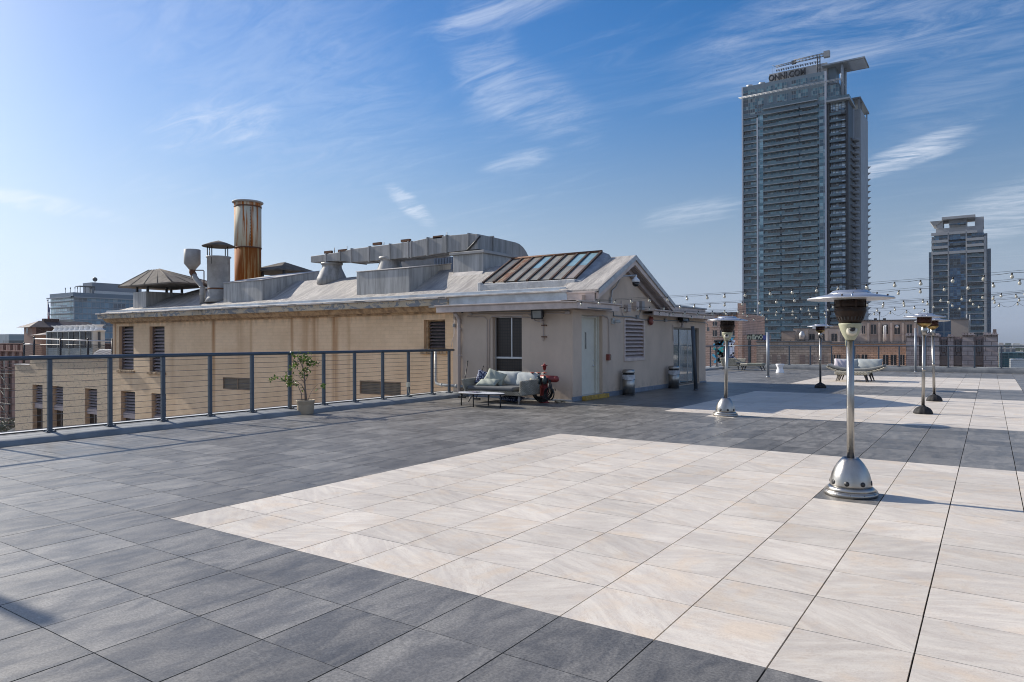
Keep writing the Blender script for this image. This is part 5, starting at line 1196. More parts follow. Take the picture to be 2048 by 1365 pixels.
# ---- far corner chair, footstool, stool
p = at(1484, 742, Z=0); cx, cy = -5.72, 36.4
rt = thing('wicker_armchair', (cx, cy, 0), 'beige wicker armchair seen from behind in the far left corner', 'chair')
q = MB(); q.box(cx-.48, cy-.42, .22, cx+.50, cy+.45, .32); q.build('seat_frame', WKB, rt, .02)
q = MB(); q.hexa([(cx-.46, cy-.45, .24), (cx+.36, cy-.45, .24), (cx+.36, cy-.38, .24), (cx-.46, cy-.38, .24), (cx-.56, cy-.50, .66), (cx+.26, cy-.50, .66), (cx+.26, cy-.43, .66), (cx-.56, cy-.43, .66)]); q.build('armrest', WKB, rt, .02)
q = MB(); q.hexa([(cx-.46, cy+.40, .24), (cx+.50, cy+.40, .24), (cx+.50, cy+.47, .24), (cx-.46, cy+.47, .24), (cx-.56, cy+.46, .62), (cx+.62, cy+.46, .62), (cx+.62, cy+.53, .62), (cx-.56, cy+.53, .62)]); q.build('armrest', WKB, rt, .02)
q = MB(); q.hexa([(cx-.50, cy-.38, .24), (cx-.43, cy-.38, .24), (cx-.43, cy+.4, .24), (cx-.50, cy+.4, .24), (cx-.62, cy-.43, .68), (cx-.55, cy-.43, .68), (cx-.55, cy+.46, .68), (cx-.62, cy+.46, .68)]); q.build('backrest', WKB, rt, .02)
q = MB(); q.box(cx-.42, cy-.36, .322, cx+.62, cy+.38, .42); q.build('seat_cushion', FD, rt, .03)
for sx_ in (-1, 1):
    for sy in (-1, 1): q = MB(); q.tube([(cx+sx_*.38, cy+sy*.32, .24), (cx+sx_*.46, cy+sy*.38, 0)], [.035, .018], 8); q.build('leg', LEGD, rt)
pil('throw_pillow', .44, .26, .12, tf((cx-.10, cy-.1, .66), 8, -10, 0), NAVY, None, 'navy pillow showing above the back of the far wicker armchair', 'pillow')
cx, cy = -4.45, 35.9; rt = thing('wicker_footstool', (cx, cy, 0), 'long beige wicker footstool just right of the far armchair', 'footstool')
q = MB(); q.box(cx-.62, cy-.35, .24, cx+.55, cy+.35, .38); q.build('top', WKB, rt, .03, seg=3); q = MB(); q.box(cx-.25, cy-.37, .30, cx+.57, cy+.37, .40); q.build('cushion', FAB('olive_grey_fabric', (.22, .23, .19)), rt, .03)
for sx_ in (-1, 1):
    for sy in (-1, 1): q = MB(); q.tube([(cx+sx_*.45, cy+sy*.24, .25), (cx+sx_*.56, cy+sy*.3, 0)], [.035, .018], 8); q.build('leg', LEGD, rt)
p = at(1560, 746.5, Z=0); q = MB(); q.lathe([(.20, 0), (.205, .02), (.19, .08), (.15, .20), (.145, .26), (.17, .34), (.205, .42), (.21, .45), (.20, .46), (0, .46)], (p.x, min(p.y, 36.8), 0), 32)
tag(q.build('garden_stool', M('white_ceramic', (.78, .79, .82), .25, 0, .03)), 'white hourglass stool standing alone near the far curb', 'stool')

# ================================================================ potted ficus
pc = at(607, 829, Z=0); PD = (pc-CAM).dot(FW); pc = Vector((pc.x-.05, pc.y+.10, 0)); u = PD/FPX
rt = thing('potted_tree', pc, 'small sparse ficus tree in a tan pot beside the left railing', 'potted plant')
q = MB(); q.lathe([(14.8*u, 0), (15.3*u, .01), (17.0*u, .20), (17.2*u, .235), (17.6*u, .24), (17.4*u, .27), (18.6*u, .285), (18.7*u, .315), (17.4*u, .318), (16.8*u, .28)], pc, 32); q.build('pot', M('tan_terracotta_pot', (.40, .32, .225), .75, 0, .15, 4, .15, 20), rt)
q = MB(); q.lathe([(16.9*u, .27), (0, .285)], pc, 24); q.build('soil', M('dark_soil', (.035, .025, .018), .95, 0, .3, 20, .5, 50), rt)
DP = PD+.06
def pp(px, py, dz=0): return at(px, py, D=DP+dz)
BR = M('grey_bark', (.17, .14, .12), .85, 0, .2, 15, .3, 60); r = random.Random(21)
branches = [([(611, 802, 0), (610, 775, .0), (608.5, 750, .02), (606, 735, .0)], [.022, .018, .013, .009]), ([(613, 802, .03), (611, 780, .03)], [.02, .014]),
 ([(606, 737, 0), (601, 725, -.05), (596, 716, -.1), (590, 711, -.1)], [.009, .007, .005, .003]), ([(607, 742, 0), (605, 728, .1), (607, 716, .12), (609, 709, .1)], [.01, .007, .005, .003]),
 ([(608, 748, 0), (614, 738, .05), (622, 731, .1), (630, 726, .15)], [.01, .007, .005, .003]), ([(609, 760, 0), (603, 748, -.1), (598, 742, -.15), (588, 735, -.2)], [.009, .006, .004, .003]),
 ([(609.5, 768, 0), (604, 760, -.1), (598, 753, -.2), (590, 750, -.2), (582, 750, -.2)], [.009, .006, .005, .004, .003]),
 ([(610, 784, 0), (603, 770, -.1), (595, 764, -.2), (586, 757, -.3), (575, 757, -.3)], [.010, .007, .005, .004, .003]),
 ([(604, 802, 0), (603, 788, -.1), (596, 772, -.2), (588, 765, -.3), (575, 762, -.35), (560, 760, -.4), (552, 756, -.4)], [.011, .009, .007, .005, .004, .003, .002]),
 ([(616, 801, 0), (621, 787, .1), (628, 776, .2), (637, 768, .3), (645, 769, .3), (648, 773, .3)], [.006, .005, .004, .003, .002, .002]),
 ([(610, 763, 0), (617, 750, .1), (622, 742, .15)], [.008, .005, .003])]
for pts, rs in branches:
    q = MB(); q.tube([pp(*p) for p in pts], rs, 7); q.build('trunk' if pts[0][1] > 795 and rs[0] > .015 else 'branch', BR, rt)
LF = NT('ficus_leaf'); a = LF.attr('tint'); ls = LF.sep(a[1]); c = LF.mix(ls[0], (.030, .065, .012), (.16, .24, .035)); LF.b.inputs['Subsurface Weight'].default_value = 0
tr = LF.n.new('ShaderNodeBsdfTranslucent'); LF.link(c, tr.inputs[0]); mxs = LF.n.new('ShaderNodeMixShader'); mxs.inputs[0].default_value = .35; LF.done(c, .38); LF.link(LF.b.outputs[0], mxs.inputs[1]); LF.link(tr.outputs[0], mxs.inputs[2]); LF.link(mxs.outputs[0], LF.out.inputs[0]); LF = LF.mat
vs, fs, tn = [], [], []
def leaf(p, s, rnd):
    d = Vector((rnd.gauss(0, 1), rnd.gauss(0, 1), rnd.gauss(-.5, .7))).normalized(); n = d.cross(Vector((rnd.gauss(0, 1), rnd.gauss(0, 1), rnd.gauss(0, 1)))).normalized(); b = d.cross(n)
    o = len(vs); w_ = s*.30
    for t, ww, bend in ((0, .05, 0), (.3, .85, .05), (.6, .9, .10), (.85, .45, .04), (1, 0, -.03)):
        for sg in (-1, 1): vs.append(p+d*s*t+n*w_*ww*sg+b*s*(bend+.10*ww))
        vs.append(p+d*s*t+b*s*bend)
    for k in range(4):
        a_ = o+3*k; fs.append((a_, a_+2, a_+5, a_+3)); fs.append((a_+2, a_+1, a_+4, a_+5))
    t = (rnd.random(), rnd.random(), 0); tn.extend([t]*8)
cl = [(585, 708, 9, 5), (596, 711, 8, 6), (600, 718, 9, 8), (609, 712, 14, 9), (615, 717, 22, 9), (608, 722, 14, 7), (620, 724, 14, 7), (628, 726, 9, 5), (634, 724, 7, 4), (591, 727, 10, 6), (585, 734, 10, 4), (582, 738, 6, 3), (594, 730, 8, 6), (598, 721, 8, 5),
      (606, 740, 9, 5), (611, 743, 6, 4), (602, 747, 5, 4), (617, 740, 5, 3), (618, 731, 9, 6), (572, 750, 7, 4), (579, 752, 8, 4), (580, 759, 12, 5), (577, 763, 9, 4), (584, 766, 12, 5), (590, 767, 7, 4), (568, 758, 9, 4), (562, 758, 6, 3), (551, 754, 6, 3), (545, 757, 5, 3), (541, 760, 5, 2.5), (578, 769, 7, 3), (633, 779, 4, 1.5), (643, 770, 5, 2.5), (648, 774, 6, 2.5), (603, 753, 4, 3), (604, 776, 2, 1), (602, 782, 1, 1), (612, 750, 4, 3)]
for px, py, n, sp_ in cl:
    for k in range(int(n*1.6)): leaf(pp(px+r.gauss(0, sp_*.55), py+r.gauss(0, sp_*.5), r.gauss((px-608)*.004, .06)), r.uniform(.045, .075), r)
me = bpy.data.meshes.new('leaves'); me.from_pydata([p-pc for p in vs], [], fs); me.materials.append(LF); a_ = me.attributes.new('tint', 'FLOAT_VECTOR', 'FACE'); a_.data.foreach_set('vector', [c for t in tn for c in t])
o = bpy.data.objects.new('leaves', me); COL.objects.link(o); o.parent = rt

# ================================================================ festoon lights
GB = NT('clear_bulb_glass'); GB.done((.66, .63, .52), .10, 0, 1.0); GB.b.inputs['Transmission Weight'].default_value = .45; GB = GB.mat
bq = MB(); bq.lathe([(.012, .0), (.016, -.008), (.016, -.035), (.012, -.040)], (0, 0, 0), 10, 0); bq.lathe([(.011, -.036), (.018, -.045), (.030, -.065), (.032, -.08), (.026, -.098), (.012, -.108), (0, -.11)], (0, 0, 0), 14, 1)
bme = bq.build('bulb', [BLACKM, GB]); bmesh_ = bme.data; bpy.data.objects.remove(bme)
def festoon(A, B, n, sag, label, seed, loopy=0.0, extra=1.12):
    """a strand from the penthouse eaves towards the right-hand edge of the terrace; support wire, lamp cord and every lamp"""
    A, B = Vector(A), Vector(B); B = A+(B-A)*extra; n = int(round(n*extra)); rt = thing('festoon_lights', A, label, 'string lights', 'festoon strands over the terrace')
    rnd = random.Random(seed)
    def P(t, dz=0): p = A.lerp(B, t); return Vector((p.x, p.y, p.z-sag*4*t*(1-t)+dz))
    q = MB(); q.tube([P(i/40) for i in range(41)], .0028, 5); q.build('support_wire', STEELD, rt)
    ts = [(k+.35+rnd.uniform(-.08, .08))/n for k in range(n)]; pts = []; hang = []
    for k, t in enumerate(ts):
        hang.append(P(t, -.018-rnd.random()*.012))
    for k in range(n):
        pts.append(hang[k])
        if k < n-1:
            for s_ in (.25, .5, .75): p = hang[k].lerp(hang[k+1], s_); d = (.012+loopy)*(1-(2*s_-1)**2)*(1+rnd.random()*.5); pts.append(p-Vector((0, 0, d)))
    q = MB(); q.tube([P(0)]+pts, .0042, 5); q.build('lamp_cord', BLACKM, rt)
    for p in hang:
        o = bpy.data.objects.new('bulb', bmesh_); COL.objects.link(o); o.parent = rt; o.location = p-A; o.rotation_euler = (rnd.uniform(-.2, .2), rnd.uniform(-.2, .2), rnd.random()*6)
festoon((-2.60, 12.55, 2.70), tuple(at(2048, 538, D=12.5)), 20, .06, 'topmost string of round bulbs fanning from the near corner of the penthouse', 1)
festoon((-2.60, 15.1, 2.62), tuple(at(2048, 554, D=14.0)), 21, .07, 'second string of bulbs from the top, passing just above the near heater dish', 2)
festoon((-2.60, 17.8, 2.60), tuple(at(2048, 578, D=17.0)), 22, .10, 'third string of bulbs from the top, starting at the foot of the gable', 3)
festoon((-2.60, 18.6, 2.58), tuple(at(2048, 581, D=17.4)), 20, .12, 'string of bulbs hanging almost against the third one', 4)
festoon((-2.60, 20.6, 2.56), tuple(at(2048, 590, D=19.2)), 20, .12, 'second lowest string of bulbs, starting above the glass sliding door', 5)
festoon((-2.60, 23.2, 2.50), tuple(at(2048, 599, D=21.5)), 20, .10, 'lowest string of bulbs with its cord hanging in deep loops', 6, .11)
# ================================================================ city around the terrace
def facade(name, pw, ph, a, b, mull, mw=.08, rough=.12, dark=(.02, .03, .04), pd=.3, axis='x', spec=.8, vary=.5):
    """glazing: every pane its own tone, thin mullions"""
    m = NT(name); s = m.sep(); h = s[0] if axis == 'x' else s[1]
    u = m.math('DIVIDE', h, pw); v = m.math('DIVIDE', s[2], ph); fu, fv = m.math('FLOOR', u), m.math('FLOOR', v)
    w_ = m.white(m.comb(fu, fv, 3)); big = m.white(m.comb(m.math('FLOOR', m.math('DIVIDE', u, 3)), fv, 7))
    c = m.mix(m.ramp(w_[0], .2, .8), a, b); c = m.mix(m.ramp(big[0], 1-pd, 1-pd+.05), c, dark); c = m.mix(m.ramp(w_[0], .90, .92, 0, vary), c, (.32, .36, .36))
    eu = m.math('ABSOLUTE', m.math('SUBTRACT', m.math('FRACT', u), .5)); ev = m.math('ABSOLUTE', m.math('SUBTRACT', m.math('FRACT', v), .5))
    e = m.math('MAXIMUM', m.ramp(eu, .5-mw/pw, .5-mw/pw*.6), m.ramp(ev, .5-mw/ph, .5-mw/ph*.6))
    return m.done(m.mix(e, c, mull), m.ramp(e, 0, 1, rough, .5), 0, spec)
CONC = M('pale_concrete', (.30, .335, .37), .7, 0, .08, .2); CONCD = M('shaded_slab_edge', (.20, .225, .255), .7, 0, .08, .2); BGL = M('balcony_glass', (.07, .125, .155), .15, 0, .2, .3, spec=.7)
# ---- main tower
YT = 328.4; PITCH = 13.4/FPX*308
def tx(px, Y=YT): return at(px, 400, Y=Y).x
def tz(px, py, Y=YT): return at(px, py, Y=Y).z
XA, XB1, XB2, XC1, XC2, XD, XE, XF = tx(1484), tx(1515), tx(1528), tx(1636), tx(1651), tx(1655), tx(1692), tx(1697)
ZT = 119.4; ZB = tz(1580, 221); nfl = int((ZB+42)/PITCH); Z0 = ZB-nfl*PITCH
TW = thing('apartment_tower', (XA, YT, -42), 'tall grey glass apartment tower with balconies and a canopied top carrying letters', 'tower')
WBAND = facade('tower_glazing', 1.25, PITCH/2, (.03, .115, .175), (.17, .35, .43), (.20, .22, .235), .10, .12, (.018, .025, .035), .30)
BAY = facade('tower_bay_glazing', 1.6, PITCH/2, (.07, .20, .26), (.30, .50, .56), (.20, .25, .29), .10, .08, (.03, .08, .12), .22)
FINM = M('pale_tower_fin', (.46, .48, .53), .6, 0, .05, .2)
WBAND2 = facade('tower_bright_glazing', 1.25, PITCH/3, (.16, .28, .42), (.60, .74, .84), (.05, .055, .065), .11, .08, (.03, .04, .055), .22)
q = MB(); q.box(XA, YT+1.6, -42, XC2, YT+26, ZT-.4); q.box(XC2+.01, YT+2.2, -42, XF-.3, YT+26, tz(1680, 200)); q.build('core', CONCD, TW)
for k in range(-14, nfl+1):
    z = ZB-(nfl-k)*PITCH+0; z = Z0+PITCH*k
    if z < -20: continue
    if z > ZB+.1: break
    q = MB(); q.box(XA+.5, YT+1.2, z, XC2, YT+1.5, z+PITCH-.28); q.box(XB1+.4, YT+.25, z, XB2-.3, YT+1.19, z+PITCH-.1, 1); q.box(XC1+.4, YT+.25, z, XC2-.3, YT+1.19, z+PITCH-.1, 1); q.build('window_band', [WBAND, BAY], TW)
    q = MB(); q.box(XD+1.2, YT+1.2, z, XE-.3, YT+2.1, z+PITCH-.3); q.build('window_band', WBAND2, TW)
    mid = []
    cut = sorted({XB2, XC1}|({tx(1600)} if k % 4 else set())|({tx(1563)} if (k < nfl-14) else set()))
    for i in range(len(cut)-1):
        a, b = cut[i]+.35*(i > 0), cut[i+1]-.35*(i < len(cut)-2); mid.append((a, b))
    q = MB()
    for a, b in mid: q.box(a, YT-1.1, z-.22, b, YT+1.19, z); q.box(a+.05, YT-1.05, z, b-.05, YT-.98, z+1.05, 1)
    q.build('balcony', [CONC, BGL], TW)
    q = MB(); q.box(XA+.5, YT+.0, z-.25, XB1-.3, YT+1.19, z); q.box(XA+.55, YT+.05, z, XB1-.35, YT+.12, z+1.0, 1); q.build('balcony', [CONC, BGL], TW)
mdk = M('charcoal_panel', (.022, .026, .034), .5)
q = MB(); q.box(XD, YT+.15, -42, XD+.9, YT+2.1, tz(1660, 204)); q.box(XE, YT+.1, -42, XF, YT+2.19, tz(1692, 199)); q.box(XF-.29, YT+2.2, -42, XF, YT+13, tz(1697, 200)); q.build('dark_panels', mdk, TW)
ydark = at(1712, 400, X=XF).y; yend = at(1727, 400, X=XF).y
nk = int((tz(1700, 225)+20)/PITCH)
for k in range(nk):
    z = tz(1700, 225)-k*PITCH; q = MB(); q.box(XD+.95, YT-.3, z-.30, XE+.1, YT+1.19, z-.05); q.box(XD+1.0, YT-.25, z-.05, XE-1.8, YT-.2, z+.95, 1); q.build('balcony', [mdk, BGL], TW)
    if k > 2:
        q = MB(); q.lathe([(1.9, z-.9), (2.2, z-.6), (2.2, z+.15), (2.1, z+.15)], (XF+.5, (YT+3+ydark)/2+1, 0), 16); q.box(XF-.1, YT+5, z-.9, XF+.6, ydark-.5, z-.75); q.build('side_balcony', CONCD, TW)
q = MB(); q.box(XF-4, ydark, -42, XF+2.0, yend, tz(1715, 190)); q.build('end_wall', CONC, TW)
q = MB()
for k in range(32): z = tz(1728, 290)-k*PITCH; q.add([(XF+2.0, yend-1.0, z), (XF+3.4, yend, z), (XF+2.0, yend, z-1.2), (XF+2.0, yend, z)], [(0, 1, 3), (1, 2, 3), (0, 2, 1), (0, 3, 2)])
o = q.build('end_fins', CONC, TW); o['kind'] = 'stuff'
q = MB(); q.box(XB1-.25, YT-.35, -42, XB1+.35, YT+1.2, tz(1516, 236)); q.build('fin', FINM, TW)
q = MB(); q.box(XC2-.2, YT-.5, -42, XC2+.55, YT+1.6, tz(1652, 143)); q.build('fin', FINM, TW)
q = MB(); q.box(XA, YT-.2, -42, XA+.6, YT+1.6, ZT); q.build('fin', FINM, TW)
# crown storeys
TOPW = facade('crown_glazing', 1.0, 1.6, (.03, .09, .13), (.12, .24, .28), (.20, .22, .235), .07, .12, (.03, .04, .05), .2); PANEL = M('blue_grey_panel', (.14, .19, .23), .5, 0, .05, .2)
q = MB(); q.box(XA, YT-.05, ZB+.3, XC2, YT+1.6, ZT); q.build('crown_wall', PANEL, TW)
for px0, px1, py0, py1 in ((1485, 1514, 218, 200), (1485, 1514, 233, 219), (1517, 1528, 213, 198), (1517, 1528, 226, 214), (1538, 1546, 207, 193), (1555, 1576, 205, 191), (1584, 1616, 200, 183), (1624, 1637, 193, 178), (1638, 1650, 191, 175), (1638, 1650, 203, 193),
                           (1534, 1546, 183, 174), (1551, 1575, 180, 168), (1584, 1615, 172, 162), (1620, 1650, 164, 156), (1486, 1512, 191, 184), (1516, 1528, 186, 179)):
    za, zb = at(px0, py0, Y=YT).z, at(px0, py1, Y=YT).z; q = MB(); q.box(tx(px0), YT-.12, za, tx(px1), YT-.055, zb); q.build('crown_window', TOPW, TW)
q = MB(); q.box(XB2-.3, YT-1.3, ZB+PITCH-.8, XC1, YT-.06, ZB+PITCH-.45); q.box(XB2-.2, YT-1.25, ZB+PITCH-.45, XC1-.1, YT-1.18, ZB+PITCH+.9, 1); q.build('terrace_edge', [CONC, BGL], TW)
zr = tz(1482, 199)
q = MB(); xe = tx(1682, YT-2.5)
for yy in (YT-2.6, YT-1.2): q.tube([(XA-.8, yy, zr), (xe, yy, zr)], .13, 6)
for k in range(38): x = XA-.6+k*(xe-XA)/38; q.box(x, YT-2.6, zr-.08, x+.16, YT-.1, zr+.02)
for k in range(8): q.tube([(xe-.2, YT-2.5+k*1.6, zr), (xe-5.5, YT-2.5+k*1.6, zr)], .1, 4)
q.tube([(xe, YT-2.6, zr), (xe, YT+10, zr)], .13, 6); q.build('pergola', M('white_steel', (.55, .56, .57), .5), TW)
zs = tz(1673, 200); q = MB(); q.box(XC2+.6, YT-2.0, zs-.9, tx(1700, YT-2), YT+14, zs-.2); q.build('terrace_slab', CONC, TW)
q = MB(); q.box(XC2+.6, YT+1.5, zs-.2, tx(1677), YT+14, zr-.4); q.build('upper_glass_room', TOPW, TW)
q = MB(); q.box(XC2+.8, YT-1.9, zs-.2, tx(1699, YT-2), YT-1.83, zs+.9); q.box(tx(1699, YT-2)-.07, YT-1.8, zs-.2, tx(1699, YT-2), YT+13.5, zs+.9); q.build('terrace_glass', BGL, TW)
# sign block, letters, canopy
xs0, xs1 = tx(1539, YT+5), tx(1655, YT+5); zw = tz(1539, 149, YT+5)
q = MB(); q.box(xs0, YT+5, ZT-.5, xs1, YT+20, zw); q.build('sign_wall', M('white_render', (.46, .455, .45), .7, 0, .05, .2), TW)
q = MB(); x_a, x_b = tx(1554, YT+4), tx(1636, YT+4)
for yy in (YT+3.6, YT+4.9): q.tube([(x_a, yy, zw+.9), (x_b, yy, zw+.9)], .1, 5)
for k in range(18): x = x_a+k*(x_b-x_a)/17; q.box(x-.09, YT+3.6, zw+.3, x+.09, YT+4.9, zw+.95)
q.build('davit_rail', STEELD, TW)
fc = bpy.data.curves.new('letters', 'FONT'); fc.body = 'ONNI.COM'; fc.size = 1; fc.extrude = .06; fc.align_x = 'LEFT'; fc.offset = .03
fo = bpy.data.objects.new('tmp', fc); COL.objects.link(fo); bpy.context.view_layer.update(); me = bpy.data.meshes.new_from_object(fo.evaluated_get(bpy.context.evaluated_depsgraph_get())); bpy.data.objects.remove(fo)
wmax = max(v.co.x for v in me.vertices); hmax = max(v.co.y for v in me.vertices); wt = tx(1612, YT+3.5)-tx(1538, YT+3.5); ht = 12.5/FPX*310
zl = at(1575, 158, Y=YT+3.5).z+.5
for v in me.vertices: x, y, z = v.co; v.co = (tx(1538, YT+3.5)-XA+x/wmax*wt, 3.5-z*5, zl+y/hmax*ht+42)
me.name = 'letters'; me.materials.clear(); me.materials.append(BLACKM); lo = bpy.data.objects.new('letters', me); COL.objects.link(lo); lo.parent = TW
ca, cb = tx(1645, YT+3), tx(1731, YT+3); zc = tz(1728, 115, YT+3)
q = MB(); ym_ = YT+16; q.box(ca, YT+2, zc-.5, tx(1695, YT+3), ym_, zc); q.box(ca, YT+1.8, zc-.55, cb+.0, YT+2.6, zc+.05); q.box(cb-.5, YT+2.6, zc-.5, cb, ym_, zc); q.box(tx(1695, YT+3), ym_-.5, zc-.5, cb-.5, ym_, zc)
for k in range(13): yy = YT+3.2+k*1.0; q.box(tx(1695, YT+3), yy, zc-.45, cb-.5, yy+.42, zc-.1)
q.build('canopy_roof', CONC, TW)
for px, yy in ((1685, YT+4), (1691, YT+11)): q = MB(); q.tube([(tx(px, yy), yy, zs-.2), (tx(px, yy), yy, zc-.5)], 1.05*.6, 10); q.build('column', CONC, TW)
q = MB(); q.box(tx(1657, YT+6), YT+6, ZT-4, tx(1672, YT+6), YT+15, zc-.5); q.build('lift_room', PANEL, TW)
z2 = tz(1715, 190)+4.6; q = MB(); q.box(XF-5, ydark-3, z2-.6, XF+2.4, yend+2, z2)
for yy in (ydark-2.5, ydark+4, yend-1): q.box(XF+1.4, yy, zs-.2 if yy < ydark else z2-4.6, XF+1.9, yy+.5, z2-.6); q.box(XF-4.5, yy, z2-4.8, XF-4.0, yy+.5, z2-.6)
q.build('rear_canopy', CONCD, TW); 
for px, py in ((1500, 170), (1524.5, 165)): q = MB(); q.lathe([(1.4, ZT-.3), (1.3, ZT+.9), (1.5, ZT+1.3), (1.2, ZT+1.3)], (tx(px, YT+3), YT+3, 0), 16); q.build('roof_fan', M('fan_metal', (.5, .5, .5), .5, .4), TW)
# crane on the roof
xm_ = tx(1638, YT+2); CR = M('grey_crane_steel', (.10, .105, .11), .55, .2)
rt = thing('roof_crane', (xm_, YT+2, ZT), 'grey maintenance crane with long jib standing on the roof of the lettered tower', 'crane')
zj = tz(1638, 112, YT+2)
def lattice(q, A, B, w_, n, t=.09):
    A, B = Vector(A), Vector(B); off = [Vector((0, a, b)) for a in (-w_, w_) for b in (-w_, w_)] if abs((B-A).x) > abs((B-A).z) else [Vector((a, b, 0)) for a in (-w_, w_) for b in (-w_, w_)]
    for o_ in off: q.tube([A+o_, B+o_], t, 4)
    for i in range(n):
        p, r_ = A.lerp(B, i/n), A.lerp(B, (i+1)/n)
        q.tube([p+off[0], r_+off[1]], t*.7, 4); q.tube([p+off[1], r_+off[3]], t*.7, 4); q.tube([p+off[2], r_+off[0]], t*.7, 4)
q = MB(); lattice(q, (xm_, YT+2, ZT-2), (xm_, YT+2, zj), .55, 6, .14); q.build('mast', CR, rt)
q = MB(); xj = tx(1589, YT+2); lattice(q, (xm_+2.5, YT+2, zj), (xj, YT+2, zj-.2), .55, 9, .13); q.build('main_boom', CR, rt)
q = MB(); xk = tx(1552, YT+2); lattice(q, (xj, YT+2, zj-.5), (xk, YT+2, zj-.8), .34, 8, .09); q.box(xj-1, YT+1.4, zj-1.3, xj+.8, YT+2.6, zj+.2); q.tube([(xk, YT+2, zj-.8), (xk-1.4, YT+2, zj+.2)], .12, 4); q.build('jib', CR, rt)
q = MB(); q.box(xm_+2.2, YT+1, zj-1.4, xm_+4.6, YT+3, zj+1.2); q.build('counterweight', M('pale_weight', (.30, .31, .32), .6), rt)
q = MB()
for d in (-1.4, -.7): q.tube([(xk+d, YT+2, zj-.6), (xk+d, YT+2, ZT+.0)], .035, 3)
q.build('hoist_cable', CR, rt)

# ---- second tower
Y2 = 431.85
def ux(px, Y=Y2): return at(px, 560, Y=Y).x
def uz(py, px=1920, Y=Y2): return at(px, py, Y=Y).z
P2 = 12.6/FPX*364
T2 = thing('apartment_tower', (ux(1857), Y2, -42), 'shorter blue glass apartment tower with stepped cream top at the far right', 'tower')
G2 = facade('blue_tower_glazing', 1.6, P2/2, (.02, .08, .17), (.07, .18, .31), (.13, .165, .19), .10, .10, (.010, .018, .035), .3, vary=.3); G2B = facade('blue_side_glazing', 1.8, P2, (.015, .045, .095), (.035, .085, .15), (.12, .15, .18), .12, .08, (.01, .02, .05), .1, vary=.1); CRM2 = M('warm_white_frame', (.42, .42, .42), .6, 0, .06, .2)
za = uz(500); zb = uz(470); zc2 = uz(452)
q = MB(); q.box(ux(1857), Y2+3, -42, ux(1982), Y2+24, za); q.build('side_wings', G2B, T2)
q = MB(); q.box(ux(1863), Y2+1.6, -42, ux(1975), Y2+2.99, zb); q.build('core', CONCD, T2)
nf = int((za+15)/P2)
for k in range(nf+1):
    z = za-.6-k*P2
    q = MB(); q.box(ux(1867), Y2+1.2, z-P2, ux(1896), Y2+1.59, z-.3); q.box(ux(1934), Y2+1.2, z-P2, ux(1967), Y2+1.59, z-.3); q.box(ux(1898), Y2+.2, z-P2, ux(1931.5), Y2+1.59, z-.08); q.build('window_band', G2, T2)
    for a, b in ((1863, 1896), (1933, 1971)):
        q = MB(); q.box(ux(a), Y2-.2, z-.35, ux(b), Y2+1.19, z); q.box(ux(a)+.2, Y2-.15, z, ux(b)-.2, Y2-.08, z+1.0, 1); q.build('balcony', [CRM2, BGL], T2)
for a, b in ((1895.5, 1898), (1931.5, 1934.5), (1968, 1973), (1863, 1866.5)): q = MB(); q.box(ux(a), Y2-.5, -42, ux(b), Y2+1.6, (uz(460) if a in (1895.5, 1931.5) else za if a == 1863 else uz(476))); q.build('pier', CRM2, T2)
zf = [uz(463), uz(478), uz(490), uz(502)]
for i, z in enumerate(zf):
    for a, b in ((1863, 1896), (1934, 1968 if i else 1955))+(((1898, 1931.5),) if i in (0, 3) else ()): q = MB(); q.box(ux(a), Y2-.9, z-1.4, ux(b), Y2+1.19, z); q.build('deep_balcony', CRM2, T2)
    if i < 3:
        q = MB(); q.box(ux(1868), Y2+.8, zf[i+1], ux(1896), Y2+1.19, z-1.4); q.box(ux(1898), Y2+.0, zf[i+1]-.2, ux(1931.5), Y2+.8, z-1.4); q.box(ux(1934), Y2+.8, zf[i+1], ux(1968), Y2+1.19, z-1.4); q.build('window_band', G2, T2)
q = MB(); q.box(ux(1872, Y2+3), Y2+3, za, ux(1967, Y2+3), Y2+20, uz(453)); q.box(ux(1874, Y2+3), Y2+2.5, uz(453), ux(1886, Y2+3), Y2+16, uz(437)); q.box(ux(1950, Y2+6), Y2+6, uz(453), ux(1968, Y2+6), Y2+20, uz(434)); q.box(ux(1899, Y2+3), Y2+3.5, uz(453), ux(1934, Y2+3), Y2+16, uz(437)); q.build('crown', CRM2, T2)
q = MB(); q.box(ux(1884), Y2-.5, uz(437), ux(1951), Y2+17, uz(432)); q.hexa([(ux(1866), Y2+2, uz(447)), (ux(1870), Y2+2, uz(447)), (ux(1870), Y2+14, uz(447)), (ux(1866), Y2+14, uz(447)), (ux(1866)-1.5, Y2+1, uz(438)), (ux(1886), Y2+1, uz(438)), (ux(1886), Y2+14, uz(438)), (ux(1866)-1.5, Y2+14, uz(438))]); q.build('roof_slab', CRM2, T2)
q = MB(); q.box(ux(1898), Y2+.0, uz(448), ux(1932), Y2+3, uz(447)); q.box(ux(1915), Y2+3.3, uz(449), ux(1932), Y2+3.49, uz(444)); q.build('crown_window', G2, T2)

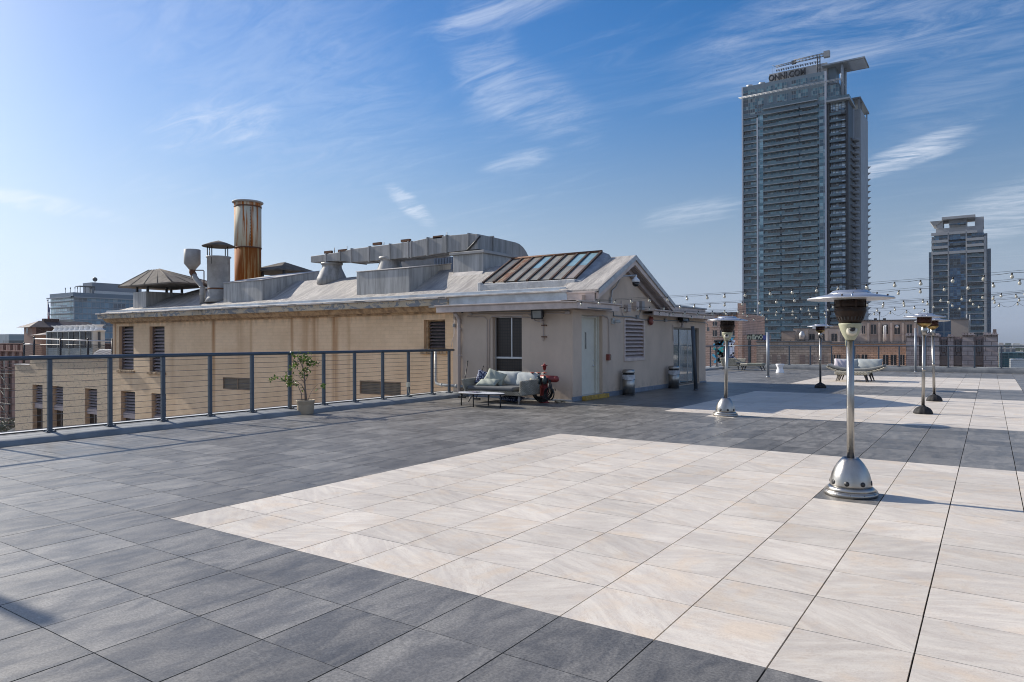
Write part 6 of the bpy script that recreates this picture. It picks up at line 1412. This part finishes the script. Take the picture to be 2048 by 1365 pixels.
# ---- brick and stone blocks just beyond the far end
def blockmat(name, c1, c2, bw, bh, axis='x', mort=.05, dirt=.4):
    m = NT(name); s = m.sep(); b = m.brick(m.comb(s[0] if axis == 'x' else s[1], s[2], 0), bw, bh, mort); n = m.noise(m.tc, .25, 6, .65); n2 = m.noise(m.map((1, 1, .3)), .9, 6, .7)
    c = m.mix(m.ramp(b[0], 0, 1), c1, c2); c = m.mix(m.ramp(n, .45, .7, 0, dirt), c, tuple(k*.55 for k in c1)); c = m.mix(b[1], c, tuple(k*.62 for k in c1)); c = m.scalec(c, m.ramp(n2, .3, .7, .88, 1.1))
    return m.done(c, .85, 0, .2)
SALM = blockmat('salmon_brick', (.56, .38, .295), (.64, .455, .365), .9, .32); BROWN = blockmat('brown_block', (.36, .29, .235), (.44, .36, .295), 1.0, .42, dirt=.3); ORNG = blockmat('orange_brick', (.52, .33, .22), (.59, .395, .28), .8, .3, dirt=.5)
MAUVE = blockmat('mauve_stone', (.35, .29, .28), (.43, .365, .35), 1.3, .62, mort=.06, dirt=.3); MAUVEP = M('plain_mauve_panel', (.25, .205, .20), .8, 0, .15, .5); GREYB = M('warm_grey_render', (.46, .40, .35), .8, 0, .12, .3, .1, 5, col2=(.30, .27, .245)); TANB = M('tan_render', (.37, .31, .26), .8, 0, .12, .3)
WDARK = M('dark_far_window', (.018, .022, .028), .2, 0, .3, .5, spec=.7); SHUT = M('brown_filled_opening', (.20, .15, .13), .8, 0, .1, 1); TRIMG = M('dark_coping', (.12, .12, .125), .7)
YN = 125.6
def bx(px, Y): return at(px, 690, Y=Y).x
def bz(py, px, Y): return at(px, py, Y=Y).z
def bldg(label, px0, px1, py, Y, depth, mat, cop=True, cat='building', name='brick_building', zb=-42, prow=None):
    x0, x1 = bx(px0, Y), bx(px1, Y); z = bz(py, (px0+px1)/2, Y); rt = thing(name, ((x0+x1)/2, Y, zb), label, cat)
    q = MB(); q.box(x0, Y, zb, x1, Y+depth, z); q.build('wall', mat, rt)
    if cop: q = MB(); q.box(x0-.1, Y-.12, z, x1+.1, Y+.6, z+.22); q.build('coping', TRIMG, rt)
    return rt
def wins(rt, lst, Y, mat=WDARK, name='window', d=.06, frame=True):
    for px0, px1, pa, pb in lst:
        q = MB(); x0, x1 = bx(px0, Y), bx(px1, Y); za, zb = bz(pb, px0, Y), bz(pa, px0, Y)
        q.box(x0, Y-d, za, x1, Y-.002, zb); o = q.build(name, mat, rt)
        if frame:
            q = MB(); q.box(x0-.15, Y-d-.12, za-.18, x1+.15, Y-.003, za-.002); q.box((x0+x1)/2-.04, Y-d-.03, za, (x0+x1)/2+.04, Y-d-.002, zb); q.build('sill', GREYB, o)
SB = bldg('salmon brick building with blue and white graffiti beyond the far railing', 1330, 1477, 629, YN, 18, SALM)
wins(SB, [(1426, 1434, 644, 652), (1426, 1434, 661, 673), (1462, 1469, 644, 652), (1462, 1469, 661, 673), (1440, 1447, 661, 673)], YN)
q = MB(); q.box(bx(1476, YN-.3), YN-.5, -42, bx(1485, YN-.3), YN+2, bz(607, 1480, YN)); q.box(bx(1477, YN), YN-.5+.5, -42, bx(1524, YN), YN+6, bz(671, 1500, YN)); q.build('stepped_wall', SALM, SB)
q = MB()
for k in range(7): a = 1412+k*11; q.box(bx(a, YN), YN-.4, bz(631, a, YN), bx(a+6.5, YN), YN+1, bz(625.5, a, YN))
q.build('crenels', TRIMG, SB)
q = MB(); q.box(bx(1496.5, YN), YN-.10, bz(727, 1499, YN), bx(1502, YN), YN-.003, bz(681, 1499, YN)); q.build('dark_chase', WDARK, SB)
gx0, gx1, gz0, gz1 = bx(1495, YN), bx(1525.5, YN), bz(679, 1510, YN), bz(670, 1510, YN)
YEL = M('pale_yellow_paint', (.62, .62, .46), .7); INK = M('dark_paint', (.03, .04, .045), .7); AZ = M('azure_paint', (.08, .50, .75), .7); TEAL = M('teal_paint', (.04, .42, .42), .7); PALEP = M('pale_lilac_paint', (.66, .72, .85), .7); PURP = M('purple_paint', (.10, .11, .32), .7)
q = MB(); q.box(gx0-.1, YN-.03, gz0-.08, gx1+.1, YN-.004, gz1+.08, 1); h_ = gz1-gz0; w_ = (gx1-gx0)/4.05; t = .13
def stroke(q, pts, t, y, m=0):
    for (x0, z0), (x1, z1) in zip(pts[:-1], pts[1:]):
        d = Vector((x1-x0, 0, z1-z0)).normalized(); n_ = Vector((-d.z, 0, d.x))*t/2; e = d*t/2; a, b = Vector((x0, y, z0))-e, Vector((x1, y, z1))+e
        q.add([a-n_, b-n_, b+n_, a+n_, a-n_+Vector((0, .01, 0)), b-n_+Vector((0, .01, 0)), b+n_+Vector((0, .01, 0)), a+n_+Vector((0, .01, 0))], [(0, 1, 2, 3), (4, 5, 6, 7), (0, 1, 5, 4), (1, 2, 6, 5), (2, 3, 7, 6), (3, 0, 4, 7)], m)
for i, ch in enumerate('MEMO'):
    X_ = gx0+i*w_*1.01+.1; ww = w_*.78; L1 = {'M': [[(0, 0), (0, 1), (.5, .45), (1, 1), (1, 0)]], 'E': [[(1, 1), (0, 1), (0, 0), (1, 0)], [(0, .5), (.8, .5)]], 'O': [[(0, 0), (0, 1), (1, 1), (1, 0), (0, 0)]]}[ch]
    for pl in L1: stroke(q, [(X_+a*ww, gz0+.08+b*(h_-.16)) for a, b in pl], .19, YN-.05)
q.build('painted_letters', [YEL, INK], SB)
def gp_(px, py): return (bx(px, YN), bz(py, px, YN))
q = MB()
for pts, m_ in (([(1430, 683), (1445, 683), (1441, 689), (1432, 689)], 0), ([(1430, 692), (1446, 684)], 1), ([(1433, 685), (1444, 692)], 0), ([(1429, 690), (1436, 692), (1444, 690)], 1), ([(1429, 698), (1436, 702), (1445, 695)], 2), ([(1436, 702), (1444, 708), (1444, 720)], 0), ([(1434, 706), (1439, 709), (1445, 702)], 2), ([(1427, 711), (1437, 719), (1430, 724)], 1), ([(1445, 713), (1435, 721), (1441, 725)], 0), ([(1433, 700), (1433, 712)], 0), ([(1440, 720), (1445, 724)], 2)):
    stroke(q, [gp_(*p) for p in pts], .42, YN-.05, m_)
q.build('graffiti', [INK, AZ, TEAL], SB)
q = MB()
for pts, m_, t_ in (([(1459, 683), (1459, 716), (1469, 722)], 0, .8), ([(1461, 683), (1468, 683)], 1, .45), ([(1461, 684), (1462, 692)], 1, .5), ([(1466, 686), (1463, 692), (1467, 694)], 1, .4), ([(1462, 697), (1462, 712)], 1, .5), ([(1467, 698), (1467, 707), (1464, 711)], 1, .35), ([(1462, 713), (1469, 718)], 1, .5), ([(1460, 674), (1468, 674), (1464, 679)], 2, .35), ([(1464, 696), (1465, 704)], 0, .3), ([(1463, 688), (1466, 690)], 0, .25)):
    stroke(q, [gp_(*p) for p in pts], t_, YN-.07-.01*m_, m_)
q.build('graffiti', [INK, PALEP, AZ], SB)
q = MB(); q.box(bx(1525.8, YN-.1), YN-.1, bz(680, 1528, YN), bx(1531, YN-.1), YN+.3, bz(671, 1528, YN)); q.build('painted_block', PURP, SB)
BB = bldg('brown block walled building with bricked up openings beyond the white stool', 1513, 1662, 684.5, YN-1, 26, BROWN)
wins(BB, [(1527, 1536.5, 709.5, 729), (1544, 1553.5, 709.5, 729), (1562, 1572, 709.5, 729), (1599, 1609.5, 709.5, 729), (1617, 1626, 709.5, 729), (1640, 1648, 709.5, 729)], YN-1, SHUT, 'filled_opening', .03, False)
OBD = bldg('orange brick building with dark windows behind the lounge sofa', 1662, 1814, 688.5, YN-1.2, 26, ORNG)
wins(OBD, [(1665, 1670, 709.5, 731), (1674, 1681, 709.5, 731), (1692, 1703, 709.5, 731), (1713, 1719, 709.5, 731), (1723.5, 1734.5, 709.5, 731), (1766, 1777, 710, 730.5), (1781.5, 1793, 710, 730.5), (1800.5, 1809, 710, 730.5)], YN-1.2)
RLG = M('dark_roof_rail', (.05, .055, .06), .6)
def roofrail(px0, px1, py, Y, hpx, label):
    x0, x1 = bx(px0, Y), bx(px1, Y); z = bz(py, (px0+px1)/2, Y); h_ = hpx/FPX*112; rt = thing('roof_railing', ((x0+x1)/2, Y, z), label, 'railing'); n_ = int((x1-x0)/1.1)
    q = MB(); q.box(x0, Y-.04, z+h_-.07, x1, Y+.04, z+h_); q.build('top_rail', RLG, rt)
    for k in range(n_+1): x = x0+(x1-x0)*k/n_; q = MB(); q.box(x-.05, Y-.05, z, x+.05, Y+.05, z+h_-.07); q.build('post', RLG, rt)
roofrail(1516, 1650, 683, YN-.2, 3.6, 'dark railing on the brown block roof'); roofrail(1690, 1812, 687, YN-.4, 3.2, 'thin dark railing on the orange brick roof')
G1 = bldg('low grey rendered building with black windows behind the brown block roof', 1587, 1684, 658, 150, 20, GREYB)
wins(G1, [(1600, 1610, 668.5, 679), (1619, 1629, 668.5, 680), (1641, 1649, 668.5, 683), (1663, 1674, 668, 684)], 150)
q = MB()
for a in (1589, 1612, 1631, 1651, 1676): q.box(bx(a, 150), 149.6, -20, bx(a+5, 150), 149.99, bz(661, a, 150))
q.build('pilasters', GREYB, G1)
G2_ = bldg('taller grey rendered building with tiled roof edge and white pipes', 1683, 1836, 642.5, 152, 22, GREYB)
wins(G2_, [(1742, 1752.5, 650, 668.5), (1765, 1776, 650, 668.5), (1789, 1800, 650, 669), (1814, 1824, 649.5, 667.5), (1724, 1730, 652, 668)], 152)
q = MB()
for k in range(46): a = 1684+k*3.3; q.box(bx(a, 152), 151.6, bz(642.5, a, 152), bx(a+1.7, 152), 152.6, bz(640, a, 152))
o = q.build('roof_tiles', TRIMG, G2_); o['kind'] = 'stuff'
q = MB()
for a in (1735, 1757, 1781, 1804, 1828): q.box(bx(a, 152), 151.5, -20, bx(a+4.5, 152), 151.98, bz(646, a, 152))
q.build('pilasters', GREYB, G2_)
for a in (1768.5, 1771.5): q = MB(); q.tube([(bx(a, 151), 151, bz(684, a, 151)), (bx(a, 151), 151, bz(652.5, a, 151)), (bx(a, 151), 151.9, bz(651.5, a, 151))], .12, 8); q.build('white_pipe', WHITEFLASH, G2_)
q = MB(); q.lathe([(.0, -.1), (.32, -.1), (.32, .05), (0, .12)], (0, 0, 0), 16); 
for v in range(len(q.v)): p = q.v[v]; q.v[v] = Vector((p.x+bx(1794, 151.8), 151.8-p.z, p.y+bz(654, 1794, 151.8)))
q.build('round_lamp', WHITEFLASH, G2_)
G3 = bldg('small tan roof room left of the low grey building', 1563, 1589, 664, 146, 8, TANB); 
bldg('pale low block between the grey building and its taller neighbour', 1660, 1700, 653, 158, 10, TANB)
q = MB(); c = at(1604, 670, Y=146); q.lathe([(.5, -.9), (.6, 0), (.3, .6), (0, .8)], c, 14); tag(q.build('roof_ventilator', GALV), 'grey round roof ventilator against the low grey building', 'ventilator')
q = MB(); q.box(bx(1626, 148), 147.5, bz(658, 1630, 148), bx(1633, 148), 149, bz(650, 1630, 148)); tag(q.build('roof_vent_box', WHITEFLASH), 'small white vent box on the low grey roof under the far heater dish', 'vent')
# antenna
rt = thing('roof_antenna', (bx(1757, 153), 153, bz(641, 1757, 153)), 'thin rooftop antenna right of the near heater dish', 'antenna'); q = MB(); p = Vector((bx(1759, 153), 153, 0)); za, zb = bz(641, 1759, 153), bz(624, 1759, 153)
q.tube([(p.x, 153, za), (p.x, 153, zb)], .05, 4); q.tube([(p.x-.9, 153, zb-.2), (p.x+.3, 153, zb-.1)], .04, 4); q.tube([(p.x-.7, 153, zb-.7), (p.x+.2, 153, zb-.6)], .04, 4); q.box(p.x-.12, 152.9, zb-.5, p.x+.15, 153.1, zb); q.build('mast', RLG, rt)
for px in (1751, 1769): q = MB(); q.box(bx(px, 152.5)-.25, 152.3, bz(642, px, 152.5), bx(px, 152.5)+.25, 152.8, bz(637, px, 152.5)); tag(q.build('roof_floodlight', BLACKM), 'small dark lamp on the tiled roof edge, %s of the antenna' % ('left' if px == 1751 else 'right'), 'lamp')
# mauve ornamented building
YM = 108
MV = thing('stone_building', (0, YM, -42), 'mauve stone building with notched pier tops at the right end', 'building')
q = MB(); q.box(bx(1812, YM), YM+.8, -42, bx(1996, YM), YM+24, bz(674, 1900, YM)); q.build('wall', MAUVE, MV)
for a, b, t in ((1812, 1838, 668), (1853, 1879, 668), (1896, 1907, 670), (1924, 1949, 667), (1967, 1996, 666.5)):
    q = MB(); q.box(bx(a, YM), YM, -42, bx(b, YM), YM+3, bz(t+4, a, YM)); q.build('pier', MAUVE, MV)
    q = MB(); n_ = max(2, int((b-a)/5.5)); 
    q.box(bx(a-.8, YM), YM-.35, bz(t+4, a, YM), bx(b+.8, YM), YM+3.2, bz(t+2, a, YM))
    for k in range(n_): c0 = a+(b-a)*k/n_; q.box(bx(c0, YM), YM-.3, bz(t+2, c0, YM), bx(c0+(b-a)/n_*.72, YM), YM+2, bz(t-1.0, c0, YM))
    for k in range(n_*2): c0 = a+(b-a)*k/n_/2; q.box(bx(c0+.5, YM), YM-.28, bz(t+5.5, c0, YM), bx(c0+1.6, YM), YM-.001, bz(t+4, c0, YM))
    q.build('crenellated_cap', MAUVE, MV)
for a, b in ((1838, 1853), (1879, 1896), (1907, 1924), (1949, 1967)):
    q = MB(); q.box(bx(a, YM)+.02, YM+.35, bz(731, a, YM), bx(b, YM)-.02, YM+.79, bz(712.5, a, YM)); q.build('filled_opening', SHUT, MV)
    q = MB(); x0, x1 = bx(a, YM), bx(b, YM)
    for c0 in (.06, .86): q.box(x0+(x1-x0)*c0, YM+.45, bz(710, a, YM), x0+(x1-x0)*(c0+.08), YM+.79, bz(675, a, YM))
    for k in range(5): z = bz(680+k*5.2, a, YM); q.box(x0+(x1-x0)*.28, YM+.55, z-.28, x0+(x1-x0)*.72, YM+.79, z+.08); q.box(x0+(x1-x0)*.40, YM+.5, z-.18, x0+(x1-x0)*.60, YM+.549, z+.0, 1)
    q.build('carved_panel', [MAUVEP, TRIMG], MV)
bldg('plain tan block in front of the second tower', 1902, 1937, 640, 140, 10, TANB, name='roof_block')
q = MB(); q.tube([(bx(1933, 141), 141, bz(640, 1933, 141)), (bx(1933, 141), 141, bz(630, 1933, 141)), (bx(1940, 141), 141, bz(630, 1940, 141)), (bx(1940, 141), 141, bz(664, 1940, 141))], .07, 5); tag(q.build('ladder_hoop', WHITEFLASH), 'pale metal ladder hoop at the right of the plain tan block', 'ladder')
rt = thing('glass_building', (bx(1888, 190), 190, -42), 'narrow dark blue glass building beside the plain tan block', 'building'); q = MB(); q.box(bx(1868, 190), 190, -42, bx(1902, 190), 205, bz(642, 1888, 190)); q.build('wall', G2B, rt)
q = MB(); q.box(bx(1986, 112), 112, -5, bx(1993, 112), 114, bz(659, 1988, 112)); tag(q.build('roof_hut', SHUT), 'small brown hut on the right end of the mauve roof', 'hut')
q = MB(); q.box(bx(1949, 112), 112, -5, bx(1954, 112), 114, bz(668, 1950, 112)); q.box(bx(1956, 112), 112, -5, bx(1966, 112), 115, bz(670, 1958, 112)); tag(q.build('roof_unit', TRIMG), 'low dark roof units between two notched pier tops', 'roof unit')
# far right, low and hazy
for lab, a, b, py, D, mat, nm in (('dark teal glass building low at the far right', 1999, 2075, 705.5, 420, facade('teal_glazing', 2.2, 1.9, (.015, .05, .065), (.035, .10, .12), (.05, .10, .12), .15, .1, (.01, .03, .04), .3), 'glass_building'),
    ('long low cream building above the dark teal glass', 1998, 2031, 695.5, 620, facade('arcade_bays', 4.2, 4.5, (.06, .08, .11), (.08, .10, .13), (.30, .29, .27), .8, .5, (.04, .05, .07), .1), 'low_building'),
    ('white low building with stepped roof in the lower right corner', 2022, 2085, 720.5, 300, WHITEFLASH, 'low_building'), ('tiny pale tower far off at the right horizon', 1998, 2007, 686, 1900, GREYB, 'far_tower')):
    Y = at(2000, 690, D=D).y; x0, x1 = bx(a, Y), bx(b, Y); rt = thing(nm, (x0, Y, -42), lab, 'building'); q = MB(); q.box(x0, Y, -42, x1, Y+25, bz(py, a, Y)); q.build('wall', mat, rt)
    if D == 300: q = MB(); q.box(bx(2033, Y), Y+3, bz(py, a, Y)-.5, bx(2046, Y), Y+12, bz(718, a, Y)); q.box(x0+.6, Y-.2, bz(py, a, Y), x1, Y-.01, bz(py, a, Y)+.5); q.build('roof_room', WHITEFLASH, rt)
    if D == 620: q = MB(); q.box(x0+10, Y+2, bz(py, a, Y), x0+22, Y+12, bz(py-1.8, a, Y)); q.build('roof_room', WHITEFLASH, rt)
r = random.Random(77); CB = [M('far_block_%s' % n_, c_, .8, 0, .1, .05) for n_, c_ in (('cream', (.42, .40, .36)), ('grey', (.26, .27, .28)), ('brick', (.25, .17, .13)), ('white', (.58, .58, .57)))]
TREEFAR = M('far_foliage', (.05, .07, .035), .9, 0, .3, .02)
q = MB()
for k in range(1700):
    D = r.uniform(450, 4200); px = r.choice((r.uniform(1975, 2075), r.uniform(-40, 110), r.uniform(1975, 2075), r.uniform(-1500, -30), r.uniform(2000, 3200))); p = at(px, 690, D=D); s = r.uniform(8, 30); h_ = r.uniform(3, 12)*(1+(r.random() < .06)*1.2)
    q.box(p.x, p.y, -42, p.x+s, p.y+s*r.uniform(.6, 2), -42+h_, r.randrange(5))
tag(q.build('distant_city', CB+[TREEFAR]), None, None, None, 'stuff')

# ---- left side: brick block, mission roof, glass building
YL = 67.5
LB = thing('brick_building', (-190, YL, -42), 'dark red brick building with fire escapes at the far left edge', 'building')
RB = blockmat('dark_red_brick', (.16, .085, .07), (.21, .115, .095), .6, .22, mort=.03); RBT = M('terracotta_cornice', (.30, .17, .135), .75, 0, .2, .5, .2, 3)
def lx(px, Y=YL): return at(px, 720, Y=Y).x
def lz(py, px=24, Y=YL): return at(px, py, Y=Y).z
x0, x1 = lx(-40), lx(62); q = MB(); q.box(x0, YL, -42, x1, YL+30, lz(688)); q.build('wall', RB, LB)
q = MB(); q.box(x0, YL-.8, lz(703), x1+.3, YL-.001, lz(701)); q.box(x0, YL-.5, lz(688), x1+.2, YL+.5, lz(687)); q.box(x0, YL-.35, lz(737), x1, YL-.001, lz(735))
for k in range(22): x = x0+k*(x1-x0)/22; q.box(x, YL-.6, lz(701), x+.9, YL-.001, lz(690)) if k % 3 else q.box(x, YL-.35, -42, x+1.4, YL-.001, lz(703))
q.build('cornice', RBT, LB)
ph_ = 30/FPX*165
for j in range(6):
    zt_ = lz(719)-j*ph_*1.0
    for k, px in enumerate((-30, -19, -10, 0, 7, 17, 25, 38)):
        x = lx(px); q = MB(); q.box(x, YL-.05, zt_-2.3, x+1.0, YL-.002, zt_); q.build('window', WDARK, LB)
for j in range(4):
    zt_ = lz(748)-j*ph_; q = MB(); xa, xb = lx(3), lx(30)
    q.box(xa, YL-1.1, zt_, xb, YL-.36, zt_+.06)
    for k in range(9): x = xa+k*(xb-xa)/8; q.box(x, YL-1.1, zt_+.06, x+.05, YL-1.05, zt_+.95)
    q.box(xa, YL-1.12, zt_+.95, xb, YL-1.04, zt_+1.0); q.tube([(xa+.5, YL-.7, zt_), (xb-.8, YL-.7, zt_-ph_)], .07, 4); q.build('fire_escape', RLG, LB)
# mission roofed block
def ml(px, py, D=110): return at(px, py, D=D)
YMi = at(65, 660, D=110).y; tl = M('dark_clay_tiles', (.095, .07, .068), .8, 0, .35, .8, .5, 4); SAL2 = M('salmon_render', (.36, .24, .19), .8, 0, .1, .3); DBR = blockmat('dark_brown_brick', (.12, .085, .075), (.16, .11, .095), .5, .2, axis='y')
a_, b_ = at(48, 660, Y=YMi).x, at(65, 660, Y=YMi).x; ze = at(65, 655, Y=YMi).z
rt = thing('tiled_roof_building', (a_, YMi, -42), 'salmon walled building under a dark hipped tile roof behind the chain link fence', 'building')
yb_ = at(200, 655, X=b_).y
q = MB(); q.box(a_, YMi, -42, b_-.02, YMi+.5, ze); q.box(a_+.1, YMi+.5, -42, b_-.3, yb_, ze-.01); q.build('wall', SAL2, rt)
q = MB(); q.box(b_-.28, YMi+.52, -42, b_, yb_, ze); q.build('side_wall', DBR, rt)
wd = b_-a_; e = .8; zr_ = at(85, 642, X=(a_+b_)/2).z; xm2 = (a_+b_)/2; yA, yB = YMi-e, yb_+e; hh2 = wd/2+e
q = MB(); V = [(a_-e, yA, ze), (b_+e, yA, ze), (b_+e, yB, ze), (a_-e, yB, ze), (xm2, yA+hh2, zr_+.0), (xm2, yB-hh2, zr_+.0)]; q.add(V, [(0, 1, 4), (1, 2, 5, 4), (2, 3, 5), (3, 0, 4, 5), (3, 2, 1, 0)]); q.build('roof', tl, rt)
q = MB(); p = at(54.5, 661, Y=YMi); q.box(p.x-.3, YMi-.04, p.z-.5, p.x+.3, YMi-.002, p.z+.4); q.build('window', WDARK, rt)
for py_, in ((641,), ): q = MB(); p = at(86, 641, X=xm2); q.box(xm2-.4, p.y, zr_-.3, xm2+.4, p.y+2.2, zr_+.35); q.build('chimney', DBR, rt)
p0, p1 = at(66, 674, D=95), at(83, 674, D=95); Yw = p0.y; za_ = at(66, 671, Y=Yw).z
rt = thing('tiled_roof_wing', (p0.x, Yw, -42), 'small low wing with pale hipped tile roof, left of the cooling tower', 'building'); xw = at(83, 671, Y=Yw).x; yw = at(100, 671, X=xw).y+5
q = MB(); q.box(p0.x, Yw, -42, xw, yw, za_); q.build('wall', M('orange_render', (.40, .22, .14), .8), rt)
q = MB(); xm3 = (p0.x+xw)/2; q.add([(p0.x-.3, Yw-.3, za_), (xw+.3, Yw-.3, za_), (xw+.3, yw, za_), (p0.x-.3, yw, za_), (xm3, Yw+1.6, at(90, 664, X=xm3).z), (xm3, yw-1, at(90, 664, X=xm3).z)], [(0, 1, 4), (1, 2, 5, 4), (2, 3, 5), (3, 0, 4, 5), (3, 2, 1, 0)]); q.build('roof', M('pale_clay_tiles', (.20, .165, .155), .8, 0, .5, 1.5, .5, 5, vs=(3, 1, 1)), rt)
# glass building with flag
YG = 185.53; xg = at(147, 585, D=395).x
GA_ = facade('sky_paled_mint_glazing', 2.6, 1.75, (.26, .47, .50), (.52, .72, .72), (.34, .36, .38), .22, .10, (.09, .15, .18), .2); GB_ = facade('navy_side_glazing', 2.4, 3.5, (.05, .14, .22), (.10, .22, .32), (.14, .19, .24), .2, .10, (.03, .06, .10), .3, axis='y', vary=.35)  # front paler than side: bright sky reflection put into the pane colour
zt3 = at(147, 585, D=395).z; rt = thing('glass_building', (xg, YG, -42), 'wide glass office building with mint front and navy side at the left', 'building'); xg0 = at(101, 590, Y=YG).x; yg1 = at(300, 600, X=xg).y
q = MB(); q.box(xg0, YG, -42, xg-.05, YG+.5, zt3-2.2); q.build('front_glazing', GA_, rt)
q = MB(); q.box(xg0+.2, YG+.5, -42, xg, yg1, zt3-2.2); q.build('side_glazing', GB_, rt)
q = MB(); q.box(xg0-.3, YG-.3, zt3-2.2, xg+.3, yg1, zt3); q.build('parapet', M('blue_grey_parapet', (.12, .17, .22), .5), rt)
fp_ = 12.5/FPX*395
for k in range(1, 9): q = MB(); z = zt3-2.4-fp_*k+1.2; q.box(xg0-(.6 if k % 2 else 0), YG-1.6, z-.22, xg+.1, YG-.01, z+.22); q.box(xg+.01, YG+.6, z-.14, xg+.25, yg1, z+.14); q.build('floor_band', CONC, rt)
q = MB(); q.box(xg0-1.5, YG-1.6, zt3-2.9, xg+1.0, YG-.31, zt3-2.3); q.box(xg+.31, YG-1.6, zt3-2.9, xg+1.0, yg1, zt3-2.3); q.build('brise_soleil', CONC, rt)
zp = at(186, 566, X=xg-6).z; y0_, y1_ = at(186, 580, X=xg-2).y, at(285, 580, X=xg-2).y
q = MB(); q.box(xg-14, y0_, zt3, xg-3, y1_, zp); q.build('penthouse', M('blue_grey_render', (.19, .22, .26), .7), rt)
ya, yb2 = at(160, 580, X=xg-.5).y, at(190, 580, X=xg-.5).y; q = MB(); q.box(xg-6, ya, zt3+3.6, xg-.5, yb2, zt3+4.0); [q.box(xg-.8, ya+(yb2-ya)*t, zt3, xg-.5, ya+(yb2-ya)*t+.3, zt3+3.6) for t in (0, .33, .66, .97)]; q.build('roof_pergola', RLG, rt)
q = MB(); q.box(xg-.35, y0_, zt3, xg-.15, y1_+10, zt3+1.6); q.build('roof_glass_rail', M('pale_glass_rail', (.45, .48, .50), .2), rt)
q = MB(); p = at(190, 563, X=xg-8); q.ball((p.x, p.y, zp+2.2), 1.3, 10); q.tube([(p.x, p.y, zp), (p.x, p.y, zp+2)], .2, 5); q.build('satellite_dish', RLG, rt)
for px in (131, 141, 150, 155): q = MB(); p = at(px, 585, X=xg-1.0) if px > 148 else at(px, 585, Y=YG+1.5); q.tube([(p.x, p.y, zt3), (p.x, p.y, zt3+3.2)], .13, 5); q.box(p.x-.4, p.y-.1, zt3+2.2, p.x+.4, p.y+.1, zt3+3.0); q.build('roof_lamp', RLG, rt)
f0 = at(95.5, 602, Y=YG-6); rt = thing('flagpole', (f0.x, YG-6, -42), 'flagpole with limp red, white and blue flag left of the glass building', 'flagpole'); q = MB(); q.tube([(f0.x, YG-6, -42), (f0.x, YG-6, f0.z)], .25, 8); q.ball((f0.x, YG-6, f0.z+.3), .5, 8); q.build('pole', GALV, rt)
q = MB(); zf_ = f0.z-1; vs2 = []
for i in range(7):
    for j in range(13): u, v = i/6, j/12; vs2.append((f0.x+.3+u*3.6*(.35+v*.65)+.3*math.sin(v*9), YG-6+.35*math.sin(u*9+v*4), zf_-v*9.5-u*3.2))
fs2 = [(i*13+j, i*13+j+1, (i+1)*13+j+1, (i+1)*13+j) for i in range(6) for j in range(12)]
q.add(vs2, fs2, 0, True); q.m = [(0 if (n_ % 12) < 5 and n_//12 > 0 else (1 if (n_//12) % 2 else 2)) for n_ in range(len(fs2))]; q.build('flag', [M('flag_blue', (.03, .04, .14), .8), M('flag_red', (.35, .03, .03), .8), M('flag_white', (.5, .5, .5), .8)], rt)
Yf = at(5, 680, D=520).y; rt = thing('far_building', (at(5, 680, Y=Yf).x, Yf, -42), 'small blue grey building on the horizon at the left edge', 'building'); q = MB(); q.box(at(-30, 680, Y=Yf).x, Yf, -42, at(17.5, 680, Y=Yf).x, Yf+30, at(5, 669, Y=Yf).z); q.build('wall', facade('far_blue_glazing', 4, 3.5, (.08, .12, .15), (.14, .20, .24), (.2, .24, .27), .4, .3), rt)
# street tree and white awning seen down through the railing at the left
rt = thing('street_tree', at(22, 858, D=60)-Vector((0, 0, 22)), 'grey green tree crown at the lower left, seen down past the brick corner', 'tree')
TC = at(24, 853, D=60); r = random.Random(31); vs, fs = [], []
for k in range(1500):
    d = Vector((r.gauss(0, 1), r.gauss(0, 1), r.gauss(0, .8))).normalized(); rad = r.uniform(.5, 1.0)**.4; lump = 1+.25*math.sin(d.x*7+1)*math.cos(d.y*6)+.2*math.sin(d.z*9); p = TC+Vector((d.x*1.5, d.y*1.6, d.z*1.0-.5))*rad*lump
    u = Vector((r.gauss(0, 1), r.gauss(0, 1), r.gauss(0, 1))).normalized(); v = u.orthogonal().normalized(); s = r.uniform(.08, .17); o = len(vs); vs += [p, p+u*s+v*s*.35, p+u*s*2, p+u*s-v*s*.35]; fs.append((o, o+1, o+2, o+3))
q = MB(); q.add(vs, fs); q.build('crown', M('dusty_olive_leaves', (.10, .11, .08), .7, 0, .5, 3), rt)
q = MB(); q.tube([TC-Vector((0, 0, .5)), TC-Vector((.3, 0, 6)), TC-Vector((0, 0, 21))], [.15, .3, .45], 8); q.build('trunk', BR, rt)
a = at(14, 862, D=55); q = MB(); q.add([at(13, 863, D=55), at(30, 855, D=55), at(31, 862, D=58), at(18, 868, D=58)], [(0, 1, 2, 3)]); q.prism([(0, 0), (0, 0.05), (.1, .05), (.1, 0)], 'y', 0, .01) if False else None
q.add([p-Vector((0, 0, .3)) for p in (at(13, 863, D=55), at(30, 855, D=55), at(31, 862, D=58), at(18, 868, D=58))], [(0, 1, 2, 3)]); tag(q.build('white_awning', WHITEFLASH), 'white slanting awning beside the tree crown at the lower left', 'awning')
# ---------------------------------------------------------------- moist coastal air over the city
HAZE = 0.00005
hm = bpy.data.materials.new('haze_air'); hm.use_nodes = True; hn = hm.node_tree; hn.nodes.clear()
ho = hn.nodes.new('ShaderNodeOutputMaterial'); hv = hn.nodes.new('ShaderNodeVolumePrincipled'); hn.links.new(hv.outputs[0], ho.inputs['Volume'])
hv.inputs['Density'].default_value = HAZE; hv.inputs['Color'].default_value = (.82, .90, 1.0, 1); hv.inputs['Anisotropy'].default_value = .3
mb = MB(); mb.box(-9010, -9010, -43, 9010, 9010, 175); o = mb.build('haze', hm); o['kind'] = 'stuff'; o.display_type = 'WIRE'
